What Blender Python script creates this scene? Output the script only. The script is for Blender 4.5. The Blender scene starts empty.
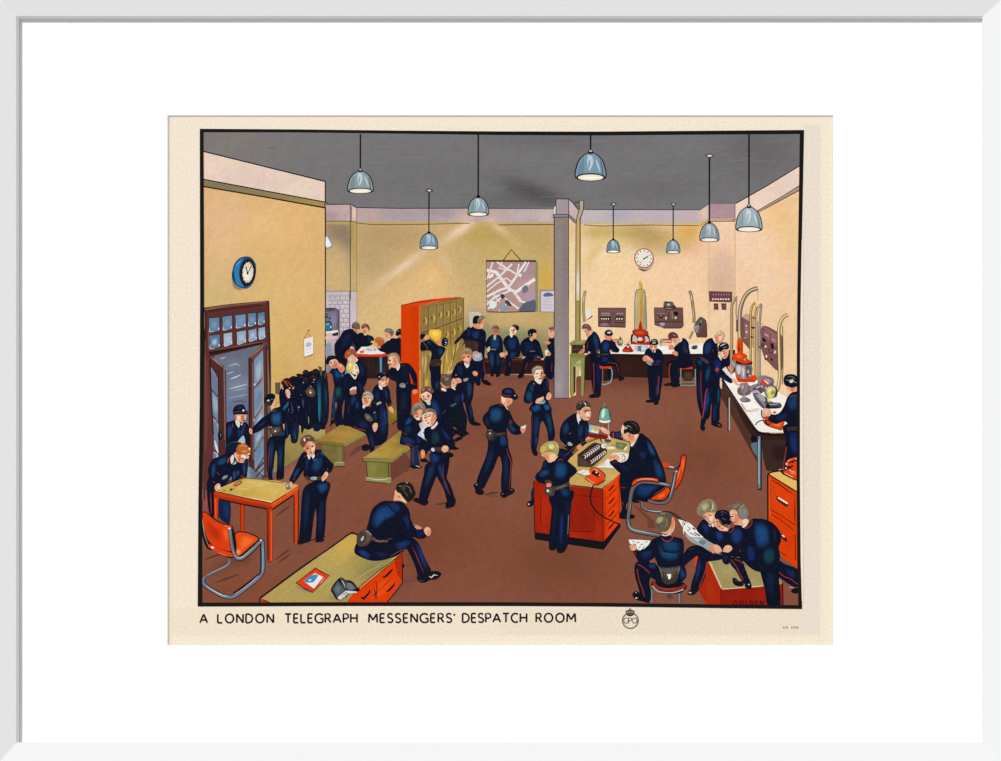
import bpy, bmesh, math, random
from mathutils.geometry import tessellate_polygon
from mathutils import Vector
random.seed(7)
C = bpy.context.scene.collection
S = 0.0008                      # metres per picture unit (the whole framed print is about 0.8 m wide)
CX, CY = 500.5, 380.5
STEP = 8e-6                     # thickness of one layer of printing ink
EK = 1.06                       # light falling on the print; pigments are divided by it
def lin(c):
    c = c/255.0
    return c/12.92 if c <= .04045 else ((c+.055)/1.055)**2.4
_lc = {}
def rgb(h):
    if not isinstance(h, str): return h
    if h not in _lc:
        _lc[h] = tuple(lin(int(h[i:i+2], 16)) for i in (0, 2, 4))
    return _lc[h]
def W(x, y, d=0.0): return ((x-CX)*S, -d, (CY-y)*S)

# ---------------------------------------------------------------- the print: flat inked shapes, layered in the order they are printed
HM = {}                          # how many ink layers lie on each cell of the sheet
PARTS = []; cur = None
PAINTED = ('person', 'cap', 'belt_pouch')
class Part:
    def __init__(s, name, label, parent):
        s.name, s.label, s.parent = name, label, parent
        s.v = []; s.f = []; s.c = []
def P(name, label=None, parent=None):
    global cur
    cur = Part(name, label, parent); PARTS.append(cur); return cur
def pts(p):
    if isinstance(p, str):
        a = [float(t) for t in p.replace(',', ' ').split()]
        return list(zip(a[0::2], a[1::2]))
    return list(p)
def smooth_closed(p, n=4):
    N = len(p); out = []
    for i in range(N):
        a, b, c, d = p[i-1], p[i], p[(i+1) % N], p[(i+2) % N]
        for k in range(n):
            t = k/n; t2 = t*t; t3 = t2*t
            out.append(tuple(.5*(2*b[j]+(c[j]-a[j])*t+(2*a[j]-5*b[j]+4*c[j]-d[j])*t2+(3*b[j]-a[j]-3*c[j]+d[j])*t3) for j in (0, 1)))
    return out
def smooth_open(p, n=4):
    if len(p) < 3: return p
    q = [(2*p[0][0]-p[1][0], 2*p[0][1]-p[1][1])]+p+[(2*p[-1][0]-p[-2][0], 2*p[-1][1]-p[-2][1])]
    out = []
    for i in range(1, len(q)-2):
        a, b, c, d = q[i-1:i+3]
        for k in range(n):
            t = k/n; t2 = t*t; t3 = t2*t
            out.append(tuple(.5*(2*b[j]+(c[j]-a[j])*t+(2*a[j]-5*b[j]+4*c[j]-d[j])*t2+(3*b[j]-a[j]-3*c[j]+d[j])*t3) for j in (0, 1)))
    out.append(p[-1]); return out
def cells(poly):
    out = set(); ys = [q[1] for q in poly]; n = len(poly)
    y = math.floor(min(ys)*2)/2
    while y <= max(ys)+.5:
        yy = min(max(y, min(ys)+1e-4), max(ys)-1e-4); xs = []
        for i in range(n):
            (x1, y1), (x2, y2) = poly[i], poly[(i+1) % n]
            if (y1 <= yy) != (y2 <= yy): xs.append(x1+(yy-y1)*(x2-x1)/(y2-y1))
        xs.sort()
        for a, b in zip(xs[0::2], xs[1::2]):
            for cx in range(math.floor(a-.3), math.floor(b+.3)+1):
                out.add((cx, math.floor(y)))
        y += .5
    for (x, y) in poly: out.add((math.floor(x), math.floor(y)))
    return out
def layer(cs):
    h = 1+max((HM.get(c, 0) for c in cs), default=0)
    for c in cs: HM[c] = h
    return h*STEP
def put(poly, col):
    if len(poly) < 3: return
    z = layer(cells(poly)); col = rgb(col); b = len(cur.v)
    for (x, y) in poly: cur.v.append(W(x, y, z))
    tris = tessellate_polygon([[Vector((x, y, 0)) for x, y in poly]])
    for t in tris:
        if len(set(t)) == 3:
            cur.f.append(tuple(b+i for i in t)); cur.c.append([col]*3)
def G(col, p): put(pts(p), col)                                   # straight-edged fill
def inside(x, y, q):
    c = False; n = len(q)
    for i in range(n):
        (x1, y1), (x2, y2) = q[i-1], q[i]
        if (y1 > y) != (y2 > y) and x < (x2-x1)*(y-y1)/(y2-y1)+x1: c = not c
    return c
def bristle(q, col, dens=.55):                                    # visible brush marks inside a painted shape
    xs = [a for a, _ in q]; ys = [b for _, b in q]; x0, x1, y0, y1 = min(xs), max(xs), min(ys), max(ys)
    if (x1-x0)*(y1-y0) < 14: return
    c = [math.sqrt(v) for v in rgb(col)]; lum = sum(c)/3; mx = max(c)-min(c)
    hair = .25 < lum < .75 and mx < .32 and not (c[0] > .62); skin = c[0] > .66 and c[2] < c[0]-.1
    amp = .36 if hair else .07 if skin else .1 if lum > .3 else .3
    z = None; n = int((x1-x0)*(y1-y0)*(dens*1.5 if hair else dens)); ang = math.atan2(y1-y0, x1-x0) if hair else None
    for k in range(n):
        x = random.uniform(x0, x1); y = random.uniform(y0, y1); l = random.uniform(1.2, 3) if hair else random.uniform(.6, 1.2 if skin else 2.4); w = random.uniform(.25, .5)
        if hair:
            a = math.atan2(y-(y0+y1)/2, x-(x0+x1)/2)+math.pi/2+random.uniform(-.5, .5)
        else: a = random.choice((math.pi/2, random.uniform(0, math.pi)))+random.uniform(-.3, .3)
        dx, dy = math.cos(a)*l/2, math.sin(a)*l/2
        if hair and inside(x, y, q): pass
        elif not (inside(x+dx*1.5, y+dy*1.5, q) and inside(x-dx*1.5, y-dy*1.5, q) and inside(x+dy, y-dx, q) and inside(x-dy, y+dx, q)): continue
        if z is None: z = layer(cells(q))
        u = random.uniform(-1, 1); t = random.uniform(-1, 1)
        if lum < .3: nc = [max(v+amp*(.5*u+.16)*m, 0)**2 for v, m in zip(c, (.38+.2*t, .42, .62-.2*t))]
        else: nc = [max(v*(1+amp*u*(1.2 if hair and u > 0 else 1)+.03*t*m), 0)**2 for v, m in zip(c, (1, 0, -1))]
        b = len(cur.v); px, py = -dy/l*w*2*.5, dx/l*w*2*.5
        for (vx, vy) in ((x-dx, y-dy), (x+px, y+py), (x+dx, y+dy), (x-px, y-py)): cur.v.append(W(vx, vy, z))
        cur.f.append((b, b+1, b+2, b+3)); cur.c.append([tuple(nc)]*4)
def F(col, p, n=3):                                               # soft-edged fill
    q = smooth_closed(pts(p), n); put(q, col)
    if cur.name in PAINTED or 'coat' in cur.name: bristle(q, col)
def ribbon(path, ws, col):
    if col == '17151c' and ws[0] < 1.3: ws = [v*1.35 for v in ws]
    n = len(path); L_, R_ = [], []
    for i in range(n):
        a = path[max(i-1, 0)]; b = path[min(i+1, n-1)]
        dx, dy = b[0]-a[0], b[1]-a[1]; m = math.hypot(dx, dy) or 1
        w = ws[i]/2; nx, ny = -dy/m*w, dx/m*w
        L_.append((path[i][0]+nx, path[i][1]+ny)); R_.append((path[i][0]-nx, path[i][1]-ny))
    cs = set()
    for i in range(n-1):
        cs |= cells([L_[i], L_[i+1], R_[i+1], R_[i]])
    z = layer(cs); col = rgb(col); b = len(cur.v)
    for i in range(n):
        cur.v.append(W(*L_[i], z)); cur.v.append(W(*R_[i], z))
    for i in range(n-1):
        k = b+2*i; cur.f.append((k, k+1, k+3, k+2)); cur.c.append([col]*4)
def L(col, w, p, taper=0, sm=1, n=3):                             # brush stroke
    p = pts(p)
    if cur.name in PAINTED and w <= .7: w *= 1.35
    if taper and len(p) == 2: p = [(p[0][0]+(p[1][0]-p[0][0])*k/5, p[0][1]+(p[1][1]-p[0][1])*k/5) for k in range(6)]
    elif sm: p = smooth_open(p, n)
    m = len(p)
    def wf(t):
        if taper == 1: return w*(.25+.75*math.sin(math.pi*min(max(t, 0), 1)))
        if taper == 2: return w*(1-.8*t)
        return w
    ribbon(p, [wf(i/(m-1)) for i in range(m)], col)
def ell(cx, cy, rx, ry, rot=0, a0=0, a1=360, n=None):
    n = n or max(8, int(4+3*max(rx, ry)**.7)); r = math.radians(rot); out = []
    full = abs(a1-a0) >= 360
    for i in range(n if full else n+1):
        t = math.radians(a0+(a1-a0)*i/n); x, y = rx*math.cos(t), ry*math.sin(t)
        out.append((cx+x*math.cos(r)-y*math.sin(r), cy+x*math.sin(r)+y*math.cos(r)))
    return out
def E(col, cx, cy, rx, ry=None, rot=0): put(ell(cx, cy, rx, rx if ry is None else ry, rot), col)
def A(col, w, cx, cy, rx, ry=None, rot=0, a0=0, a1=360):          # arc stroke
    q = ell(cx, cy, rx, rx if ry is None else ry, rot, a0, a1, n=max(8, int(abs(a1-a0)/18)))
    if abs(a1-a0) >= 360: q = q+[q[0], q[1]]
    ribbon(q, [w]*len(q), col)
def FO(col, p, oc='17151c', w=.7, n=3):                           # fill with a drawn outline
    q = smooth_closed(pts(p), n); put(q, col); q = q+[q[0]]; ribbon(q, [w]*len(q), oc)
def GO(col, p, oc='17151c', w=.7):
    q = pts(p); put(q, col)
    for a, b in zip(q, q[1:]+q[:1]): ribbon([a, b], [w, w], oc)
def clip(poly, x0, y0, x1, y1):
    for ax, lim, sg in ((0, x0, 1), (0, x1, -1), (1, y0, 1), (1, y1, -1)):
        out = []
        for i in range(len(poly)):
            a, b = poly[i-1], poly[i]; ia = (a[ax]-lim)*sg >= 0; ib = (b[ax]-lim)*sg >= 0
            if ia != ib:
                t = (lim-a[ax])/(b[ax]-a[ax]); out.append((a[0]+(b[0]-a[0])*t, a[1]+(b[1]-a[1])*t))
            if ib: out.append(b)
        poly = out
        if not poly: return []
    return poly
def wash(p, fn, step=4):                                          # area of mixed pigment, fn(x, y) -> linear rgb
    poly = pts(p); z = layer(cells(poly))
    x0 = min(q[0] for q in poly); x1 = max(q[0] for q in poly); y0 = min(q[1] for q in poly); y1 = max(q[1] for q in poly)
    nx = max(1, int((x1-x0)/step)); ny = max(1, int((y1-y0)/step))
    for i in range(nx):
        for j in range(ny):
            q = clip(poly, x0+(x1-x0)*i/nx, y0+(y1-y0)*j/ny, x0+(x1-x0)*(i+1)/nx, y0+(y1-y0)*(j+1)/ny)
            if len(q) >= 3:
                b = len(cur.v)
                for (x, y) in q: cur.v.append(W(x, y, z))
                cur.f.append(tuple(range(b, b+len(q)))); cur.c.append([fn(x, y) for x, y in q])
def blend(base, blobs):
    """base colour plus soft dabs (x, y, rx, ry, rot, colour, strength)."""
    B = [(x, y, rx, ry, math.cos(math.radians(r)), math.sin(math.radians(r)), tuple(math.sqrt(v) for v in rgb(c)), s) for x, y, rx, ry, r, c, s in blobs]
    b0 = tuple(math.sqrt(v) for v in rgb(base)) if not callable(base) else None
    def fn(x, y):
        c = list(b0) if b0 else [math.sqrt(v) for v in base(x, y)]
        h1 = math.sin(round(x, 2)*12.9898+round(y, 2)*78.233)*43758.5453; h1 -= math.floor(h1); h2 = math.sin(round(x, 2)*39.346+round(y, 2)*11.135)*24634.6345; h2 -= math.floor(h2)
        for bx, by, rx, ry, cr, sr, bc, s in B:
            dx, dy = x-bx, y-by; u = (dx*cr+dy*sr)/rx; v = (-dx*sr+dy*cr)/ry; d = u*u+v*v
            if d < 6:
                w = s*math.exp(-d)
                for k in (0, 1, 2): c[k] += (bc[k]-c[k])*w
        g = 1+(h1-.5)*.045; c = [c[0]*g*(1+(h2-.5)*.02), c[1]*g, c[2]*g*(1-(h2-.5)*.05)]
        return tuple(v*v for v in c)
    return fn
def D(base, hi, p, ax=None, n=3):                                 # soft-edged dab: hi in the middle running out into base
    q = smooth_closed(pts(p), n); c = (sum(a for a, _ in q)/len(q), sum(b for _, b in q)/len(q))
    z = layer(cells(q)); base, hi = rgb(base), rgb(hi); m = len(q); b = len(cur.v)
    mix = lambda t: tuple((math.sqrt(u)*(1-t)+math.sqrt(v)*t)**2 for u, v in zip(base, hi))
    rings = ((1, 0), (.84, .2), (.64, .55), (.4, .84)); cols = [mix(t) for _, t in rings]
    for k, _ in rings:
        for x, y in q: cur.v.append(W(c[0]+(x-c[0])*k, c[1]+(y-c[1])*k, z))
    cur.v.append(W(*c, z)); top = mix(.95)
    for i in range(m):
        j = (i+1) % m
        for r in range(3):
            cur.f.append((b+r*m+i, b+r*m+j, b+r*m+m+j, b+r*m+m+i)); cur.c.append([cols[r], cols[r], cols[r+1], cols[r+1]])
        cur.f.append((b+3*m+i, b+3*m+j, b+4*m)); cur.c.append([cols[3], cols[3], top])
    if cur.name in PAINTED: bristle([(c[0]+(x-c[0])*.75, c[1]+(y-c[1])*.75) for x, y in q], mix(.65), .7)
N0, N1, N2, B1, B2 = '121526', '151d36', '162645', '1b3c63', '245a85'
SK, SD, SL, SR = 'e2a884', 'b97556', 'f2cfb0', 'd98a68'
RP = '7a3026'; BR = '4a3128'; WH = 'dcd8d2'
def sub(name, label=None):
    P(name, label, cur)
def up():
    global cur
    cur = cur.parent
def person(label): return P('person', label)
FA = .80; HI = .0126; LO = .0078; LIPX = 19.1
WORLD = .42; SUN = .84; SDIR = (-.50, -1.0, .62)
# ================================================================ the printed sheet
K = '17151c'
sheet = P('art_print')
def papf(x, y):
    c = rgb('f2e4d0')
    if x > 821 or y > 636.5 or (y < 124.5 and x > 400): c = rgb('f2e6cf')
    elif x > 803: c = rgb('e9dccc')
    elif y > 608: c = rgb('f0e0ca') if x < 500 else rgb('ebdcc6')
    if x < 169+2: c = rgb('eedfca')
    return c
wash('164 111 837 111 837 649 164 649', papf, 3.0)
P('printed_ceiling', 'flat grey ceiling of the printed room')
wash('202 131 500 133 803 132 801 166 735.5 203.7 709 203.7 699.5 209.8 578 210 560 199 554 208 357 208 350 204.5 326 204.5 326 181.6 202 151',
     blend('767475', [(230,145,70,30,0,'817a76',.8),(330,170,40,30,10,'777474',.6),(525,190,28,10,20,'474446',.9),(545,196,22,8,20,'4b484a',.7),
     (505,202,40,8,0,'58565a',.5),(440,180,80,20,0,'706e70',.6),(600,170,60,22,0,'737172',.7),(760,150,40,30,0,'656263',.8),(660,190,50,12,0,'676467',.5),(560,140,60,8,0,'5d5b5e',.5),(700,165,60,8,0,'706e70',.6)]), 5)
for i in range(150):
    x = random.uniform(204, 780); y = random.uniform(137, 203); w_ = random.uniform(8, 34)
    if x+w_ > 798: continue
    if y > 148+(x-203)*.25 and x < 330: continue
    if y > 203-(x-735)*.58-2 and x+w_ > 735: continue
    L(random.choice(['7e7c7d', '6b696b', '7a7879', '676568', '828082']) if x > 300 else random.choice(['7b7674', '757170', '827c7a']), random.uniform(.25, .5), [(x, y), (x+w_, y+random.uniform(-.3, .5))], sm=0)
P('printed_wall', 'ochre left wall of the printed room under a pale pink frieze')
wash('202 151 325.8 181.6 325.8 203 202 179.5', blend('e4cbbb', [(215,165,20,12,0,'ecd2c0',.8),(300,190,20,8,0,'e6d3bc',.7),(245,178,30,8,15,'dcc3b6',.6)]), 5)
wash('202 178.5 326 202 326 208 202 186', blend('8a7b5a', [(320,204,40,12,0,'ab8a50',.9),(225,184,25,6,0,'7c7158',.8)]), 5)
wash('202 186 325.8 208 325.8 436 270 474 202 500', blend('dcb277', [(220,215,30,30,0,'e2b68c',.9),(290,225,40,26,0,'e4b57b',.9),(212,285,16,30,0,'d2b482',.6),(222,296,24,10,0,'cbb474',.8),(300,330,30,60,0,'d8af6c',.8),(265,330,20,60,0,'d8b46e',.7),
     (310,415,30,40,0,'b79c5e',.9),(290,460,40,26,0,'8f8048',1),(240,278,18,12,0,'c8aa80',.6),(280,380,20,30,0,'cda95e',.7),(262,225,20,14,0,'e4bf88',.6),(316,240,8,50,0,'d8b074',.7),(292,290,30,20,0,'dcb87c',.6),(225,240,16,30,0,'debb8e',.6)]), 4)
for i in range(110):
    x = random.uniform(206, 318); y = random.uniform(212, 400)
    if 204 < x < 272 and y > 295: continue
    if y < 189+(x-202)*.178+4: continue
    L(random.choice(['d2a95f', 'e4be7a', 'd9b06b', 'dfb97a']), random.uniform(.2, .45), [(x, y), (x+random.uniform(-.4, .4), y+random.uniform(2, 7))], sm=0)
L(K, .9, '202 151 325.8 181.6', sm=0); L(K, .8, '202 179 325.8 202.2', sm=0); L(K, 1, '202 186.3 262 196.5 326 208', sm=0)
L(K, .9, '325.3 181.4 325.5 300 325.2 436', sm=0); GO('9c8149', '324.8 202 327 202.6 327 207.6 324.8 208', w=.5)
P('printed_alcove', 'recess with a white brick fireplace corner beyond the left wall')
wash('326 204.5 350.5 204.5 357 208 357 221.5 350.5 221 326 221', blend('bfa3a4', [(353.7,213,2.6,12,0,'ecc9b2',1),(330,216,8,6,0,'a98c90',.8),(343,208,8,4,0,'c6a9a8',.8)]), 3)
G('b39c62', '326 221 357 221.5 357 225 326 224')
wash('326 224 357 225 357 350 326 350', blend('c7a97c', [(340,232,16,12,0,'8d7663',1),(347,240,7,16,-20,'8f7b68',1),(348,264,3,12,-10,'a99883',.6),(333,226,8,8,0,'9a8364',.8),(336,275,12,18,0,'cfae74',.8),(354,240,3.4,40,0,'bd9f58',.8),(353,290,4,10,0,'c0a666',.6)]), 3)
wash('326 291.3 357 291 357 440 326 440', blend('c6b8bb', [(352,330,3,20,0,'d3c2c6',.8),(334,296,8,4,0,'b4a8b0',.6),(345,325,5,20,0,'cfbcbd',.7),(330,372,8,18,0,'7b7480',.9),(340,366,6,20,0,'6b5e62',.9),(345,360,4,14,0,'57484e',.7)]), 3)
for k, y in enumerate([296, 300.5, 304.5, 309, 313.5, 318, 322.5, 327, 331.5, 336]):
    L('8a8093', .45, [(328 if y < 306 else 340, y), (349.5, y+random.uniform(-.4, .4))], sm=0)
    for x in range(330 if y < 306 else 341, 349, 5): L('857a8c', .45, [(x+(k % 2)*2.4, y), (x+(k % 2)*2.4, y+3.8)], sm=0)
    L('e0d2d2', .7, [(341+(k*3) % 6, y+1.6), (345+(k*3) % 5, y+1.5)], sm=0)
L(K, .5, '350.2 204.5 350.4 300', sm=0); L('4d4f78', .8, '349.8 291 349.8 330', sm=0); L('6c6478', .5, '326 291.3 357 291', sm=0); L('5f553a', .7, '326 221.2 340 221 350 221.4 357 222', sm=0); L(K, .6, '326 204.4 350.4 204.2 357 208', sm=0); L('6b5a46', .5, '356.8 208 357 340', sm=0)
wash('325.8 308 335 307.6 338.8 310 339 331 325.8 332', blend('767084', [(330,309,7,2,0,'3e3440',1),(338,322,1.5,12,0,'4b4050',.8),(334,320,3,6,0,'8c879c',.8)]), 1.5)
E('2b2730', 327, 317, 1.4, 1); E('2b2730', 330, 318.4, 1, 1); L('2b2730', .7, '325.8 314.6 328 314.4', sm=0)
F('28221f', '325.6 322 330 321.4 331.8 324 331.6 330.4 325.6 331'); F('2f6f8f', '325.6 323 329.6 322.4 330.8 325 330.4 329.6 328 330.8 325.6 330.8'); F('6fa3b8', '326 323.6 329 323.2 329 325 326 325'); E('dfe7ea', 330.9, 327, .6, 1.4)
G('e9e2dc', '325.8 331.6 337.6 330 338.4 331.6 333 333.2 325.8 333.6'); G('2f2a30', '332 334 338.4 332 338 335.4 333 336'); F('dbb6b4', '325.8 336 331 334.4 332 336.4 337 336 337.2 338.4 329 340 325.8 340')
L('4c4450', .8, '339.2 309 339.2 338 336 341', sm=0); L('8d7a74', .6, '330.8 342 331.2 356', sm=0); F('8f94ac', '325.8 345 330 343 330.4 354 325.8 357')
P('printed_wall', 'yellow back wall of the printed room lit in cones by the lamps')
wash('357 208 554 208 554 224 357 223.5', blend('b5a29f', [(370,214,12,8,0,'c1a49d',.8),(400,214,20,10,0,'a5979c',.8),(440,212,16,6,0,'9d8f9a',.8),(465,220,12,8,-30,'d7b6a4',.8),(492,222,10,6,30,'d9b8a4',.8),(520,216,18,8,0,'c0adad',.8),(546,216,10,8,0,'c8b9b6',.8)]), 3)
wash('357 221.5 554 222.5 554 385 357 385', blend('c8a874', [
  (385,235,34,14,0,'b5966a',.9),(372,260,18,20,0,'b49c70',.9),(400,240,20,10,-10,'b89a6c',.8),(366,292,10,20,0,'c0aa7c',.7),(365,330,12,30,0,'d0b078',.8),(395,330,40,30,0,'d6b67c',.8),
  (478,236,20,13,0,'bfa45c',.9),(505,235,30,13,0,'b89c60',.9),(540,240,16,18,0,'ba9d66',.9),(465,262,18,18,0,'c2ab74',.8),(505,255,20,10,0,'c8ad68',.6),(490,290,24,20,0,'c4ab72',.7),
  (430,280,22,22,0,'e6bb82',.95),(410,295,24,16,0,'e0b880',.8),(430,305,44,16,0,'deba82',.8),(385,318,30,30,0,'d9b880',.8),
  (404,266,28,4,-37,'e6c9ac',.95),(384,279,12,4,-37,'d8bc92',.6),(446,262,16,3.2,60,'dcc096',.6),
  (456,233,19,4.4,-37,'e4c4a6',.95),(466,226,12,4,-37,'ebcdb6',.9),(500,229,12,3.4,36,'e2c4a0',.8),(514,241,14,5,45,'cdb07a',.6),
  (475,318,10,12,0,'a69b7e',.8),(484,325,10,8,0,'8f8a6a',.8),(545,280,8,18,0,'d0a848',.9),(545,310,10,12,0,'b9a05c',.8),(505,322,30,5,0,'c8a96a',.8),(505,334,40,7,0,'8f8f68',.9),(520,350,44,14,0,'5d6048',.9),(470,345,14,18,0,'77775a',.7)]), 2.5)
L('2a2a3a', .8, '357 207.6 400 208.4 470 208.2 554 208.8', sm=0); L('54462e', .7, '357 223 372 224.6 420 224.4 470 223.2', sm=0); L('54462e', .9, '498 225 530 224.6 554 224.6', sm=0); L('c0a26c', .9, '357 222 420 223 460 222', sm=0); L('c0a26c', .8, '500 223 554 223', sm=0); L(K, .4, '351.5 206 351.5 221', sm=0)
P('printed_wall', 'cream back wall behind the instrument tables of the printed room')
wash('577 209.8 700 209.8 709 203.6 709 219 700 225 577 224', blend('bcb0b3', [(595,216,14,8,0,'c3bab4',.8),(620,214,12,6,0,'aaa6b4',.8),(660,214,16,8,0,'c3acb4',.8),(690,216,10,8,0,'c9a9a8',.8),(704,214,5,10,0,'e6c3b4',.9)]), 3)
wash('568 224 700 224 709 219 735.5 219 735.5 400 568 400', blend('f0cfa4', [
  (600,232,20,9,0,'c2a660',.95),(630,232,20,10,0,'c4a462',.95),(655,240,24,14,0,'b99b62',.95),(645,232,14,8,0,'ad9460',.6),(690,232,16,12,0,'d3a548',.9),(690,246,12,8,0,'c79a4c',.7),(665,250,14,8,0,'c9ac78',.6),
  (594,256,7,20,20,'d6bd80',.8),(602,257,10,3,-34,'f6d8b8',.9),(634,256,8,3,40,'f3d2b4',.8),(613,285,22,30,0,'f2d2a0',.7),(650,300,30,26,0,'f1cb9c',.8),(690,290,30,30,0,'f2c8a4',.8),
  (668,260,18,3.4,-20,'f4c8a8',.8),(700,250,14,14,0,'f0bfa0',.7),(722,240,14,18,0,'f0c8ac',.8),(722,262,10,16,0,'d6b09a',.8),(722,285,11,14,0,'cfac92',.9),(713,280,4,20,0,'cfac92',.6),(731,280,4,20,0,'cfac92',.6),(722,335,12,30,0,'ecc8a0',.8),(650,345,60,14,0,'ecca98',.8)]), 3)
L('2a2a32', .7, '585 209.6 700 209.8 709 203.6 735.5 203.6', sm=0); L('5f5236', .8, '584 224.8 600 226 650 225 699 225.6', sm=0); L('c9b270', .9, '584 222.6 640 223 699 222.4', sm=0)
G('d2b077', '699 222 709 218 709 222 700 226.5'); L('8b6a4a', .5, '700 226 709 220', sm=0); L('c79a84', .5, '709 225 709 330', sm=0); L('b8907a', .5, '735 222 735 300', sm=0)
wash('709 203.6 735.5 203.6 735.5 218.5 709 218.5', blend('ab8d92', [(722,212,8,6,0,'b3929c',.8)]), 4); G('c9a67a', '709 218.5 735.5 218.5 735.5 221.4 709 221.4'); L('4b3c34', .7, '709 221.4 735.5 221.2', sm=0); L('6a4a48', .5, '735 204 735 218', sm=0); L('6a4a48', .5, '709.4 204 709.4 218', sm=0)
P('printed_wall', 'cream right wall of the printed room under a pale pink frieze')
wash('735.5 203.6 801 165.5 801 186 757 212 735.5 218.5', blend('ecd2c0', [(785,186,20,10,-30,'e3c9ba',.8),(745,208,8,8,0,'f0cdb8',.8)]), 4)
G('ad8f80', '757 210.6 801 185 801 190 757 213.6'); L(K, .7, '735.5 203.6 765 187 801 165', sm=0); L('5a4640', .7, '757 211 780 197.6 801 184.6', sm=0); L('3c2e2c', .8, '757 213.6 780 200.6 801 189.4', sm=0); L('4b3c34', .7, '732 220.4 739 218.4 745 214', sm=0)
wash('735.5 220 757 213.5 801 190 801 500 735.5 400', blend('f0cba0', [(780,215,20,20,0,'eec089',.9),(750,240,18,22,0,'f3d0b4',.8),(790,240,14,24,0,'e9c48c',.8),(760,280,24,30,0,'f2cfae',.8),(790,300,14,40,0,'efc7a0',.8),(745,300,12,30,0,'eec49c',.6),(775,340,24,40,0,'eac7a0',.8)]), 4)
P('printed_floor', 'reddish brown floor of the printed room')
wash('202 500 270 474 325.2 436 325.4 377 357 373 500 374 554 376 700 377 742 400 801 470 801 606 202 606', blend('84503d', [(340,385,14,20,0,'8c5140',.8),(300,520,60,40,0,'7f4a3a',.7),(240,590,50,20,0,'81482f',.7),(420,540,60,40,0,'78432f',.8),(600,410,60,24,0,'875543',.8),(690,430,40,30,0,'895744',.8),(480,380,40,16,0,'8a5845',.7),(560,560,60,40,0,'754330',.8),(480,420,40,30,0,'7b4534',.7),
   (700,460,40,40,0,'774432',.8),(290,475,18,10,-30,'9c6a5a',.7),(650,380,60,8,0,'5a3428',.6),(540,380,60,6,0,'6a3e30',.5),(243,556,10,8,-30,'5c3426',.7),(225,565,16,6,-20,'66392c',.6),(782,600,14,8,0,'8a4e38',.7),(705,490,50,14,0,'7d4a3c',.6)]), 5)
for i in range(380):
    x = random.uniform(206, 795); y = random.uniform(400, 600)
    L(random.choice(['83503e', '754230', '865442', '703f2e', '7b4a3c']), random.uniform(.25, .5), [(x, y), (x+random.uniform(2, 8), y+random.uniform(-1.2, .4))], sm=0)
for a, b in (('276 516', '290 506'), ('275 560', '290 549'), ('278 563', '292 553'), ('214 583', '240 574'), ('204 560', '226 552')):
    L('5f3729', 2.2, a+' '+b, 1)
P('printed_wall', 'lit skirting of olive wall below the hanging coats')
wash('272 440 325.2 420 325.2 436 296 460 270 475', blend('98884e', [(285,460,12,8,0,'83733f',.8),(318,428,10,8,0,'c2b06c',.8)]), 3)
L('5f5738', .5, '325.2 436 296 460 271 475', sm=0)
# ================================================================ things high in the picture
P('printed_pillar', 'grey square pillar with a pale side and a pipe behind it')
wash('556 199 568.5 199 568.5 216 554.5 216 554.5 398 568.5 398 568.5 330 568.5 199 577 209 577 224 568.5 224 568.5 398 554 398 554 214 556 214', lambda x, y: rgb('a09298'), 30)
wash('554.3 215 568.6 215 568.6 398 554.3 398', blend('8c7f7b', [(558,300,3,90,0,'93867f',.7),(566,260,2,60,0,'80746f',.7),(560,370,6,30,0,'98939a',.6),(558,388,4,12,0,'a3a0a8',.6)]), 3)
wash('556 199 568.6 199 568.6 214.4 556 214.4', blend('a3949a', []), 4)
wash('568.6 199 578 209 578 222 576 223 568.6 215', blend('c3ada8', [(572,208,3,6,0,'c9b3ae',.6)]), 3)
wash('568.6 217 576 224 576 395 568.6 398', blend('ecd0a4', [(572,230,3,12,0,'e0b080',.8),(572,330,3,70,0,'efd6a8',.7),(571,380,3,20,0,'d8c090',.6)]), 3)
G('8f8588', '553 214.4 568.6 214.4 576 221 576 224 568.6 217 553 217.6'); L(K, .5, '553.4 214.4 568.6 214.4 576 221', sm=0); L(K, .5, '553.4 217.4 568.6 217 575.4 223.6', sm=0)
L(K, .6, '553.4 214.4 553.4 217.6', sm=0); L(K, .6, '554.2 217 554 398', sm=0); L(K, .6, '556 214 556 199 568.6 199 573 203 578 209.6', sm=0); L(K, .5, '568.6 199 568.6 300', sm=0); L('4b444c', .5, '568.6 300 568.6 398', sm=0); L(K, .5, '576 224 576 300', sm=0); L('4b444c', .8, '554 398.2 568.6 398.2', sm=0)
P('printed_pipe', 'thin vertical pipe bending in at the beam beside the pillar')
G('b9a58a', '579.6 200.6 583.6 201 583.6 209 580.4 217 577 224 577 219 579.6 209'); L(K, .5, '579.6 209 579.4 200.6 583.6 201 583.4 209 580 219', sm=0); L(K, .4, '574.6 202.6 579.4 201.8', sm=0); L(K, .5, '579.6 209 576.6 218 576.4 224', sm=0)
wash('576 224 580 219 580 301 576 301', blend('c7a565', [(578,285,2,18,0,'e3e4d8',1),(578,250,2,20,0,'cbb070',.6)]), 2)
wash('575.6 301 580 301 580 342 575.6 342', blend('9d8a4a', [(577,320,1,30,0,'b7a35c',.8)]), 2)
L(K, .6, '576 224 575.6 342', sm=0); L(K, .6, '580 219 580 342', sm=0); L('5a4a2a', .5, '575.4 301 580.2 301', sm=0)
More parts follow.
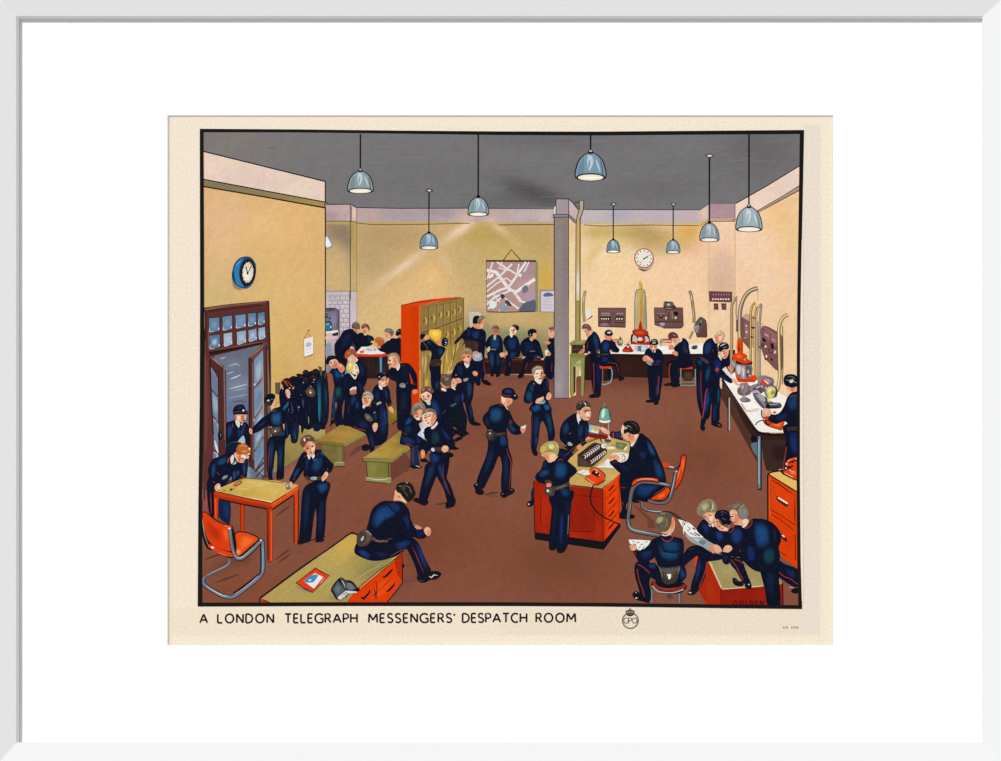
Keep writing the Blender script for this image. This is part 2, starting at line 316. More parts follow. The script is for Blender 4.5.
def lamp(cx, rimy, rx, h, cordtop, hue, label, rose=0, ry=None):
    P('printed_lamp', label); ry = ry or rx*.2; top = rimy-h
    shade = cur; sub('cord'); L(K, 1.15 if rx > 9 else .85, [(cx, cordtop), (cx-.1, top)], sm=0); up()
    if rose: sub('ceiling_rose');  E('8a8478', cx+.2, cordtop, rose, rose*.4); A(K, .5, cx+.2, cordtop, rose, rose*.4); E('e6dfd2', cx+.3, cordtop+.3, rose*.5, rose*.25); up()
    dome = [(cx-rx, rimy), (cx-rx*.93, rimy-h*.38), (cx-rx*.7, rimy-h*.68), (cx-rx*.3, rimy-h*.88), (cx, rimy-h*.92), (cx+rx*.3, rimy-h*.88), (cx+rx*.7, rimy-h*.68), (cx+rx*.93, rimy-h*.38), (cx+rx, rimy), (cx+rx*.5, rimy+ry*.9), (cx, rimy+ry*1.1), (cx-rx*.5, rimy+ry*.9)]
    F(K, [(x+(x-cx)*.08, y-.8 if y < rimy else y+.5) for x, y in dome]); F(hue, dome)
    lg = tuple(v*.45+.55*w for v, w in zip(rgb(hue), rgb('dfe9ec'))); dk = tuple(v*.55 for v in rgb(hue)); md = tuple(v*.78 for v in rgb(hue))
    F(md, [(cx-rx*.88, rimy-1), (cx-rx*.8, rimy-h*.4), (cx-rx*.5, rimy-h*.74), (cx-rx*.45, rimy-h*.4), (cx-rx*.5, rimy-1)])
    F(dk, [(cx+rx*.9, rimy-.6), (cx+rx*.84, rimy-h*.4), (cx+rx*.6, rimy-h*.7), (cx+rx*.72, rimy-h*.35), (cx+rx*.78, rimy-1)])
    F(lg, [(cx-rx*.2, rimy-h*.82), (cx+rx*.12, rimy-h*.78), (cx+rx*.16, rimy-h*.5), (cx-rx*.1, rimy-h*.24), (cx-rx*.22, rimy-h*.45)])
    L(lg, rx*.12, [(cx+rx*.35, rimy-h*.7), (cx+rx*.66, rimy-h*.2)], 1); L(md, rx*.1, [(cx-rx*.05, rimy-h*.66), (cx-rx*.15, rimy-h*.3)], 1)
    E(K, cx, rimy, rx*.98, ry*1.15); E('efe6d2', cx, rimy+ry*.15, rx*.88, ry*.9); L('fbf6e8', ry*.6, [(cx-rx*.6, rimy+ry*.2), (cx+rx*.6, rimy+ry*.2)], 1)
    F(K, [(cx-rx*.16, top+h*.1), (cx-rx*.14, top-h*.03), (cx+rx*.14, top-h*.03), (cx+rx*.16, top+h*.1)])
    if rx > 11: E('b9b2a4', cx, top, rx*.12, rx*.07)
lamp(360.4, 190.6, 12.2, 21, 134, '8b9da3', 'large pale blue dome lamp hanging at the upper left')
lamp(429, 247.6, 8.6, 15.6, 190.4, '7f97a8', 'small dome lamp on a ceiling rose above the red locker', 3.2)
lamp(478.3, 214, 9.8, 18, 134, '8da4ab', 'dome lamp hanging above the wall map')
lamp(590.6, 177, 14.6, 26, 135, '7897a8', 'largest blue dome lamp hanging at the top centre', ry=3.4)
lamp(613.3, 251.4, 6.4, 12.4, 204, '74909c', 'small dome lamp left of the round wall clock', 2.6)
lamp(673.2, 252, 6.6, 12.8, 204, '8899a4', 'small dome lamp right of the round wall clock', 2.4)
lamp(709.4, 239.6, 9.2, 17.8, 155.6, '93a3ab', 'dome lamp on a round ceiling rose at the corner column', 4)
lamp(749, 229, 12.4, 23.6, 134, '9fb0b6', 'large grey dome lamp hanging nearest the right wall')
P('printed_lamp', 'lamp half hidden by the edge of the left wall'); F('7d8f96', '326 235 328.6 237 331.6 243 332 247 326 248.4'); F('e4eef0', '326 236.6 328.4 238.6 330.6 243 331 246 326 247'); L('8c6c4a', .5, '329 268 329.4 268.6')
P('printed_clock', 'blue-cased wall clock on the left wall')
F('96815e', '232 276 233 286 238 290 243 289 240 288 234 282'); F('1d4f77', '232 273.6 234 264.6 239 258.4 245 256.4 251 257.4 255.6 264 256 273 253.6 282 248.6 288 242 288.4 236 285 232.6 279')
F('2f7cae', '233.6 273 235.4 265.6 240 259.8 243.6 258.2 240.6 264 239 272 240 280 243.6 287 237.4 284.6 234 279'); L('2f86bb', 1, '247 287.4 252 283.4 255 276', 1); L('7fb8d8', .6, '236 266 240.4 260.4', 1); F('17405f', '232.4 271 232 278 236 285.4 234.8 278 234 271')
E('26201c', 247.6, 272.6, 8, 14, 5); E('d9d2bf', 247.9, 272.4, 5.5, 10.6, 5); E('ece7d6', 247, 274.6, 3.6, 6.4, 5)
for k in range(12):
    t = math.radians(30*k); L('26201c', .9, [(247.7+6.4*math.sin(t), 272.5-11.6*math.cos(t)), (247.9+4.9*math.sin(t), 272.4-9.4*math.cos(t))], sm=0)
L('201c1a', .8, '247.6 273.6 252 264.6', sm=0); L('201c1a', 1.1, '247.6 273.8 246 266.6', sm=0); E('201c1a', 247.6, 273.4, 1, 1.2)
P('printed_clock', 'round wall clock with a thin red rim on the back wall')
E('c9a98a', 645, 260.4, 9.4, 10); F('5f5348', '638 268 644 271.6 652 268 646 270'); E('b4634e', 644, 258.3, 9.9, 10.2); E('8a5a48', 644, 258.3, 9.3, 9.6); E('e9e2d4', 644, 258.2, 8.8, 9)
for k in range(12):
    t = math.radians(30*k+3); L('4a453e', .8, [(644+8*math.sin(t), 258.2-8.2*math.cos(t)), (644+6.4*math.sin(t), 258.2-6.6*math.cos(t))], sm=0)
L('2b2724', .7, '644 258.8 648.6 255.6', sm=0); L('2b2724', 1, '644 258.8 647.4 257', sm=0); E('2b2724', 643.9, 258.8, .9); E('d8cdbd', 641, 262, 2, 1.4)
P('printed_map', 'street map with pink blocks hanging on the back wall')
L(K, .7, '503 260.6 511.4 249.6 520.4 260', sm=0); G('40302e', '485.8 260 536.4 260.2 536.2 262 485.8 261.8'); G('8c8a5c', '535 262 538 262 538 312 535 312')
wash('486 262 535.4 262 535.2 311 487 311.4', blend('b38c82', [(530,300,8,14,0,'a896b0',.8),(522,285,10,10,0,'c29c9e',.7),(500,275,14,8,0,'bf8e80',.6),(526,270,10,8,0,'a08694',.7)]), 4)
for wdt, q in ((3.2, '486 270 496 272 509 289 516 292 535 279'), (2.2, '486 297 500 290 509 287 526 262'), (1.6, '486 287 500 276 512 264'), (1.6, '497 262 503 266 516 274 522 275'), (1.8, '486 305 495 297 512 290 520 301 527 303'),
     (1.6, '488 309 503 296 508 301 519 309'), (1.2, '493 262 488 276 486 280'), (1.2, '499 311 510 301'), (1.4, '519 264 517 274 521 277'), (1.3, '502 262 499 268 512 271'), (1.2, '486 292 496 284 506 278 512 282'), (1.2, '529 262 524 272'), (1, '497 290 494 296 500 302'), (1, '486 300 493 306'), (1.2, '515 293 521 300')):
    L('b8a0a4', wdt+.5, q, sm=0); L('e6e0da', wdt, q, sm=0)
F('413a4c', '500 295 503 294 505 297 502 299'); F('443c50', '505 301 508 300.4 512 306 507 305'); F('5d5f70', '520 308 524 303 530 301 535 300 535 311 519 311'); F('7f9aa8', '501 306 505 305 508 308 504 311 500 311'); F('d8e4e4', '489 303 494 301 497 305 492 309'); F('77707f', '522 288 527 285 528 291 523 293'); E('e8e6e4', 491, 276, 3.4, 1.6, -40)
L('3a2c2a', .9, '486.6 311.8 504 312.2 535 311.4', sm=0); L('5a4034', .5, '486.4 262 486.6 311', sm=0)
P('printed_notice', 'white notice pinned beside the map behind the pillar')
G('8f8a78', '539.4 289.6 554 290 554 312.4 539.6 312'); G('cdc6cf', '541 291.4 554 291 554 311.6 541 311.4'); F('5f6484', '544 294 548 292.4 552 293.8 553 296 544 296.6')
for y in (299, 302, 305, 308): L('b0a8b4', .6, [(543.4, y), (552, y)], sm=0)
P('printed_notice', 'white sheet hanging by a string on the left wall')
L('6b6244', .7, '304.6 338.4 307.6 332.4 310 336.6', sm=0); G('8d7a48', '303.4 338.6 313.2 336.4 313.6 355 304 358'); G('ece8e2', '304 339 313 336.6 313.2 353.6 304.4 356.8')
F('b9b6bc', '306 343.4 310.6 342 311.4 345 309 347 306.4 347'); L('c7c3c6', .6, '305.6 350 311.6 348.4', sm=0); L('c7c3c6', .6, '305.6 353 311 351.4', sm=0); L('d2ccc8', .6, '305.6 341 311 339.4', sm=0); E('4b4434', 308.6, 330.6, .8, 1)
P('printed_notice', 'small grey sheet on the wall left of the map'); G('c9c0ac', '469 312 478 311.8 482 314 481 330 470 328'); L('a89c84', .5, '471 316 478 315.6')
# ================================================================ left side
P('printed_door', 'brown glazed double doors standing open in the left wall')
G('5a302c', '203 308.6 269 301 270.4 344 271 380 270 476 203 500'); G('3c2022', '204 310 206.4 312 206.4 500 203 500'); L('8a5a50', 1.6, '205 309.6 230 305.2 266 301.8', sm=0); L('2a1618', .8, '208 311.6 230 309 262 305.2', sm=0); L(K, .5, '203 308 230 304.4 269 301', sm=0)
L('96705e', 1, '204.4 312 204.6 330', 1); L('2b191b', 1.2, '268.6 302 269.8 350 270 470', sm=0)
panes = [('209 318.4 219.2 317.4 219.6 330.6 209.4 332.4', '617f9c'), ('222.6 316.8 232 315.6 232.2 329 222.8 330.6', '6383a2'), ('235.4 315.4 245.6 314.2 245.8 327 236 328.6', '6d8aa9'), ('247.8 313.8 256 312.8 256.2 325 248.4 326.6', '5d7898'), ('257.8 313.2 264.6 311.8 265 323.6 258.4 325', '56748e'),
 ('209.4 335.8 219.8 334.6 220 347.2 209.8 349.4', '587596'), ('223.6 333.8 232 332.4 232.4 344.4 224 346.6', 'a2aebd'), ('236.8 332 245.8 330.4 246.2 342.6 237.4 344.8', '91a3b7'), ('248.4 330.4 256.4 328.6 257 340 249 341.8', '8b93b0'), ('258.4 328.4 265 326.8 265.4 338 259 339.6', '8ba0ba')]
for q, c in panes:
    p_ = pts(q); G(K, [(x+(-.5 if i in (0, 3) else .5), y+(-.5 if i < 2 else .5)) for i, (x, y) in enumerate(p_)]); G(c, q)
    cx_, cy_ = sum(a for a, _ in p_)/4, sum(b for _, b in p_)/4
    D(c, 'a9bdd0' if cy_ > 330 else '7893ae', [(cx_-3.4, cy_-2), (cx_+2.6, cy_-4), (cx_+3, cy_+3), (cx_-2.6, cy_+4.6)]); L('d3dce4', .7, [(p_[3][0]+.4, p_[3][1]-5), (p_[3][0]+.5, p_[3][1]-.7), (p_[3][0]+5, p_[3][1]-1.2)], 1); E('e3d3c4', p_[2][0]-.9, p_[2][1]-2, .7, 1.2)
G('2a1719', '209 352 240 347 262 342.6 262 344.2 240 349 210 355.4'); L('7d5148', 1, '210 350.4 240 345.6 264 341.4', 1)
wash('214 356 262 344.6 262 480 216 480', blend('656c7b', [(232,350,14,6,-10,'6c6480',.8),(232,365,10,6,0,'767c94',.8),(238,385,16,10,-10,'7f869c',.8),(232,400,12,8,0,'6f7e98',.8),(240,410,14,8,0,'5d6a88',.7),(228,420,8,14,0,'65779a',.8),(247,470,3,30,0,'9fb0bc',.8)]), 3)
L('aeb6c4', 1.6, '229 389 238 386.6 248 384', 1); L('c9c4c8', 1.4, '230 379 236 377 241 374.6', 1); L('9aa4b8', 1.4, '226 374 234 371.6', 1); L('a9afbf', 1.2, '220 359 226 357', 1); L('8b94aa', 1.6, '228 398 240 396 248 394', 1); L('b6b2bc', 1, '228 366 236 364 240 366', 1); L('5a5a70', 2, '230 402 240 401 247 402', 1); L('a99ca6', 1, '232 391 246 388', 1)
# left leaf
G('6b8097', '209.6 366 218 373 219 460 212 470'); D('6b8097', '9cacb8', '212 392 218 398 218.6 415 213 412'); L('b9c4c8', 1.4, '213.4 420 218 424 219 440', 1); L('cdd4d4', 2.2, '214.6 440 218.4 454', 1); G('6b7590', '210 370 217 375 218 396 212 391'); L('9a8a92', 1, '212 371 216 375', 1)
G('4e2a28', '209.6 356 224.4 366.8 224.8 372 223.8 375 225.4 440 226 470 219 456 217.8 378 211 366'); L('a57b70', 1.3, '210.4 356.6 223.6 367.8', 1); L('2a1517', 1, '218.4 376 219 452', sm=0); L('8d5e54', 1.2, '224 368 224.6 400 225.2 440', sm=0); L('2a1517', .8, '225.6 370 226.4 460', sm=0)
L('5d3a38', 1.2, '211 389 219 398', sm=0); L('5d3a38', 1.4, '212 415 219.4 425', sm=0); L('c9a996', .7, '213 418 218 424', 1); L('4a2826', 1.6, '206.6 430 214 450 220 456', sm=0)
G('5e3230', '203.6 356 209.4 356 210.6 380 212.4 420 214 440 213 460 206 500 203 500'); L('30191b', 1.2, '210 360 211.4 400 213.4 435', sm=0); G('6a3a36', '204.6 360 208 362 209 420 206 450'); L('8c5a50', .8, '208.6 330 209 350', sm=0); L('7b4a40', .9, '205.4 340 206 450', sm=0)
F('1d1418', '218 433 221.6 431.6 222.4 438 219 440'); L('8a8a90', .6, '220.6 433 221 437', 1); L('d8d4c8', 1, '213.6 452 217.4 455 214.6 463', 1)
# right leaf
G('57504e', '262 344.2 267 342.4 270 380 270 477 248 466 248.4 358'); G('768ca6', '254 360 263 350 264 476 254.6 468'); D('768ca6', 'a4b4c4', '255 366 262 358 262 376 256 384'); D('768ca6', '64809a', '255.4 398 262.6 388 262.6 400 255 412'); D('768ca6', 'b3c0c8', '255.4 424 262 410 262.8 420 256 428'); D('768ca6', '62809c', '256 446 261.6 440 262.6 452 255.6 466'); D('768ca6', 'a8b4c0', '256 436 262 430 262 436 256 444')
L('6d4038', 1.7, '254 389 258.6 383 263.6 377', 1); L('6d4038', 1.6, '254 419 264 403', sm=0); L('b6988a', .9, '254.6 417 263.4 402.6', 1); L('5c3a34', 1.6, '254 452 264 436', sm=0); L('a58a7c', .8, '255 450 263 437.6', 1); L('5c3a34', 2, '255 472 264 462', sm=0); E('e8ddd0', 254.6, 384.4, .8, 1); L('dfe6e8', 1, '253.6 417 253.8 422', 1)
G('4d2927', '248.8 357.6 253.6 357.8 254 470 249 466'); L('8b5f54', 1, '252.6 362 253.2 460', sm=0); L('26161a', .9, '249 358 249.6 420 249.8 462', sm=0); G('6e4640', '248.8 357.4 264.6 343 266 346 253.6 359.6'); L('a67e70', .9, '250 357.4 264.4 344.6', 1); G('5b3531', '263.2 346 266.4 343.6 267.6 470 264 476'); L('b99f78', .9, '263 355 263.6 440', 1); L('8f6a5a', .8, '267.6 350 269.2 420 268.8 470', sm=0); L('20141a', .8, '266.6 346 267.4 470', sm=0)
L('3a2626', 1, '256 477 264 468', sm=0); L('3a2626', .9, '256 470 264 457', sm=0)
L('a04a50', 3, '206 490 207 500 204 512', 1); L('83343a', 2, '208 484 209.4 500', 1)
P('printed_coats', 'row of dark coats and red-trimmed caps hanging on wall pegs')
G('66543e', '275 382.6 280.4 382.4 280.4 394 275.4 394.4'); L('9a8a6a', .6, '275 382.6 280 382.2', sm=0)
F(N0, '279 395 281.6 388 288 382 296 376.6 308 372 317 370 325 374 327.4 390 328.6 410 327.6 424 323 430 316 426 308 430 298 424 290 420 283 424 281 412')
F(N0, '282 404 290 402 298 410 299 430 297.6 441 294.6 443.4 291.2 442 290 434 287 438.6 284 437 284.6 424'); F('15203a', '293 424 297.6 424 298 438 295 442.4 292.4 440'); L('3a4a6c', .9, '294.4 430 295.6 440', 1); L('24304e', 1.2, '286 420 287.6 436', 1)
F(N0, '300 380 322 378 323.6 420 321 428.4 316.6 431.4 313.6 430 312.6 424 309 428 306 424 302 434 300.6 420'); F(N1, '313.4 424 320 425 320.6 429.6 317 431.6 313.4 430')
D(N0, '23607a', '316.4 380 320.4 378 323.6 396 322 418 318.6 424 317.4 400'); D(N0, '1f4a63', '320 372 325.6 374 327 396 325 404 322 392'); L('2c6f86', 1.6, '319.4 394 319 410 319.8 422', 1); L('1d4258', 1.4, '324.4 378 325.6 400 325 418', 1); L('2b3f5e', 1.4, '302 398 303.6 408', 1); L('3d4a6a', 1, '302.6 400 304 404', 1); L('4b5578', .8, '291 402 292.6 410 291.6 414', 1); L('353f60', 1, '297 405 299 412', 1); E('8d93a8', 299, 407.2, .8, .9); E('565c78', 301, 395, .7); L('262f4c', 1, '287 414 290 410', 1); E('4d5166', 288.6, 409.6, .9)
G('5f553c', '318 366 321.6 367 322.4 376 321 376'); 
for q in ('302.6 373 305 369.8 308.4 371 310 375', '312.6 371 316 368.6 319 370.6 319.8 375', '296 375 300 373.6 303 376 304 380', '309 376 313.6 373 317.6 376 318 380', '289 379.4 292.6 376 296.4 377 298 381'): F('17151c', q); 
for q in ('303.4 375 305.4 372 307.6 374', '313 373.4 315.6 371.4 318 373.6', '310 379 313.6 375.6 316.4 379', '303 381.6 305.6 378 308 383', '312.6 376.6 314 379', '299 377.6 301.4 376 302.8 379'): L('5a2c28', .8, q, 1)
F('2a1614', '281 383.4 284 379 289 378.4 294.6 386 295 389 289 390'); L('9c3f26', 1.2, '281.4 382.6 284.6 380.4 288 386', 1); L('b4482a', 1, '284 381 288.6 387', 1); L('9c3f26', 1.1, '287 380.4 291 385.4 294.6 387', 1); L('b4482a', .9, '290 384 293.6 389', 1); F(N0, '282.4 387 286 386 291 388.4 293 391 286 392'); E('c9cdd4', 282.8, 388.4, .6, 1.1); E('bfc6cc', 289.6, 388.2, .9, .7); L('d0b8a8', .8, '292.4 389.6 294.4 387', 1)
F('57412f', '305.4 391 308 387.6 311.6 387 314.6 390 315.4 394.6 312 397 307 395'); D('57412f', '8a7462', '307 391.6 310 388.6 313.4 391 312 395'); E('f4efe4', 310.5, 392.6, .9); L('a9a29a', .8, '310 385.6 311.6 386.8', 1); E('9b9fa8', 303.4, 382.6, .7, .6); E('b8b0a8', 314.2, 379.6, .7, .7); L('7d8090', .6, '312 382 315 382.4', 1)
for q in ('297 390 300 386 304 384', '303 396 304.4 404', '296 414 298 424', '309 400 309.6 412', '306 410 307 422'): L('20243a', .9, q, 1)
L('a39a55', .8, '308.6 416 308.8 424', 1)
person('boy in a cap reaching up to the coats, seen from behind')
F(N0, '268.8 438 284.4 436 284.8 446 284.2 466 283.6 478 279 479.4 276.4 478 277.4 460 276 450 274 462 272.6 480 268.4 480 268 460'); D(N0, '1c3a62', '269.6 440 274 440 273.6 452 271.4 470 269.6 470'); D(N0, '1c3358', '278 446 283 446 282 468 278.6 470'); L('7c3126', .7, '269.6 444 268.8 458 268.6 470', 1); F(K, '276.6 474.6 283 474 282.8 478.6 279 479.6 276.4 478'); L('3b6486', .7, '273 468 272.6 478', 1)
F(N0, '267.6 414.6 262 418 256 424 251.2 430 252.6 433.4 259 431.4 268 426 273 428 272 437 285.8 434.6 283.4 429 281.6 414 284 411 289 404 290 398.6 286.4 397 283.6 402.6 279.6 406.6 274 408.6'); D(N1, B2, '270.6 414 277 411 281.6 412.6 281.4 424 277 426.4 271.6 424'); D(N1, '2d6a96', '282.4 408 287 403 288.8 399.4 289.2 404 286 409 283.4 411.6'); D(N1, '1e3f68', '278 430 284 430.6 285.4 435 280 436.4'); D(N0, '1d2f4f', '256 427 264 421 268 420 262 426.6'); L('7d3a34', .7, '271.6 411 274.6 411 276.6 409.6', 1); L('7d3a34', .8, '286.4 397.8 289.4 399', 1)
sub('belt_pouch'); F('40342c', '270.6 428 279.6 426.6 281.6 431 281 434.6 273.4 436 271 433'); F('5f5044', '271.6 429.4 279 428 279.4 431.4 272.6 433'); E('f4f0e8', 275.4, 431.2, .8, .9); L('2c2220', .8, '268 429 271 430', sm=0); L('54453a', .9, '279.6 427.6 281.8 427', sm=0); up()
F(SK, '285.4 391.4 286.8 389 289.6 390.6 290.4 394 289.6 396.8 287 397 285.8 394.4'); F(SD, '286 392 287 394.6 287 396.6 285.8 394'); E('f0d8c8', 288, 390.6, .8, .6); E(WH, 289, 397.4, 1.2, .6)
F(SK, '270.6 403.4 274 398 275.6 399.8 276.6 401.8 275.6 403.4 275 405.6 273 408 270.8 407.8'); F(N0, '264.6 398 267.4 394.6 272 393.4 275 395 274.8 398 273.6 401 271 405.6 266.6 404.6 264.4 402'); F('3a3228', '266 400.4 271 401.6 270 404.6 266.6 403.8'); E('c9c4b8', 268.4, 400.4, 1.6, .8); E('8d8878', 272, 399.4, .7, .5); L(WH, .8, '270.6 408.4 273.4 407.8 275 406.6', sm=0)
F(SK, '249 430 250.6 428 252.4 430.6 252 434 250 433.6'); L(SD, .6, '250.4 429.6 251.6 433', 1)
person('boy in a peaked cap with dark tie standing in the open doorway')
F(N0, '226.4 424 230 421.6 234.6 420 242 420.6 247 423.4 249 428 249.6 447 246.6 449 244 440 240 436 236.4 443 226.4 446'); D(N0, '1f3c6a', '227 426 232 423 233 432 229 440 227 438'); D(N0, '1e3560', '236 428 243 423.6 246.6 426 244 436 238 440'); L('7d3a38', .6, '232.4 423 233 428', 1); L('7d3a38', .6, '243.6 423.6 244.8 426', 1); F('a9bac4', '239 440 243.6 435.6 245 443 238.4 443.4'); L('c3cfd4', .9, '238.6 443 244.6 442.6', 1); F('8d5a44', '238.6 445 246 443.6 247 450 240 452'); F('34424f', '228 444 236 441 236 446 228 448'); L('8b8478', .8, '230 444 235.6 443', 1)
F(N1, '226 446 246 445 247 476 240 480 230 470'); D(N1, '1d4267', '240 452 246 452 246.6 470 241 476')
F(WH, '235.4 421 238 419.6 240.4 424 239 427.6 236.6 425'); F(N0, '240 424.4 241.6 424 241.8 430 239.4 430'); G(WH, '240.6 424 243 423 241.8 425.6')
F(SK, '234.6 415.6 240 414.6 246 414 246.4 417 245.2 421 242.8 422.6 240 421.6 236.6 420'); F('c9785a', '241.8 416 243.8 415.6 244.6 420.6 242.4 422 241 419'); F('f2d0b4', '237 416.4 240 416 240 419.4 237.6 419.4'); L('7a3428', .6, '243.2 420.8 245.2 420.6', sm=0); E('fbeee0', 245.4, 417, .7, .5); F('a06a48', '234 416 236 415.6 236.8 418.6 234.8 418')
sub('cap'); F(N0, '233 410 234.6 407 238 404.8 243 404.6 245 407.6 245.4 410 248 411.6 247.4 414 243 414.6 238 413.8 233.6 414.6'); D(N0, '23304e', '235 408 238.6 405.8 243 406 243.6 408.6 238 410'); L('5a3430', .7, '234 412.4 239 411.4 244 412.6', sm=0); E('d8dce4', 243.4, 410.4, 1.1); L('3b4a6c', .6, '245 412 247.4 412.4', sm=0); up()
person('red-haired boy leaning over the square table on his hands')
F(N0, '212 460 219 456.6 225 454 231 452 235 456 238 462 244 463 246 470 245 476 238 477 240 482 233 482 231 476 225 486 221 488 216.6 487 214 491 209 490 206.8 484 209 476 208 470'); D(N0, '1f4a70', '217 460 226 455.6 228.6 460 224 465 217 466'); D(N0, '22406c', '212 464 216 462 216 472 213 480 210.4 474'); D(N1, '2a4a7c', '232.6 472 235.4 470.6 236.4 478 233.4 480.6'); D(N1, '28446f', '236 471 239.6 470 239.6 475 237 476'); D(N1, '1f3f6b', '242 464 245.4 463 246 474 243.6 475'); L('c4472c', .7, '227.6 463.6 228.4 460 230.4 457', 1); L('7c3126', .8, '212 481 215.4 483', 1); L('7c3126', .8, '240.6 476 244 474.6', 1)
F('564a42', '221.6 478 225 475.6 228 474.6 227 478 223 480'); F('8e959c', '222.6 478 226.6 475.2 227.6 476.6 224 479'); L('5a5048', .8, '216.6 472 220 475', 1); F(N1, '218 489 224 486 232 482.6 234 484 220 493'); F('14213f', '216.6 490 229.6 500 229.8 523 226 523 219 517 217 500'); D('14213f', '1b3560', '222 502 229 502 229.6 520 225 518'); F(N0, '207 486 214 489 214 516 209 512'); L('a3402f', .8, '210.6 492 211 502 211.6 514', 1)
F(WH, '230.6 458 232.4 454.8 234 457 233.4 461.6 231.6 464 230.6 461.4'); G('9fb4c4', '232.6 464.6 235.6 460.8 236.6 463.4 234 464.6'); F(N0, '236 463.6 241 463 242 467 238 468')
F(SK, '233.6 455 236 452 240 451 245 453.6 249.2 456.2 248.4 458.6 245 459 243.6 462.6 239 462.2 236.6 461 235.8 458.6'); F('c9704a', '238 457 240.4 456 241 460 238.6 461.6'); F('f6dcc4', '241.6 454.6 246 456.6 245 458 242 457.6'); L('6b3020', .7, '241.6 458.4 243.4 458.6', sm=0); E('7a4030', 243, 460.8, .8, .4); E('fff0e0', 244.8, 457.4, 1, .5)
F('b5622c', '236.2 452 237.6 446 241.6 443.4 246 444.2 250 448.6 251 452 248.4 455.6 244 454 240 455.4 237.6 454.4'); L('e0965a', 1.1, '239.6 447 243 445.2 247 446.8', 1); L('8a4420', 1, '237.6 450 240.4 453.6', 1); L('d8844c', .9, '244 449.6 248 451.4', 1); E('f6e6d4', 249.6, 448.8, 1, 1.2); E('f0e2d8', 248.8, 454, 1.6, .6, 10); L('f0b888', .6, '242 451 246 452', 1)
P('printed_table', 'square table with a yellow top and red legs')
G('5f3426', '240 476 245 477 245 480'); G('cc3a10', '239.4 500 244.4 500 243.6 531 240 531'); L('8a2a12', 1.4, '240.4 502 240.8 530', sm=0); L(K, .4, '244.4 503 244 530', sm=0)
G('cfae5c', '216 489.6 243.6 478 276 480.6 298.6 485 272 503'); wash('214.4 491.6 244.6 478 270 480.4 298.4 485.4 272.4 502.6 240 496.6', blend('cdac58', [(260,484,14,3,0,'d8bd70',.8),(250,494,14,4,0,'c39f4a',.8),(276,490,10,4,0,'d3b460',.7),(228,490,8,3,0,'b89a4c',.8),(240,482,8,3,-20,'d6b864',.6)]), 3)
for a, b in (('252 485', '264 486'), ('262 490', '274 489'), ('238 488', '250 489'), ('270 494', '280 492'), ('246 482', '258 482')): L('dcc47c', .6, a+' '+b, 1)
L('6b5c2c', .8, '236 482.4 244.6 478.2 262 479.4 272 481.6 284 483', sm=0); L('efe0a0', .7, '216 491 230 494.4 250 498 271.6 502', sm=0)
G('c83c12', '214 491.2 240 496.8 271 502.6 271.4 509 240 503 214.4 497.6'); G('a83010', '214 494.6 240 500 271 506 271.4 509 240 503 214.4 497.6'); G('d9481a', '271 503 298.4 485.6 298.2 491.6 272 509.4'); L(K, .6, '214 491 240 496.6 271.6 503.2 286 494.4', sm=0); L(K, .9, '214.6 498 240 503.6 271.6 509.6 298 492', sm=0); L('f06a30', .7, '273 504 297.6 488', sm=0)
G('d8400f', '214.2 497 219 498.6 217.6 519.4 214.6 517'); L('7c2512', .8, '218.4 499 218 519', sm=0); L('f0602a', .7, '215.4 499 215.6 517', sm=0)
G('cf3e12', '267.4 509 272.6 509.4 272.2 561 268.4 561.4'); L('8e2a12', 1.6, '268.6 510 269 560', sm=0); L('ee6030', .7, '271.8 512 271.4 560', sm=0); L(K, .5, '267.2 509 267.8 561 270.4 562', sm=0)
G('d5420f', '294 494 298.4 491 297.6 544 294.4 544'); L('93300f', .9, '294.6 496 294.8 543', sm=0); L(K, .5, '298.6 490 297.8 544', sm=0); L(K, .4, '293.8 497 294 543', sm=0)
F('a05a38', '233.2 484.6 237 481.4 242.4 481 241.6 483.6 236.4 486.6 233.6 486'); L('d99a70', .8, '234.4 484.6 241 482', 1); F(SK, '215 486 217.6 483.6 220 484 221 489 219.8 491 216 490.6 214.8 488.6'); L('c4573c', 1, '217 490.4 221 490.6', 1); E('f4dcc8', 218.6, 487, .9, 1.6)
E('3a3a34', 224.2, 490.4, 1, .5); F('4d4a44', '229.6 489.6 231.4 488 233 490 231 491'); E('2c2a2a', 234, 488.6, .8, .5); L('9a8a4a', .8, '221 492 224 491.4', 1)
person('boy in uniform with a hand on his hip leaning on the square table')
L('4d2a20', 2.2, '310 541 318 538 326 536', 1)
F(N0, '304 488 313 482 329.4 482.6 328.6 492 326 501 325.6 516 324.8 530 323 539.6 318.6 540 315.6 538 316.6 520 315.6 508 313.2 520 311.4 536 309.6 541 300.6 542 299 539.4 300.6 520 301.6 500'); D(N0, '17263e', '304 490 311 489 309.6 510 306.4 534 302.6 530'); D(N0, '17263e', '319 500 325 500 323.6 520 321.6 536 317.6 530'); D(N1, '1d4a78', '317 484 327 482 328.6 488 322 494 317.6 490'); L('e0dcd8', .5, '298 541.4 304 542', sm=0); F(K, '297.4 541.6 301 538 308 539.6 309 541.6 303 543.4 298.6 544.4'); F(K, '314.8 541.4 318.4 538.8 323.4 538.6 323.4 541 318 542')
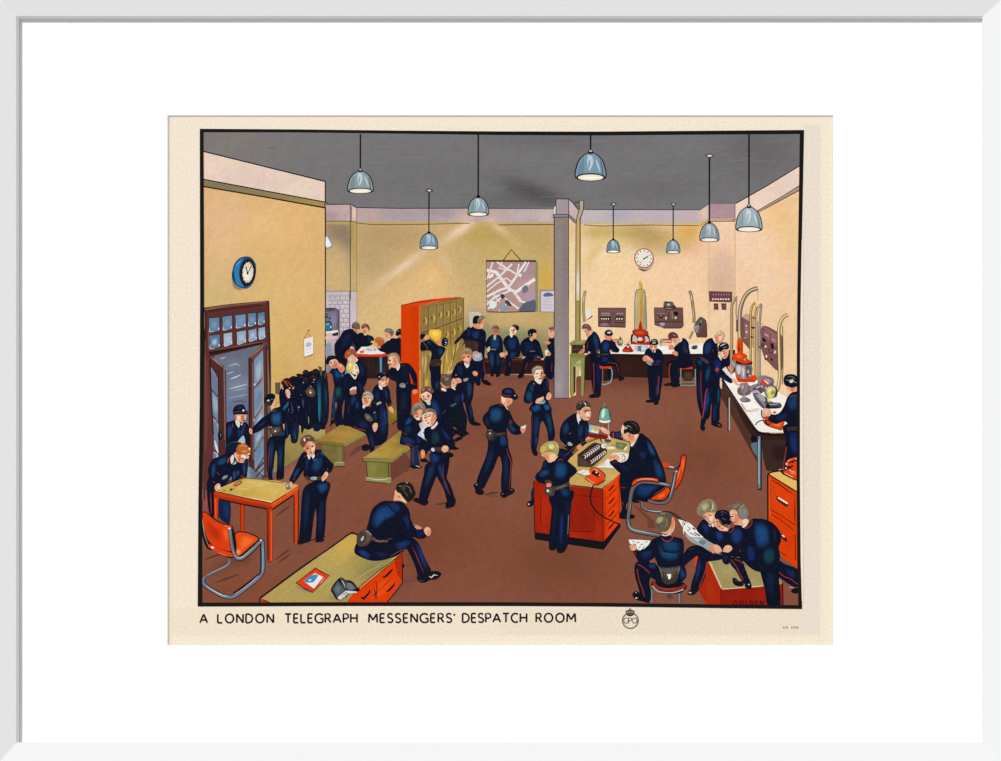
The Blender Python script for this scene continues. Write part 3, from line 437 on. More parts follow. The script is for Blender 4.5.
F(N0, '302 453 308 451 318 449.4 324.6 451 331 456.4 333.4 462 332 470 329 473 325.6 474 324 477 326 481 328.6 482.6 318 483 312 481 303.8 476.4 303.8 470 299.4 476 295.6 481 292.4 483.6 289.4 480 292 474 297 463'); D(N0, '1e4068', '313 460 320 455 324 458 322 468 316 474 310 470'); D(N0, '1d3a62', '319 450.6 323.6 452 325 457 320 455'); D(N0, '20406c', '293 474 298 467 301 468 297 476 293.4 480.6'); D(N0, '1a2f4e', '305 458 309 456 309 468 306 472'); L('7c3126', .6, '304.6 457.6 305.4 455', 1); L('7c3126', .6, '317 456.6 318.8 452.6', 1); L('7c3126', .7, '292.4 478.6 295.4 480.4', 1); L('7c3126', .6, '327 468 328 471', 1); L('2f6a98', 1.2, '313 461 317 459', 1)
F(BR, '306 475.6 312 477.4 322 476 323 479 312 480.4 306 479'); F('9aa8ac', '311 477.4 316 476.8 316.8 479.4 312 480'); E('4a9ac0', 312.6, 478.4, 1, .9)
F(SK, '321.6 478 323.6 474.6 326 471.4 328.4 473.4 327.6 476.6 325 479.6 322.6 481.4'); L(SD, .7, '323 478.6 325.6 474.6', 1); E('f4d4b4', 326.6, 473.4, .9, .7)
F('7d7c76', '285.6 486.6 286.6 483.6 289.6 482 292 484 291.6 488 288 489.6'); F(SK, '289.4 483.4 291.6 481.6 292.6 484.6 292.4 487.6 290.4 487'); L('2a2724', .6, '286 488.6 288.6 489.4', sm=0); E('c9d2d4', 287.6, 485.6, .8, 1.2, 30)
G(WH, '307 455 309 453.6 310.6 456.6 309.2 460'); G(WH, '311.6 456.4 314.6 453.4 314.8 456.6 313 459'); F(N0, '310.4 457 311.8 456.4 312 464 310.4 465')
F(SK, '303 447 306 443.4 311 440.6 314.4 443 315.4 447 314.2 452.6 311.6 456.4 308.4 455 305.4 450.6'); F(SR, '304.8 446 309 443 310.4 448 306.6 451'); F(SL, '311.4 443.4 314 444.6 314.4 449 312 451'); L('6b3a2c', .6, '306.8 448.6 308.6 448', sm=0); L('6b3a2c', .6, '311.4 446.8 313.2 446', sm=0); L('a8442f', .7, '310 452.6 312.2 452.2', sm=0); E(SD, 305, 449.8, .9, 1.2)
F('6a4238', '300.2 443 301.4 438 304.6 435.8 309.6 435 313.6 437.6 315 441 312 441.6 309 441.2 306 444 304 447.8 301.6 446'); L('a2715c', 1, '302.6 441 304 438 308 436.8', 1); E('efe8e4', 304.6, 439.8, .8, 1.8, -15); E('e0b8a4', 309, 438, 1.2, .8, 30); L('3f2620', .8, '306 441 309 438.6 312 439', 1)
P('printed_chair', 'red chair with a bent chrome tube frame in the lower left corner')
L('59505a', 3.4, '230.4 557 229.4 564 224 568.6 214 573 204.6 578', sm=1); L('a29aa4', 1.1, '229.4 558 228.6 563.6 222 568 212 572.6 205 577', 1)
tube = '204.4 577 202.8 581 205 585 213 590.6 222 595.6 228 597 234 596.4 242 591 256 580 261.6 573.6 263.2 566 262.8 552 262.6 543 260.6 540.6 258 541.4'
L(K, 4.4, tube); L('6f7a8c', 2.9, tube); L('c3ccd4', .9, '206 586 214 591 222 595 229 596', 1); L('e9cfae', .5, '216 592 226 596.6', 1); L('b2a8b4', .9, '233 595 244 588 257 577 261 571', 1); L('5fa0c4', 1.5, '262.8 548 263 560 262.4 570', sm=0); L(K, 1.4, '260.6 545 260.8 570 256 576.4 240 588.6 233 593.4', sm=1)
L(K, 3.6, '202.6 519 204 532 208 546 212.4 550', 1); L('8d8a86', 1.6, '202.8 518 204.6 533 209 545.4 213 549', sm=1); L('e0d4b4', .6, '202.6 520 204.6 532', 1)
FO('e04a14', '236 533 244 532 252 534.4 258.8 539 250 547.4 238 557 233.6 553.4 232 545', w=.9); D('e04a14', 'f0702c', '240 536 252 536 256 540 246 548 239 552'); D('e04a14', 'f58a50', '234 551 240 548 242 552 238 556')
F(K, '202.4 514.6 206 512 216 519.6 226 524 230.4 524.4 233 527.4 236 541 236 552 232 558 222 555 212 549 206 538'); G('dd3f12', '209.6 544 220 549 232 553 233 557 226 556 215 551.6 208.4 547'); F('d93d12', '202.8 514.6 206 513 216 521 226 525 231.6 526 232.6 536 234.4 549.6 230 551 220 548.6 210 542.4 205.4 532'); D('d93d12', 'b22f10', '206 518 214 524 222 532 222 544 212 540 206 530'); D('d93d12', 'ee5a24', '222 527 229 529 230 542 224 540'); L('f28a5c', .8, '224 525.6 229 526.6', 1); L('f28a5c', .7, '217 552.4 228 556', 1)
L(K, 4, '230 528 231.4 540 233.6 552 236 557 239 558.6 243 557.6 252 550 258.6 543 261 541'); L('767c88', 2.7, '229.8 528 231.4 540 233.6 552 236 557 239 558.6 243 557.6 252 550 258.6 543 261.6 541'); L('c2cdd8', .8, '236 555.6 239 557.6 244 555.6 254 547', 1); L('565a66', .8, '230.6 530 232.4 542 234 551', 1); E('e8dccc', 229.4, 528.4, 1.4, .9); E('d8d0c8', 212.6, 547.4, 1.8, 1.2); E('f6efe4', 212, 547, .8, .6); E('d9dde0', 261, 540, 1.2, .7)
# ================================================================ back left: table group, locker, benches
person('boy with grey-brown hair bent over the far table with his back turned')
F(N0, '334.4 345 339 339 342.6 332 347 329.4 353 329 357 333 360 340 362 350 358 352 352 346 349.6 349 348 358 346 368 344 374 336 372 335.6 360'); D(N0, '16223c', '340 340 345 332 352 331 352 341 346 348 340 350'); F(N0, '356 340 361 350 359.6 354 356 352 354 344')
F(SK, '352.6 328.6 354 326.4 358.4 328.6 358 332 356.6 333'); F(SD, '354 329 357 330 357.6 332.4 356 333'); F('6b5a52', '351.6 326.6 353 323 356 321.8 359 323.6 360 326.4 359.4 329 355.4 329'); L('95857c', .8, '353.4 324 357 323', 1); L(K, .5, '351.8 327.6 356 328.4', sm=0)
person('brown-haired boy reading at the far table')
F(N0, '358 333.4 364 333 366 334.4 372 336 374.4 340 372.6 344 368 346.6 360 350 358 342'); D(N0, '182a4c', '367 336 371 336.6 373 341 368 343')
F(SK, '361.6 329.6 363 326.8 367 326.4 369 329 368.6 332.6 366.6 334.6 363.4 333.6'); F('c9805a', '363 330 366 329.6 366 333 363.6 333'); F('73473a', '361.6 329 361.8 325.6 364.4 323.8 368 324.4 369.8 328 369.4 331 368 329 366.4 327 363.6 328.4'); L('b08678', .7, '363 326.4 366 325', 1); L(WH, .8, '364 334.8 366.6 334.8', sm=0)
P('printed_table', 'small red-edged table with papers at the back left')
G('2a1a18', '360 356 388 356 389 376 360 376'); wash('357 356 389 355 389 378 357 379', blend('241b20', [(370,366,6,10,0,'33201c',.8),(382,372,6,6,0,'4a2c24',.6)]), 3)
for q in ('368 358 370 374', '373 358 374 376', '385 358 384.6 374', '377 360 377.6 376'): L('3b2722', .8, q, 1)
G('5590b8', '379.6 357.4 382 357.4 382 373 380 373'); L('2f5b7c', .5, '382 358 382 373', sm=0)
G('e8dfda', '356 353 361.6 346.8 376 346.4 381 352 388 350.4 384 354 370 354.6 357 354'); F('cfc6c8', '366 347.6 375 347 377 350.6 368 351'); L('5c5a62', .8, '367.6 349 369.4 350.4', 1); L('4c4a56', .9, '374.6 348 375.4 351', 1); L('8a8690', .6, '363 350 366 350', 1); L('7a7680', .6, '370 349 372 351', 1); E('e2542a', 362, 351.8, 2.4, 1.4, -10)
G('cf3a14', '357 353.6 370 354.4 382 354 388.8 352.2 388.4 355.6 382 356.8 357.4 356.4'); L('7a2410', .6, '357.4 356.6 382 357 388.6 355.8', sm=0)
L('4b3c42', 1.6, '352 343 354.6 347 355 352', 1)
F('b3602a', '374.6 341 376 338 380 337 384 340 384.2 344 382.4 347 378 347 375 345.4'); L('d98a4c', .8, '376.6 340 380 338.6 382.6 341', 1); F('e0b050', '370.6 342.4 372.4 340.6 375.4 341.4 374.4 343.4'); F(SK, '373 345 376.4 342.6 377.6 345.4 375.6 347'); L('9aa4a8', 1, '383.4 337.4 384.4 339.6', 1)
person('grey-haired boy leaning in from the right of the far table')
F(N0, '377 348 381 346 386 342 391 338.6 395.6 338.4 400.6 341 400.6 362 390 356 384 352.4 380.6 351.4'); F(SK, '384.6 332 386.4 330.6 389.4 333 391.4 336 390 338.6 387 339.4 385 336'); F('de9468', '385 333.6 387 332.4 388.4 336 386.6 338'); F('73665c', '384.4 330.6 386.4 328.6 390 328.4 393.4 330.8 393.6 334 391.4 336.6 389 333 385 331.8'); L('a3978a', .6, '387 330 391 331', 1); L(WH, .7, '387 340.4 390 339.4', sm=0); F(SR, '376 346.6 379 345.6 381 347.4 378.4 348.6')
person('dark-haired boy at the back half hidden by the locker')
F(N0, '395 342 400.8 338 400.8 362 394 358'); F(N0, '395.6 334 397 330 400.8 328.8 400.8 335 396.4 335.8'); E('6c7076', 398.2, 331, 1, .7); F(SD, '398.6 335.4 400.8 335 400.8 338 399.6 338')
person('red-haired boy behind the fair-haired boy by the bench')
F(N0, '357 359.6 362 362 366 368 367 380 362 388 350 380'); D(N0, '18294c', '359 362 364 366 365 376 360 376'); F(SK, '347 358 349 356 354 358 357.4 358.6 357 361.6 353 363.6 349 361.4'); F('e8bfa4', '348 357.4 351 357 351.6 361 349 361'); F('a8552a', '344.6 356 346 351.4 350 349 354 349.2 356.6 352.4 357.4 357 355.4 357 353 354.6 350.6 355 348 358 345.6 358.4'); L('dc9050', .9, '347.4 354 350 351.4', 1); L('7a3818', .8, '351 351 354 353 356 357', 1); E('f0ecec', 357.2, 360, .9, .7)
person('dark-haired boy on the left looking down with arms folded high')
F(N0, '329 374 331 370 334 368 340 370 344 372 346 380 347 392 344 400 342 412 343.4 424 338 428 334 420 337 406 336 402 333 408 331.6 424 330 425 331 400 334 388 333 380'); F(N1, '330 371 336 368.6 341 373 342 380 335 381 331 377'); D(N1, '1d4f86', '334 370 338 371 341 377 336 379'); D(N1, '24629a', '340 374 343 372.6 344.4 376 341 378')
F('15252f', '335 388 341 388 342 398 336 402 332.6 410 331.6 422 330.6 422 331 402'); D('15252f', '1d4f50', '335 388 341 387 341 395 336 398'); D('15252f', '173a70', '332 396 336 396 335 404 332 406'); D('15252f', '18335c', '331.4 406 335 406 335.4 416 331.6 418'); F(K, '329.4 424 331.4 420.6 336 418 337.4 420 332 424.4 328.6 425'); 
F(SK, '328.6 362 330 359.4 335 358.8 338.4 362 338 366 335 368.4 331 367'); F('e6c8b0', '330 361 333 360.4 334 363 331 363.4'); L('6b3828', .7, '329.6 363 333 362.4', 1); F('c9785c', '333 364 337 362.6 336.6 367 333.6 367.6'); F(N0, '326 361 327.4 357 331 355.4 335 356.2 337.2 359.2 334 359 330.4 360.4 328.4 364 326.6 364.6'); L('3c3a40', .7, '328.6 358 332 356.8', 1)
F(SR, '336.6 365 339.4 363 343 365 345 368.6 343.6 371.4 340.6 372.6 337.6 368'); L('f0c8a8', 1, '339 364.8 342 366.8', 1); L(SD, .7, '338.6 369 342 370.6', 1)
wash('326.6 372 332 374 334.4 386 332 402 330.4 424 325.6 430', blend('8a5240', [(331,386,2,8,0,'8f5a44',.7)]), 3)
P('printed_coats', 'last dark green coat hanging at the corner of the wall')
F('141c28', '322 374 326.4 372 328.8 392 329 412 327 424 323 424 321 400'); D('141c28', '1b3d52', '324 384 327 388 327.6 404 325 408'); L('c2553a', .5, '325 378 325.4 372', 1)
person('fair-haired boy holding a paper by the bench')
F(N0, '344 377 347 373 350.6 374 357 375 361 380 363.6 388 366 398 368 410 368 424 356 427 346 426 343 422 344.6 402 342.6 390'); D(N0, '1b3a5a', '351 396 356 394 358 404 354 408 350 404'); D(N0, '17254a', '357 380 361 382 363 392 360 394'); D(N0, '18345c', '356 402 362 401 362 412 357 412'); L('5a2a28', .8, '349.6 403 348 414 346.4 420', 1); L('26203a', .6, '346 378 344.6 392', 1)
F(WH, '350.4 374 351.6 373.6 355 377 356.6 374.6 357 376 354.8 379.4'); G(WH, '349.8 389 353 387 356.2 386.6 356.4 389.6 350 391'); F(SD, '350 391.4 354 389 356.4 391 355.6 394 351 394.6'); L('8a5038', .6, '351 393.6 355 393.2', sm=0)
F(SL, '351 367 353 363 356.4 364 358.4 368 359 372 357.4 374.6 354.6 374.4 352 373'); F('f6dcc6', '353.6 365.6 355.6 366 356 370 354 371'); F(SR, '356 372.6 358.4 371.4 357.8 374.2'); L('5c5a6c', .7, '355.4 368.4 356.6 368', sm=0); L('b8583c', .6, '356.6 373 358 373', sm=0); F('d0bf6e', '346.2 369 347.4 363.6 351 361.2 354.6 362.4 355.6 364 353.4 365.4 352.6 369 351.4 372.4 348.4 371.6'); D('d0bf6e', 'f0e8a8', '348 364 351 362.6 352.6 365.6 350 368'); L('a8984a', .7, '347.4 369.6 350 371', 1); L('e8dc98', .6, '349.4 365 349 370', 1)
P('printed_bench', 'long bench with a yellow-green top, the left of the front two')
wash('317 440.6 340 425 356 427.4 367.6 431.4 352 441.4 345 444.4', blend('a3823c', [(345,434,12,3,10,'b08c40',.8),(325,438,8,3,0,'8f7030',.7),(360,433,6,2,0,'94883c',.7),(340,428,8,2,0,'8c6c34',.6)]), 2)
G('7d6c34', '317 440 330 441.4 344.4 443.4 344 446.6 318.6 443'); G('8c8446', '344.4 443.2 368 431.4 368 434 344.6 446.8'); wash('322 443 344 446 344 462 333 463.6 322 452', blend('75683a', [(340,453,3,8,0,'8a7d4a',.7),(333,450,5,5,0,'6c6034',.6)]), 2); L('4f4626', .8, '343 447 343 462', sm=0); L('5c5230', .6, '318.6 443.4 344.6 447', sm=0); G('8a8450', '334 462 344.6 462 344.8 465.6 334 466.4'); L('c9c498', .6, '335 462.4 344.4 462.2', 1); L('4a3a24', .6, '334 466.4 345 465.8', sm=0); L('6b4034', 5, '349 456 358 449 366 446', 1)
L('a8524a', .5, '318 439 312.4 444', sm=0)
P('printed_bench', 'part of a bench seat behind the standing boys'); G('80602c', '385.6 405 401 405 401 416 390 425 386 420'); D('80602c', '96762e', '388 410 398 408 398 416 391 420'); L('4c3220', 1.6, '392 424 400 419', sm=0)
person('boy in uniform standing with a hand reaching down behind the grey-haired boy')
F(N0, '372 392 376 385 381 384 386.4 385 389.6 390 390.6 398 391.8 404 388.4 406.4 386 402 386 410 388 420 388.4 430 386 441 376 446 370 440 371 404'); D(N0, '1b2c54', '379 404 386 404 388 420 386 436 380 436'); D(N0, '1b3258', '383 388 387 390 389 400 386 400'); D(N0, '18274a', '374 392 379 391 380 400 376 402'); L('7c3126', .6, '388.6 404.6 391.8 403.2', sm=0); L('6b3430', .5, '387 387 388 389', 1); L('2a3f74', .7, '384 410 386.6 424', 1)
F(SK, '388.4 407.6 391.4 406.6 393.4 409.6 393.6 413 391.8 412.6 389.6 410.6'); L(SR, .7, '389.6 408 393 413', 1); F('8a8078', '376.6 403 381 401.4 381.2 403.4 377 405.2'); L('c4bcb0', .7, '377 404 380.4 402.6', sm=0); L('4d332a', .8, '372.6 401.6 376.6 404', 1)
F(WH, '378.6 385.4 380 384.6 382.4 387.6 381.8 389.8 379.6 388.4'); F(SK, '378.4 382 381 378.8 385 376.6 388 377.8 388.6 381.6 387 385 384 387 380.6 386'); F('f2cdb4', '381 380 384.6 378.4 385 383 382 384.6'); F(SR, '386 378.6 388.4 380 387.4 384 385.8 384'); F(N0, '376.6 375 378.6 373 383 372.4 387.4 373 387.8 377 384 377 381.4 377.4 380.6 380 378 379.6'); E('a0988c', 379.4, 377, .9, .9); E('a58a84', 384.4, 374, 1.4, 1); L('4a2c28', .6, '383.4 379.6 386 379', sm=0); L('fff0e0', .5, '388 379.6 388.2 380.6', sm=0)
person('grey-haired man sitting on the left bench with a hand to his cheek')
F(N0, '356 400 360 398 364 404 368 406.4 373 408 377.6 414 377.4 422 374 427 371 431 372 440 374.6 452 372 456 369.6 450 368 440 365.6 434 360 431 353 428 346.6 424 347.6 414 352 406'); F(N0, '358 404 363 400 364.4 408 362 412 358 412'); D(N0, '1d3c7c', '355.4 402 358.6 400.6 359 408 356 410'); D(N0, '17294a', '358 420 366 420 370 426 366 430 358 428'); D(N0, '1a2b50', '369 432 373.6 436 375 446 373 450 370 444'); L('8a3523', .9, '354 426 358 429 363 430 366.4 431', 1); L('7c3126', .6, '368.6 440 369.6 450', 1); D(N0, '1a2e4a', '373 410 377 412 377.6 420 374 422'); F('5b5242', '364.4 416 366.4 413.4 370 415.4 372.8 419.6 371 421.4 367 420.4'); D('5b5242', '847a60', '365.4 416 368 414.6 370.6 418.6 368 419'); L('c09060', .5, '373.4 413 375.6 412', sm=0); F(K, '362 446 366 444 370 446 369 450 363 450.6'); 
F(SK, '372.4 426 374.6 423 377.4 423.4 377.8 427 376 431 374 431.6'); L('f0cdb0', .8, '374.6 425 376.8 426', 1)
F(SK, '362 398 364 395 368 394.6 371.6 396.6 371.4 401 369 405.4 365.6 406.6 363 404'); F(SR, '364 398 367 397 367.6 402 365 403'); F('e3b48c', '366 404 367.6 399.4 370 398.6 370.4 402.4 367.6 406'); L('7c4432', .6, '365 400 368.4 402', sm=0); F('8f8d84', '362.4 396.6 363.6 392.8 367.4 391 371.4 392.6 373.4 396 373 399.6 371.4 400 370.4 396 366 395 363 398.4'); L('c9c9c0', .8, '364 394 367.6 392.6 371 394.4', 1); L('57574f', .6, '363.6 396.4 366 394.4', 1); L('c0c2bc', .6, '371.6 395 372.4 398.4', 1); F(WH, '362.8 405 365.2 406 364.8 408 363 408.2')
# locker
P('printed_locker', 'tall bank of lockers with a red end and yellow-green doors')
G('d23c08', '401 305.4 419.6 305.8 419.6 400 414.6 404 401 404'); wash('401 305.4 419.6 305.8 419.6 402 401 404', blend('cf3a08', [(406,340,3,60,0,'d84210',.6),(415,320,3,20,0,'c83606',.6)]), 5); G('dd4512', '401 305.2 420 300.6 449 297.4 460 298 450 299.4 432 302.6 420 305.8'); L('5c1d10', .7, '401.4 305.2 412 303.2 419 302.2 436 299.4', sm=0); L('3a1a14', .8, '421 306.4 430 304 442 301.6 461 298', sm=0); G('8c4436', '454 297.4 462 297.2 460 298.6 454 299')
wash('419.6 305.8 463.6 297.6 463.4 360 448 372 431 374 431 404 419.6 404', blend('8f7440', [(445,310,14,10,0,'957b46',.6),(425,320,6,12,0,'8a7040',.6),(425,370,6,20,0,'a88f5c',.6),(446,345,8,14,0,'a78140',.8),(446,370,10,16,0,'b59448',.9),(440,355,6,20,0,'b89a50',.7),(455,330,4,30,0,'9c8240',.6),(424,385,6,16,0,'a08040',.7),(427,392,3,8,0,'c4a850',.7),(427,366,5,8,0,'9c8250',.6)]), 2.5)
L('e06a34', 1, '419.5 306 419.6 400', sm=0); L('e8a860', .6, '419.9 370 420.2 398', sm=0)
for x, y0, y1 in ((428.4,307,333), (436.8,304.6,331), (443.4,304,326), (450.4,302.4,324), (456.6,301,322.6)): L('4f4020', .6, [(x, y0), (x+.2, y1)], sm=0); L('b09a60', .4, [(x+.8, y0+1), (x+.8, y1)], sm=0)
for x, y0, y1 in ((443.6,328,352), (450.4,325.4,346), (457,323,340)): L('5c4820', .6, [(x, y0), (x, y1)], sm=0)
L('4a3a1e', .7, '421 332.6 436 328.6 442 326.4 457 320.4 463 318', sm=0); L('6c5828', .5, '421.4 308 435 305.2 456 301.4', sm=0); L('6c5a30', .7, '463.6 298 463.4 340', sm=0)
for x, y, sc_ in ((425.4,321,1), (433.4,318.4,1), (440.4,314.8,.9), (448,313.8,.9), (454.2,312.2,.85), (459.8,309.6,.85), (447.4,334.6,.8), (454,332.4,.9), (460,329,.8)):
    L('5a4520', 1.1, [(x-1.2*sc_, y-2.4*sc_), (x-1.6*sc_, y), (x-.8*sc_, y+2.6*sc_)], 1); L('d8c458', 1.1*sc_, [(x-.4*sc_, y-4*sc_), (x+.9*sc_, y-1.5*sc_), (x+.8*sc_, y+1.6*sc_), (x-.6*sc_, y+3.8*sc_)], 1)
for q in ('425.6 354 425.8 362 424.4 372', '423 356 422.6 366', '428 352 431 356', '447.6 350 446.6 358 447.8 364', '454 346 453.4 356', '442 362 441 374', '449 366 448 376', '425.6 380 427.4 387', '428 378 426 386', '453 360 450 368', '459 342 456 352'): L('d9bf5c', 1, q, 1)
for q in ('429 350 427 378', '424 372 423.4 390', '445 352 443 376', '457 344 452 366', '421.6 352 428 350 430 351'): L('6c5224', .9, q, 1)
F('e8b83c', '429 331.4 431 329.6 439 329.6 441 331.6 440.8 337 438 341 435 341.4 432 338 429 336'); D('e8b83c', 'f6d468', '431 331 439 331 439 336 433 337'); L('c48f24', .7, '429.4 336 433 339.6 437 342', 1)
person('boy raising a bright yellow-lined cap in front of the lockers')
F(N0, '425 341 429 339 433 341.4 437 344.6 442 346.4 445.4 348 444.6 352 441 358 439.8 361 441 366 440.6 380 440 390 434 391 431 384 430.6 374 429 366 431 358 431.4 352 427 350 421 351 420.4 344 422 342'); D(N0, '1b3a56', '437 348 443 348.4 443.4 353 439 357'); D(N0, '18304a', '425.6 340.6 429 340 432.6 344 429 346'); L('6b5138', 1, '422.4 341.6 425.6 345 428 349.4', 1); F('3a2626', '431 360 440.6 359.4 440.6 365.6 431 366'); L('6a4a40', .6, '436 364.4 440 363.8', sm=0); D(N0, '163848', '435 382 439.4 380 439.6 389 435 390')
F(SK, '423.6 337 426 334.8 429.4 336.8 428.6 339.4 425.4 340'); F(SR, '426 337.4 428.6 338.4 427 340'); F(N0, '420 337 421 334 424 333.4 425.6 335.4 423.6 338 421 339.4'); F('7a5a38', '421 333.4 424 332.8 428 331.6 427.4 334'); F(SR, '437.4 341.6 440 339.4 441.6 341.6 441.2 345.4 438.4 345.4'); F(N0, '441.6 340.6 444 337.4 447 338.4 448 341.6 447.2 345.4 444 346.4 441.6 344.4'); E('6c7080', 445.4, 340, 1, .7); E('e6e2d8', 446, 342.6, .9, .6); E('a8a8a8', 445.6, 344.6, .8, .5)
person('boy with fair hair standing against the red end of the locker')
F(N0, '388 372 392 366.6 397 363.4 401 363.2 408 363.2 413 368 416.6 374 417.4 380 417.6 387 417 389 412.6 389.6 411.4 394 411.6 404 410.4 414 408.6 420 408 429 398 429.6 397 418 396.4 398 396 390 396 382 390 379'); D(N0, '151d30', '400 366 407 365 409 376 403 380'); L('c23c14', .7, '409.4 373 410.6 378 412.4 382.6', 1); G('c83a12', '410 374 412.8 381 413.4 383.6 411 383.6'); F('8c8a84', '399.4 385 402 383 405.4 384.4 405 387.4 401 387.4'); L('4a3a34', 1, '404 384.6 409 382.4', 1); L('6b2a20', .7, '402 366 404.6 364.8', 1); L('6a2e22', .5, '412 384.4 417.4 384', sm=0); F(SR, '412.6 391 415 389.4 417.4 390.4 417 393 413.6 394'); D(N0, '1a2036', '400 392 408 392 407 410 400 412')
F(WH, '396.4 368 398.4 366 399.4 363.4 400 366.4 398.4 370.4 397 370'); F(SK, '387.8 362 389.4 356.6 393 354.6 397 355.4 399.2 360 399 364.6 396.6 368 393 367.4 390 366.4'); F(SR, '393.4 358 396 357.4 396.6 363 394 366'); F('f0cdb4', '389.6 358.6 391.6 357.4 392.4 362 390.4 362.4'); F('94785a', '387.6 357.4 389 354 393 352.8 397.4 353.4 399.6 357 400 361.8 398.6 363 397.4 358 394 355.4 390 356 388.6 359'); L('c0a078', .7, '389.6 355.4 393 354 396.4 355.2', 1); L('7a4030', .5, '388.6 360 391 360', sm=0); L('a04c34', .5, '389 364 391.4 364.6', sm=0); E(N0, 384.6, 376.4, 3.4, 3); F(SR, '381 379 384.6 376.2 386.4 378 385 381 382 382')
# back bench
P('printed_bench', 'dark red bench along the back wall left of the pillar')
G('2a1a1c', '484 358 554 358 554 374 484 374'); wash('484 362 554 362 554 373 484 373', blend('2b191a', [(498,370,10,3,0,'3c2420',.8),(540,370,8,4,0,'4a2c24',.8)]), 3); G('4a2420', '485 358 506 359 544 358.6 546 361.6 485 362.4'); L('7a3428', .6, '511 359.4 544 359.8', sm=0); L('2a1414', .8, '499 360.6 544 361.6', sm=0); L('6a2c22', .8, '485.4 362 489 361', 1)
for q, hi, b, pants in (
 ('485 345 488 338 493 334.4 499 335 502.4 340 503 350 503.4 358 501 360 496 358 490 358 488 352 486 347', '1d4266', (490, 336, 500, 350), 0),
 ('503 342 505.6 337 511 334.6 517 336.6 519.6 344 520.6 350 519 356 512 356 508 352 505.6 349', '19335c', (507, 338, 517, 350), 0),
 ('520 346 523 340 529 337 535 339 539 342 541.6 350 543.4 357 540 359.6 527 358 522 354', '16244a', (524, 342, 534, 352), 0)):
    person('boy sitting on the back bench' if False else {485: 'boy in uniform sitting at the left end of the back bench', 503: 'boy tilting his head, second on the back bench', 520: 'dark-haired boy leaning forward on the back bench'}[int(q.split()[0])])
    F(N0, q); D(N0, hi, [(b[0], b[1]), (b[2], b[1]), (b[2]-1, b[3]), (b[0]+1, b[3])])
    if b[0] == 490:
        F(N0, '488 352 500 350 501 360 500.6 374 497 376.4 494.6 373 492.4 376 490.6 374 491 362 488 358'); D(N0, '1d4266', '488.6 352 494 352 494 366 491.6 370'); D(N0, '18335a', '496 353 500 356 499.6 366 497 366'); F(K, '490.6 372.6 494 373.6 493 376.4 490.8 376'); F(K, '496 373.6 498.4 374 498 377 496 376.8'); L('8a8078', .7, '491 349.4 496 349.6', sm=0)
        F('c9bb9c', '487 349 489.6 346.4 490 350 488 352'); F('a8b0a8', '493.6 335.6 496 335.2 495.6 339.6 494 339.6'); F(SD, '492.4 330 494 328.4 498 328.6 499.6 331 498.6 334 495.6 335.4 493 333.8'); F('6c5a4a', '492 329 493.6 326.4 497 325.4 499 327.8 499 330 495 328.6'); F('c46a48', '494 330 498.6 330 498 332.6 494.6 333'); L('3a2218', .5, '494 331 498 331.2', sm=0)
    elif b[0] == 507:
        F(N0, '508 352 519 351 519 357 513 358 511.6 362 511 372 509.6 374 506 372 505.6 360 506 356'); D(N0, '1a3866', '510 352 517 352 514 358 510 360'); F(K, '504.4 374 507 372.6 510 373.4 509.6 375.6 505 376'); L('7c3126', .6, '509.4 362 510 366', 1); F(SK, '499.4 354 502 352.4 504.8 353.6 504 356.4 501 357.2'); F(SR, '504.6 352.6 507 351.6 507.6 354.4 505.6 355.6')
        F(WH, '509.4 334 512 333.6 512.6 336.4 511 337.4'); F(SL, '509.6 329 512 326.4 516 327.6 517 331 514.6 334.4 511.4 334.6 509.8 332'); F(SR, '513.4 328.4 515.4 328.6 514 333 512.4 333'); F(N0, '512 326 515 324.2 518.4 326 518.8 329 516.6 330.6 515 327.8'); L('8a6a54', .5, '513.6 325.6 517 325.8', sm=0); L('6a2c24', .5, '511.6 330.4 514 330.6', sm=0)
    else:
        F(N0, '524 356 533 354 533.6 360 527.6 363 525.4 370 523.4 375.4 519 377 518.6 374.6 521.4 370 523 362'); F(K, '518 375.6 521 373.6 524 374.6 522.6 377.4 518.4 378.4'); L('7c3126', .6, '527.6 362 525 370', 1); L('c9ba98', 1.4, '522 358.6 525.4 356.6', 1); D(N0, '1d4258', '534 355 540 355 538 359 534 359'); L('7c6a68', .6, '530 351.4 535 351', sm=0); G('bfb8b0', '541 358.4 544 358 543.6 360 541.4 360'); L(SD, .7, '537 357 541 357.6', 1); F('b8b0a0', '529.6 338.6 531.4 338 533 340.4 531 341')
        F(SR, '529.6 335.6 532 331.6 535.6 332.6 537 336 535.6 338.4 532 339.4'); F('e8a078', '533 333 535.6 334 535.4 337 533.4 337'); F(N0, '527.6 333 529 329.8 533 328.6 536.4 330.6 536 333 533.4 333 532 336.4 529 336.4'); E('c9c4bc', 530.4, 334.6, .6, .6)
person('boy gesturing beside the pillar at the end of the back bench')
F(N0, '549.4 338 554 337 554 376 546 377 544.6 366 545.6 356 548.4 350 547 346'); L('7c3126', .5, '552 362 551.4 372', 1); F(SK, '548 331.6 549 329 554 329.6 554 337 550.4 338 548.6 335.4'); F('7a5c4c', '548.6 329.4 549.6 327.4 554 327.2 554 330.4 551 330'); L('5a2a20', .5, '549.6 331.6 552 331.4', sm=0); F(SR, '542.6 342 545 341.4 549 341.4 550.6 343 548 344.6 546 343.4'); F(WH, '544.8 351 547 349.8 549.6 352 548 355.4 545.6 355.4'); F(SR, '547 353 549 351.6 551 353.6 549.6 356 547.6 355.6')
person('dark-haired boy seen from behind stretching an arm to the far locker door')
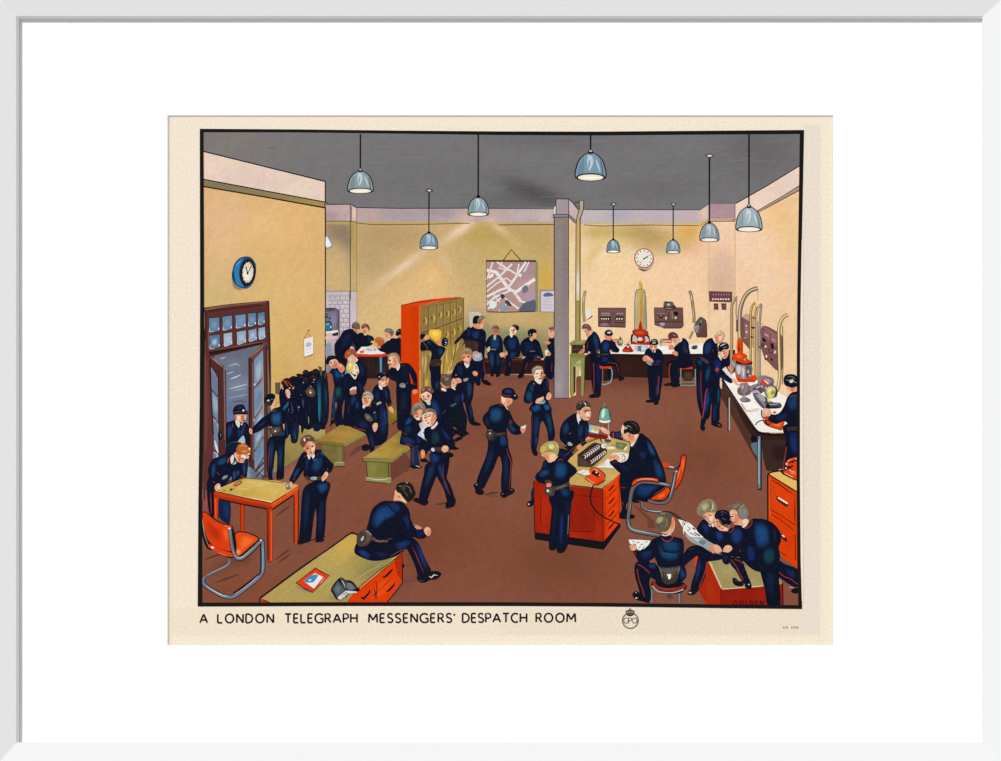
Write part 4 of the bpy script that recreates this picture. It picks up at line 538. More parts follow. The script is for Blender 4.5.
F(N0, '470 328.4 474 326 480 328 484.4 330.4 486 334 485.4 345 484.4 354 485 366 484 378 482 380 476 372 472 362 466 352 465 344 462 338.4 457 343 455 344.4 454.8 341.4 460 336 465 330'); D(N0, '1b3a66', '472 331 479 330 480 336 477 340 472 338'); D(N0, '1a2544', '467 328 471 328 471 336 467 337'); F('3a2a28', '466 341 478 342 477 351 468 350'); L('5c4640', .8, '475 342 476 348', 1); L('4a2c28', 1, '462 346 466 340', 1); F('a0a2aa', '472.4 353 481 353 481.6 360 474 360.4'); D('a0a2aa', 'c4c8d0', '474 354 480 354 480 358 475 358'); L('7c3126', .8, '483.4 358 484.6 370 487 380', 1); F(SR, '473 352 477 351 478 353.4 474 354'); F(K, '481 380 486 380 491 383.4 490 385.4 484 384')
F(SR, '472.6 325 476 323.6 479.4 326 481 328.6 478 329 474 327.4'); F(N0, '472.8 320 474 316.6 478 315.6 480 317.4 479.4 321 477 323.4 473 323.6'); person('fair-haired boy looking aside behind the one opening the far locker')
F(SK, '479.6 322 482.4 318.4 484.6 318.6 484.8 323 482.4 328.6 479.6 327'); F(SR, '482 320 484.4 321 483 326'); F('7d6a4c', '477.4 322 479 317.4 482.4 315.4 484.8 317.6 482.4 319.6 481 323.4 479 324.4'); L('b0a078', .6, '479.6 319.4 482.4 317', 1); L('c9c0c4', 1.2, '480 313.4 482.4 314.6', 1)
# group on second bench
person('boy holding his cap standing behind the crowd near the lockers')
F(N0, '451 378 455 366 460 361.4 464 360.6 470 360 474.6 361.6 477.4 366 479 372 479.4 378 476 380 474 384 473 396 470.8 404 472.4 412 474.8 422 473 425 469 422 466.6 412 464 402 461 408 460 418 455 414 452 396'); D(N0, '1a2440', '457 366 462 364 464 374 458 378'); D(N0, '1b4054', '466 382 472 382 472 394 468 400'); D(N0, '1d4a92', '459.6 394 464 393 463.6 402 460 404'); D(N0, '18304a', '468 404 471 404 473.4 416 471 420'); F(K, '470.6 422 475 421.4 480.6 424 479 425.6 472 425'); L('7a2c24', .7, '460 363.6 462 361.2', 1); F('9a9a96', '463.6 379 468 378 467.4 380.6 464 381.4'); F(N0, '474 374 478.4 373 480.4 380 480 385 476.4 385 474.4 380'); F(SR, '472.6 372 475.4 371 478 373.4 476.6 376 473.6 375.4'); L('f0c09a', .8, '474 372.4 476.6 374', 1)
F(WH, '464 363.6 465.6 362.6 468 364.6 469.4 362 469.2 365.4 467 368'); F(SR, '461.6 355 464 353 470 353.8 471.6 356 470.4 361 467.4 364 464.6 362.4 462.4 359'); F('f0b898', '464 358 467 356.6 469 359.4 467 362.4 465 361.4'); F('92795a', '461 352.6 462.4 349.4 466 347.6 470.4 348.6 472.4 352 471.4 355 468 354 464.6 354 462 355.4'); L('bfa27c', .8, '463 351.4 466 349.4 470 350.8', 1); L('3a2620', .8, '462.6 357.4 465.6 357.6', sm=0)
person('boy seen from behind on the second bench among the seated group')
F(N0, '430.6 397 436 390 441 388 446 389 452 388 460 392 462 400 464 408 467 418 466 430 467 434 462 437 456 434 450 440 452 436 444 436 434 430 428 420'); D(N0, '18234a', '452 396 460 394 461 402 456 406'); F('131820', '450 412 460 408 466 418 465 428 460 432 452 428'); L('7a2c24', .8, '439 389.4 442 391 445 391', 1); L('4a3a30', 1, '442 414 446 410', 1); F('3c6a58', '451 405.6 455.6 403 456 404.6 452 406.4'); L('8c4a34', 1.4, '453 427 456.6 429.4', 1)
F(K, '458 433 463 430.4 468.6 432.6 467.4 434.6 460 435'); F(K, '454 440 458 437 462.8 437 462 438.8 456 441.4'); F(K, '447 448 451 444.6 457.4 447.6 459.2 448.6 455 450 450 449'); F(K, '441 455 446 452 451 453.6 453.6 456 450 457.6 444 457')
F(SD, '440.4 382 442 386 446 388.4 449 387 449.6 380 446 378'); F('d08a64', '441 383 444 385.4 446 388 443 387'); F(WH, '441 388.6 443.4 387.8 446.4 390 445.6 391.4 442.4 390.4'); F('5c4a42', '440.4 380 442 376.4 446 375 450.4 376 451.6 380 450.4 384.4 447 386 443 384.4'); D('5c4a42', '9a8a84', '444 378 448 376.6 449.6 379 446 382'); L('9a7c60', .6, '442 377 446 375.6', 1)
person('boy on the second bench raising his hands to his face')
F(SK, '451 385 453 378 457 377.6 461 379.4 461 382.6 457 383.4 455.6 387 452.4 388.4'); F(SR, '455 379 460 380 460.4 382 456 382.4'); G(WH, '451 387.4 453.4 386.6 455.8 389.6 454.6 390'); F(N0, '452 376.4 455 373.6 459 374 461 377.4 458 378 454 378.6'); E('7c7e84', 456, 375, 1, .7); L('8a4a3c', .5, '452.6 382 454 384', sm=0)
person('red-brown haired boy on the second bench looking down')
F(N1, '420 398 424 399 428 402.6 433 399 437 400 440 408 442 416 438 420 430 414 424 404'); D(N1, '1d3c6c', '430 402 436 401 440 412 436 416'); F(SL, '421 394 423 391 428 391 431.4 394 431 399 428.6 402.6 425 401.4 422 399'); F(SK, '427 394 430.4 395 430 399 427 401'); F('c9826a', '423 397 426 398.6 424.6 401 422.6 399'); L('5a3428', .6, '422 396 424.4 396.4', sm=0); L('5a3428', .6, '427 396.6 429.6 396.4', sm=0); G(WH, '426.6 401.6 429 403.4 431 401 430 405 427.4 404.4'); F('7a4a44', '420.6 393.6 421.6 389.4 425 386.8 429.6 386.6 431.8 390 431.6 394.4 429.4 393 426.4 391.6 422.6 393.4'); L('c9a49c', .8, '422.6 391 424.6 388', 1); L('d0b0a8', .6, '428 388 430.4 390.4', 1); L('4c2826', .6, '425 390.4 428 389', 1)
P('printed_bench', 'long bench with a yellow-green top, nearest the middle of the room')
wash('362.6 458 378 448 400 431 408 434 414 446 404 454 394 459.6 388 458.6', blend('a5883f', [(390,446,10,5,-30,'b3913c',.8),(375,455,10,2.5,0,'b39a50',.8),(400,445,10,3,0,'8a7434',.8),(400,436,5,4,0,'7c6430',.7),(385,456,6,2,0,'a8963c',.7)]), 2)
G('857f4a', '362.4 458.6 390 459 392.6 462.4 364 461'); G('8c8048', '391 459.4 408 447.4 408 450.4 392 462'); wash('366.6 461.6 390 462.2 390 478.4 368 477.6', blend('7d773c', [(373,468,4,6,0,'8c8548',.8),(382,470,5,8,0,'757034',.7),(388,468,2,8,0,'6a6434',.8)]), 2); L('50481f', .7, '363.6 461.2 392 463', sm=0); L('4a4424', .9, '388.4 463.4 388.4 478', sm=0); L('4a4424', .5, '391.2 463 391 481', sm=0); L(K, .4, '362.4 458.4 364 461.4 366.4 462 367.4 477', sm=0)
G('8c8a58', '365.4 477 391.4 477.4 391.2 483.6 366 481'); L('d6d4b4', .7, '366 477 374 479.4 384 479.6 391 477.4', 1); L('4a4424', .7, '365.6 481 391 483.8', sm=0); wash('392 463 398 460 404 452 412 462 408 470 396 477 392 480', blend('6b4032', []), 4)
person('boy bent forward on the nearer bench beside the walking boy')
F(N0, '401 436 402.6 426 405 419 409 415.4 416 415 419 419 422 424 420 434 424 440 429 442 430 448 428 451 420 447 416 446 418 456 419.4 466 415 468.6 410.6 466 410.6 452 408.6 446 400 444'); D(N0, '1f4a80', '405 422 409 416.6 413 418 411 423 406 427'); D(N0, '1c3568', '401 436 410 437 416 441 414 445 402 444'); D(N0, '1a3040', '404 426 411 425 412 433 405 434'); L('5a4030', 1.4, '402.6 432.6 408 435 406 434', 1); L('8a3523', .8, '405 443.6 410 445 415 446.6', 1); D(N0, '1c2c58', '416 436 422 440 421 446 417 444'); F('1a2a4c', '411.4 448 418 447 418 464 414.6 466 411.4 463'); L('5a3a34', 1.2, '413 448 412.8 463', sm=0); F(K, '409.6 465.6 414 465.6 421.4 466 420 468.4 413.6 467.8 409.4 466.6'); L('c9c4c0', .5, '416 465.8 420 467', sm=0); F(N0, '418 446 422 440 427 442 427.6 452 423 458 420 454')
F('bfc8d8', '420 424 425 420.6 427.4 425 430 434 426 439.4 421 437 417.6 434.4 421 430'); D('bfc8d8', 'f0f0ec', '421 430 426 425 428.4 432 425 438 421 436'); L('6c6a70', .5, '422.6 432 424 434', sm=0)
F(SK, '419 424 421 422.6 422.4 425 420.6 428'); F(SK, '412.6 415 414 410 418 407 422 409 423.6 413 421.6 417 418 419 415 418.4'); F(SR, '415 412 418 411 419 415 416 417'); F('8a7464', '412.2 412 413 405.4 416.6 402.4 421 402 424.6 405 425.4 409.6 423.6 412 421.4 409.6 417.4 410.4 415 414.4 413.4 417'); L('b8a698', .9, '414.6 407 418 403.8 422.4 405', 1); L('5c4638', .7, '414.6 411 418 408 422 408', 1); L('a89484', .6, '419.6 405.6 423.6 408.6', 1); F(WH, '416 418.4 419 417.6 420 419.8 417 420'); F(SR, '420.6 452 422.4 449.6 424.6 451 425.2 455.6 423 458.6 421 456.8'); L('f0b89a', .7, '422.4 451.6 423.4 455', 1); F(K, '420 460.4 424 458 428 460.6 427.6 462.2 422 461.8'); L('7c3126', .7, '420.4 452 420.4 459', 1)
person('smiling boy with a side parting striding across the middle of the floor')
F(N0, '425 466 431 460 439.6 452 449 455 448 470 446.6 478 450 484 454 496 455.6 502.4 450 505 446.6 500 444 490 438 479 436.6 476 434 482 430 492 427 500 421 500.4 419 498 421 486 424 474'); D(N0, '1c3050', '430 462 436 462 434 474 429 484 425 490 423.4 486'); D(N0, '1d3a5c', '437 464 442 464 444 478 441 480'); D(N0, '18304e', '441 482 446 480 450 492 448 494'); D(N1, '1d3870', '430 453 438 452 440 460 434 464 430 461'); L('8a3040', .8, '443.4 463 443.2 474 444 480 448 490 450.6 496', 1)
F(K, '413.4 499 416 497.6 420 498.6 427.4 500 427.6 504 423 505.2 417 502.4 413.6 501'); F(K, '446 502 452 500.6 455 502.6 454 506 449 508 446 507.8'); L('5a3a2e', 1.4, '436 504.6 446 502.4', 1)
F(N0, '424 430 428 426.6 433 425.6 437 422 441 425 447 430 453 438 455 444 452 449 447 449 446.6 452 438 455.4 431 452 429 446 427 440 424.6 438'); D(N0, '1b3a44', '431 432 438 430 441 440 436 446 431 444'); D(N0, '1c2f62', '439 427 445 431 451 439 448 441'); L('9a4a34', .8, '433 430.4 436 426.4 438.6 423', 1); L('9a4a34', .8, '429.6 432 428.6 429', 1); F(N0, '441.6 444 448 442 453.4 444.6 452 448.4 447 450'); F('4a3028', '432 447.6 441 447.6 441 451.4 432.4 450.6'); F('c2ccd4', '431 449 433 447.6 434.6 449.6 434 451.6 431.8 451'); F(SK, '441.4 449.4 443 446 446.6 445.6 448.6 448 447.6 451 444 452.4'); L('f4c498', 1, '443.6 447.4 447 447.4', 1); F(K, '441.6 452 446 453 450 452 453.6 455 450 457 445.6 455')
F(WH, '431 427.4 434.4 424.6 437 421.4 437.6 424 433.6 428.4 431.4 429'); F(N0, '428 426 431 427.4 430.4 434 427 431'); F(SL, '422.2 414 424 410.6 430 410 435 412.6 436.2 417 434.6 422 431 426 427.6 426.2 424 422.6 422.4 418.6'); F(SR, '432.6 413 436 415.4 435 420 431.6 424.4 431 420'); F('eab294', '424 413 427 412.4 428 417 425.4 418'); L('8a5040', .6, '424 418.6 425.6 418', sm=0); L('8a5040', .6, '427.6 416.6 429.8 415.8', sm=0); L('a8442f', .8, '427 423.4 429 422.6', 1); E('c98a80', 426, 420.6, .9, .6); F('7c6a60', '421.6 415.4 422.6 411 426 409 431 408.4 435 410.6 436.6 414.6 435.4 414.6 432 412 427 412.4 424.6 413.4'); L('a3948c', .8, '424 411.4 428.6 409.6', 1); L('4a3c38', .9, '429.6 410.4 435 412.4', 1); L(SK, .5, '436.2 415.6 436.4 418', 1)
# ================================================================ centre of the floor
person('fair-haired boy standing beside the pillar with his hands at his belt')
F(N0, '532 412 540 406 550 408 552 416 554 426 555 434 553.6 440 548.6 441 547 430 542.6 421 540 426 538.6 440 536.6 449 537.6 453 536.6 455.6 533 454.4 531.4 450 530.6 444 531 430'); D(N0, '1c2f58', '534 414 540 414 540 424 537 440 534 444 533 430'); D(N0, '154058', '544 412 550 412 553 426 552 436 549 436 548 426'); D(N0, '1c4468', '535 436 538 436 536.6 446 535 447'); L('5a2a2e', .9, '533 416 531.6 430 531.4 446', 1); F(K, '531.4 446 534 450 537.6 452 536.8 456 533.6 454.6')
F(N0, '523.4 400 525 392 528 384 533 380 538 379.4 542 382 544.6 378 548 379.6 549 386 549 390 551 395 549.4 398 548 401 551 407 551.6 411 547.6 412.6 542 409 537 414 531 411.4 529 408.6 532 403 526.8 403.4'); D(N0, '174a68', '525 394 530 388 533 394 532 402 526 402'); D(N0, '1a2f60', '546 379 548.6 381 548 390 546 388'); D(N0, '1f4f86', '530 408 536 404 541 404 541 410 534 413'); D(N0, '1c5f92', '543 404 549 403.6 551 408 548 411.4 544 409'); D(N0, '1a3a5c', '529 385 534 383 534 392 530 392'); L('8a3523', .8, '530.4 401.4 532.6 403', 1); L('c07a3c', .7, '533 383 534.8 384.4', 1); F('7d8890', '539.4 402.6 544 400 545.4 401.6 544 403.6 540 404'); L('a9b4ba', .5, '540 403 544 402.4', sm=0)
F(SK, '535.4 402.4 537 399 541 397.4 543.6 396.6 543.6 399.4 541 401.4 538 403.6'); L('f0cfa8', .9, '537.6 400.4 542.6 398', 1); F(SK, '546 397.6 547.6 393.4 549.6 392.4 551.4 395 550.6 398.6 547.6 400'); L(SR, .7, '548 398 549 394', 1)
F(WH, '534.4 380 536 378.4 539 381.6 541.4 380 541.2 383 539 384'); F(SL, '533 372 535 368.6 539 367.6 542.6 369.6 543.4 374 542.8 378.4 540.4 381.6 537.4 380.4 534.2 377.4'); F(SD, '541 371 543 371.6 543 376 541.6 380 540.6 376'); F('f6dcc8', '536.4 371 539 370.4 539.4 375 537.4 375.4'); L('6a4438', .5, '537 373.4 539 373.2', sm=0); L('6a4438', .5, '541 373 542.6 372.8', sm=0); L('a8442f', .6, '539.4 378.2 541.6 378', sm=0); F('93826a', '532 372.6 532.4 369 534.8 366.6 538.6 365.6 541.6 366.6 543 369.4 540.6 369.4 537 369.6 535.2 371.4 534.4 375'); L('c4b69c', .8, '533.8 369.4 537 367.2 541 368', 1)
person('boy in a peaked cap seen from behind striding with a paper in his hand')
F(N0, '486.6 432 492 430 505 431 508 440 508.6 448 512.4 460 511.6 472 511 488 508.6 492 501.6 491.6 501 478 502 466 499 456 494 468 488.6 479 483.6 488.4 479 486 476.4 482 480 471 486 456 488 444'); D(N0, '1b3f6c', '500 433 506 435 507.6 445 503 447 499 444'); D(N0, '162a48', '489 448 496 448 492 462 486 474 482 476 485 462'); D(N0, '1a2844', '503 452 508 454 509 468 508 484 504 486'); L('8c3330', 1, '506.6 448 508 454 511 462 510.4 476 508.8 489', 1)
F(K, '473.4 485 477 482.6 480.6 486 483 490 484 493.6 480.6 495 475.8 493.4 475 489'); E('9a9690', 476.6, 484.6, .9, .6); F(K, '500.4 493 503 490.4 508 489.6 512 488 514.8 489.8 513.6 493 508 496 504 498 500.4 496'); L('5c6068', .6, '510 490 513 489.6', 1); L('7c8086', .6, '502 494.6 503.6 493', 1); L('4f372c', 2, '484.6 494.8 492 493 499.6 492.4', 1); L('5c3c30', 1, '486 495.6 499.6 496.4', 1)
F(N0, '487.6 430 484 424 482.4 420 484 415 488 411 489 408 491 406 495 404.6 500 403.6 503.6 405.4 508 408.6 511 414 513.6 420 517 424.4 521.4 428 522 432.6 518 434.8 512 434 508 429.6 506.4 428 505.6 436 487 435'); D(N0, '1d5078', '490 408 497 406 503 409 504 418 498 424 490 422 488.6 414'); D(N0, '1a2a44', '484.6 418 488 416 490 424 488 428 485.6 424'); D(N0, '1b3a60', '507 422 512 424 517 430 516 433.6 511 432 508 427'); D(N0, '18284a', '491 432 496 431 497 440 491 440'); L('6a3434', .7, '499 404.6 503 406', 1); F('5c2c2c', '509 420.6 511.6 420 512 423.6 510 424.4')
sub('belt_pouch'); F('3a2c28', '486.6 432 490 428.6 494 431.4 498 433 505 431.8 505.6 434.6 499 436.4 494.4 436 493.4 440 489 440.4 486 437'); L('5c4a42', .8, '496 434.4 504 433', 1); F('544438', '487.6 432.6 491 431.6 492.6 434.6 490 437.6 487.6 436.4'); E('d8d6d0', 490, 433.4, .9, .8); L('7c6c60', .7, '488 430 492 430.6', 1); up()
F(SR, '520.4 428.4 523 426.6 525.4 428 525 431.6 522.8 433.4 521 431.6'); G(WH, '520.4 427 526.4 424.6 525.4 428.4 521.6 428.4'); F(SK, '501.4 396 504 395.4 508 397.6 512.4 399.4 511.6 403 509 405.4 506.6 406.4 503.6 404.4 501.6 403 501 399'); F(SR, '507 399.6 511 400.4 510 404 507.4 405'); F('f4cca8', '502 397.4 505 398.4 505 402 502.4 402'); L('e9ddc8', .8, '504 404.2 506.8 408.4 508.6 409.8', 1)
sub('cap'); F(N0, '501.6 394.6 502 390.6 504.4 388.4 508.6 387.6 513 388.8 515 391.6 515.8 394 518 396 516.8 399.4 514 399.8 511 398 506 397.8 502.6 396.6'); D(N0, '2c3a78', '503.4 391.4 506 389 511 389.4 513.6 392 510 394 505 393.6'); L('7c3a34', .7, '502.4 394 507 396 512 395', 1); E('d4d2cc', 515, 395.6, 1, .5, 20); up()
# ---- despatch desk
person('dark-haired boy with combed hair leaning on the far side of the desk')
F(N0, '543 470 550 462 552.4 452 557 448 572 452 572 462 560 468 556 476 548 486 540 497 534 502 531 500 536 488 541 478'); D(N0, '152040', '560 450 572 453 562 462 556 462'); F(K, '526.4 504.6 529 501 533 501 533 505.6 528.6 506.8'); E('c8c8c4', 528.8, 504.2, 1, .8); D(N0, '2a3448', '531 492 536 484 535 496 532 500')
F(N0, '559.6 434 561 426 565 420 570 416 575.4 413.2 579 416 585 418 588 422 589 430 588 438 586.6 444 584.6 446 577 446 572 452 564 446.6 560 441'); D(N0, '1c3c64', '562 426 567 421 570 426 568 434 563 436'); D(N0, '1c3464', '578 424 583 423 584 432 580 440 577 436'); D(N0, '1a2f58', '585 424 588 426 587.6 438 585 438'); L('7c6a50', 1.6, '558.6 436 560.4 441 564 445 567 446', 1); L('3a2a22', .5, '559.4 438 562 443', 1); F('a8a8a4', '567.6 443.4 569 441.8 572.4 444 572 445.6 568.6 445.4'); L('8c3b3c', 1, '568.6 434.4 571 432.4', 1); L('7c3126', .8, '581 438.6 581.4 442', 1)
F(SR, '576.6 446.6 578.4 444.4 580.8 444.4 582 446.6 580 449.4 577.4 449.4'); L('f0bfa0', .6, '578 446 580 445.6', 1); F(SR, '585.4 439 588.6 436.4 592.6 436 595 437.4 593 439.6 589 441 586.6 442'); L('f4d0b8', .7, '588 438 593 437', 1); L(SD, .5, '590 440.4 594.4 438.8', sm=0)
F(WH, '576.6 416 577.6 413.4 580.6 419 579.6 424.6 577.8 422'); F(N0, '579 421.6 582 420.6 581.6 424.4 579.6 426.6'); F(SK, '577 411.4 579.6 409.4 584.6 407 588.6 406.6 590.4 409.6 591 413.6 590.6 416.6 588.4 420 585 420.4 581.6 418.4 578.4 414.4'); F('c98470', '583.6 409 588 408.6 588.4 412 584 413'); F('f4d8c4', '586 413 589.6 411.4 590.4 415 587 417'); F('d9a88c', '582 415.4 586 416.4 586 419.6 583 418'); L('5c3a34', .6, '584.6 411.4 590.6 410', sm=0); L('8a4034', .5, '587.4 417.6 589.8 417', sm=0); E(SD, 579.2, 412.6, .8, 1.4)
F('38342e', '576.4 409.4 576 405.6 578.6 402.6 583 400.8 587.4 401.6 590 404.4 590.4 407 586 406.6 582 408.4 580.6 410.4 577.6 410.6'); L('c8c2b2', 1.2, '583.4 401.8 585.4 404 585.8 406.4', 1); L('8a8476', .7, '579 404 582 402.4', 1); L('6a6456', .7, '587.4 403 589 406', 1); L('171512', .9, '577.4 408 581 408.4 583.6 405', 1)
P('printed_desk', 'large red desk with a yellow top and a black plinth in the middle of the room')
wash('570 458 586 443.6 600 438.6 612 438 629 442.4 632 452 621 473.6 602 488 572 484.6 553 482', blend('c3a35c', [(580,455,10,6,-30,'d0ac60',.8),(612,478,12,6,0,'cfae68',.8),(620,445,10,5,0,'b79e5c',.7),(585,480,14,4,0,'c4a052',.8),(603,442,6,3,0,'c9b070',.7),(603,486,8,2,0,'a39a62',.8),(616,452,10,5,0,'b8a468',.6)]), 2)
L('6c5a30', .6, '563.6 457.4 575 447 586 441 600 437.4', 1)
wash('533.4 480.4 545 481.6 555 485 602.6 489.6 604 543 535 532', blend('99220f', [(545,510,8,20,0,'b22c10',.8),(585,520,12,20,0,'831e10',.7),(590,495,12,8,0,'8c2010',.6),(598,530,4,14,0,'ab2a10',.8),(575,536,14,4,0,'b42c10',.7)]), 3)
wash('602.6 489.6 620.6 472.6 620.6 522.6 604 543', blend('dd3c0c', [(612,490,5,12,0,'e8420c',.7),(612,515,5,10,0,'e04810',.6),(605,520,2,20,0,'c83410',.6)]), 3)
G(K, '534.4 532 603.6 541.6 619.6 522.6 620.4 524.6 620.4 526.6 603.6 549.8 534.8 539.2')
L(K, .6, '533.6 481 534.6 533', sm=0); L(K, .6, '602.8 489.6 603.4 543', sm=0); L('7c1d10', .8, '572 485.4 588 487.4 602.6 489.4', sm=0); L('54120c', .7, '574.6 494.6 588 496.4 600 496.6', 1); L('54120c', .6, '541 494 540.4 525.4 548 526.2', sm=0); L('54120c', .6, '572 531.4 592.4 531.6', sm=0); L('54120c', .5, '594 510 593.8 531', sm=0); L('54120c', .6, '545 488.6 562 491', 1); L('6c1a10', .5, '570.6 497 573.4 530', sm=0)
for a, b in (((605, 500), (619, 486)), ((605.4, 514.4), (619.4, 499)), ((605, 526.6), (619.4, 511))): L('5c1608', .8, [a, b], 1)
for x, y in ((611.4, 488.6), (611.6, 501.4), (611.6, 514.4), (611.2, 526.6)): L(K, 1.1, [(x-3.4, y+2), (x-2, y+1.6), (x+2, y-3), (x+2.4, y-4)], 1)
L('5c1608', .5, '604.8 491.6 605 541', sm=0); L('5c1608', .5, '619 476 619.2 520', sm=0); L('f07040', .6, '604 489 619.6 474.4', 1)
P('printed_telephone', 'red telephone on the near corner of the middle desk')
L(K, 1, '593.8 484.4 591.6 490 590.4 497 591.4 504 596 511 603 516.6 612 521 620 524.6', 0)
F('4b2a1c', '585 478 590 475.6 594 471 604 474 605.4 479 604 482 596 486 590 482'); F('c23a12', '584.4 478.4 588 475.4 592.6 473.6 598 476 605.6 479.6 604 481.6 597 485.4 590.6 483'); F('e8481a', '588.6 477.8 592.4 474.4 597.6 478 598.4 481.4 594.4 483.2 590 481'); L('e8b888', .6, '586.4 477.8 590.6 481.4 594.4 483.2', sm=0); L('8a2410', .8, '597 484.6 604.6 480.2', sm=0); L('f08a50', .6, '598 482 602.4 479', 1)
F('d8441a', '596.4 477 598 474.4 603 477 601 481 598 481.4'); F('2c1a14', '590.6 471 595 470 600 474 598.6 477 595 475.6 592 474'); L(K, 3.6, '590.4 470.4 594 469 599 471 603 474.6 604 477', sm=1); L('e8501e', 2.6, '590.4 470.4 594 469.2 599 471.4 602.6 475 603.6 477.4', sm=1); E('e8501e', 590.4, 470.8, 2.4, 2); E('e04818', 602.8, 477.6, 2, 2.4); L('f8c0a0', .6, '594 468.6 598.6 470.6', 1); E('f0dcd0', 596.4, 472.4, .9, .9); E('f0d0c0', 599.4, 475, .8, .7); L('9a8a6a', .6, '605.6 474.6 605.4 478 603.6 480.6', 1)
P('printed_rack', 'dark sorting rack with white slips standing on the middle desk')
G('4a3430', '577.4 454.6 580 455.6 592.4 464.4 592 467.4 577.4 466.4'); G('3a2824', '577.4 454.6 592 443.4 596 442.6 601.6 444.4 607 450 606.6 453.4 592.4 466.6 580 456'); L('5a443c', .8, '578 454.6 592.6 443.6 598 443.2', 1); wash('578 456 591 464.4 591 466.8 578 466', blend('50392f', [(584,462,4,4,0,'5c443c',.7)]), 2)
for k in range(8):
    t = k/7; x, y = 584+13.6*t, 455.6-9.6*t
    L('e4dcd8', 1, [(x, y-1), (x+1.6, y+.4), (x+1, y+3.4)], 1); E('8c7c78', x+.6, y+2.4, .5, .9); L('b8a0a0', .6, [(x-1.6, y-.4), (x, y-.8)], 1)
    x, y = 591+13*t, 461-9.6*t; L('e8e0dc', 1, [(x-.6, y-.6), (x+1.2, y+.4), (x+.8, y+3.2)], 1); E('7c6c74', x, y+2.2, .5, .9)
L('17151c', .9, '590 459.6 605 448.6', 1); L('5c6a4a', .6, '593 467 606.6 453.6', 1)
P('printed_papers', 'white papers and blotter spread on the desk top')
G('e6ddd6', '577 472.4 583 469.6 589 470.6 590 474.6 585 475.4'); L('b0a4a4', .6, '580.6 473 586 471.6', 1); L('6a5c50', .6, '577 473.4 584 475.4 589 475.6', sm=0); G('e9e0d8', '596.6 467.6 604 462 613 453 622 452.4 630 454 628 460 622 464 616 466 612.6 468.4'); F('d9b8ae', '598 465 603 462.6 606 463.6 600 466'); L('8a8c94', .7, '597 467.8 606 468 612.8 469', sm=0); E('8d8684', 623.6, 458, 2, 3); E('e9e0d8', 623.4, 458, 1.2, 2); L('7c747c', .6, '620 461 624 462.4', 1)
F('6e7452', '615.6 443.6 617 442 626.4 443.6 626 447.6 622 449.6 616.4 448'); D('6e7452', '8c9070', '617 444 624 444.6 622 448'); F('e9e4d8', '624 449.6 625.6 446.8 627.4 446.6 625.6 450'); G('dcd2c0', '606 447 612 446 616 448 614.6 449.4 607 449.2'); L('f0e8e0', .6, '607 448 614 447.6', sm=0); L('7a6c4c', .7, '611 445.4 615 445.4', 1); L('5c5638', .6, '618.6 454 625 454.4', 1); F('e6e0e0', '601 446 603 443.8 606.4 445 605.8 447.4 603 448.4'); E('6a6468', 605, 446, .9, .7)
P('printed_lamp', 'green-shaded desk lamp on the middle desk')
L('b0a8b4', .7, '608.4 422 608.6 430', sm=0); F('3c3c54', '604.4 441 607 439.4 610.8 440 610.4 442.2 606.6 443'); L('8c90a8', .6, '605 442 610 442.2', sm=0); L(K, .9, '599 433 600.4 439 602 443', 1); L(K, .7, '600 440 602.4 436.6', 1); L('4b4460', .7, '605 424 605.4 440', sm=0)
F(K, '598.6 421 599.4 412 602 407.6 605 406.6 608.4 409 610.4 414 610.8 421.6 605 422.8'); F('6fa394', '599.2 420.6 600 412.6 602.4 408.4 605 407.6 608 409.6 609.6 414 610.2 420.6 605 421.4'); F('c8e2d4', '601.4 417 602 411 604.4 409 605 413 603.4 418'); L('3f7f6c', 1, '608 411 609.4 416 609.4 420', 1); F('eee8dc', '599.4 420.2 605 421 610.2 420.4 609.8 422 605 423 600 422'); L('7c7468', .7, '604.8 403 604.8 407', sm=0); L('9a9088', .5, '602.4 407.6 604.6 403.4', sm=0); L('4c5a54', .6, '610 412 607 407', 1)
P('printed_photograph', 'small coloured picture card propped at the back of the desk')
G('7c1d1a', '588.4 433.6 600 434 607 436 606.4 439.6 600 438.4 589 437.4'); G('8fb8c8', '589.4 424.4 600 426.4 598.6 434 588.6 431.8'); G('d6e2e2', '591 430 596 428 598.6 430 597.6 433.4 590.6 431.6'); F('e0a840', '593 427.6 596 426.4 599 428.4 597.4 431.4 593.6 430.4'); L('5c8090', .5, '589.4 424.6 600 426.4', sm=0)
person('fair curly-haired boy with his back turned writing at the near end of the desk')
F(N0, '551 494 572 490 573.6 496 571.6 502 570.4 514 569.6 530 568.6 542 566.6 548 563 552.6 557.8 552.4 556.4 548 552.4 550 549.4 548.4 549 538 550.4 522 551.6 508 549 500'); D(N0, '1d2c62', '560 512 564 512 564 530 561.6 546 558.6 544'); D(N0, '161c2c', '553 504 558 504 557 524 554 544 551.4 540'); F('141c34', '566 504 570 504 568.6 530 566.4 542'); L('7a7468', .5, '568.6 515 567.8 534', sm=0); F(K, '549 545 554 545 556 549 551.6 550.4 549.4 549.4'); F(K, '556.4 549 560 547.4 565 547 566 549.6 562 553 558 552.8')
F(N0, '535 478 537 473 540.6 470 544 461 547.6 458.4 549.4 461 554 462 558 458 560 456.6 566 459.6 570.6 463.6 575.6 467.8 577 471.6 574 475 570 478.6 569 486 571.4 494 573.6 497.6 567.4 500 556 499.4 549 496.4 545 485 538.6 482.4'); D(N0, '1c4a78', '554 464 560 460 567 464 568 474 563 480 554 478'); D(N0, '1d426e', '537 475 543 469 550 469 550 474 542 478'); D(N0, '163a62', '560 488 568 488 571 494 566 498 560 494'); D(N0, '183050', '543 462 547 461 546 468 543 468'); L('9a3c34', .8, '557.4 461 561 459 563.4 461', 1); L('7c3126', .6, '543 486 545.4 484', 1)
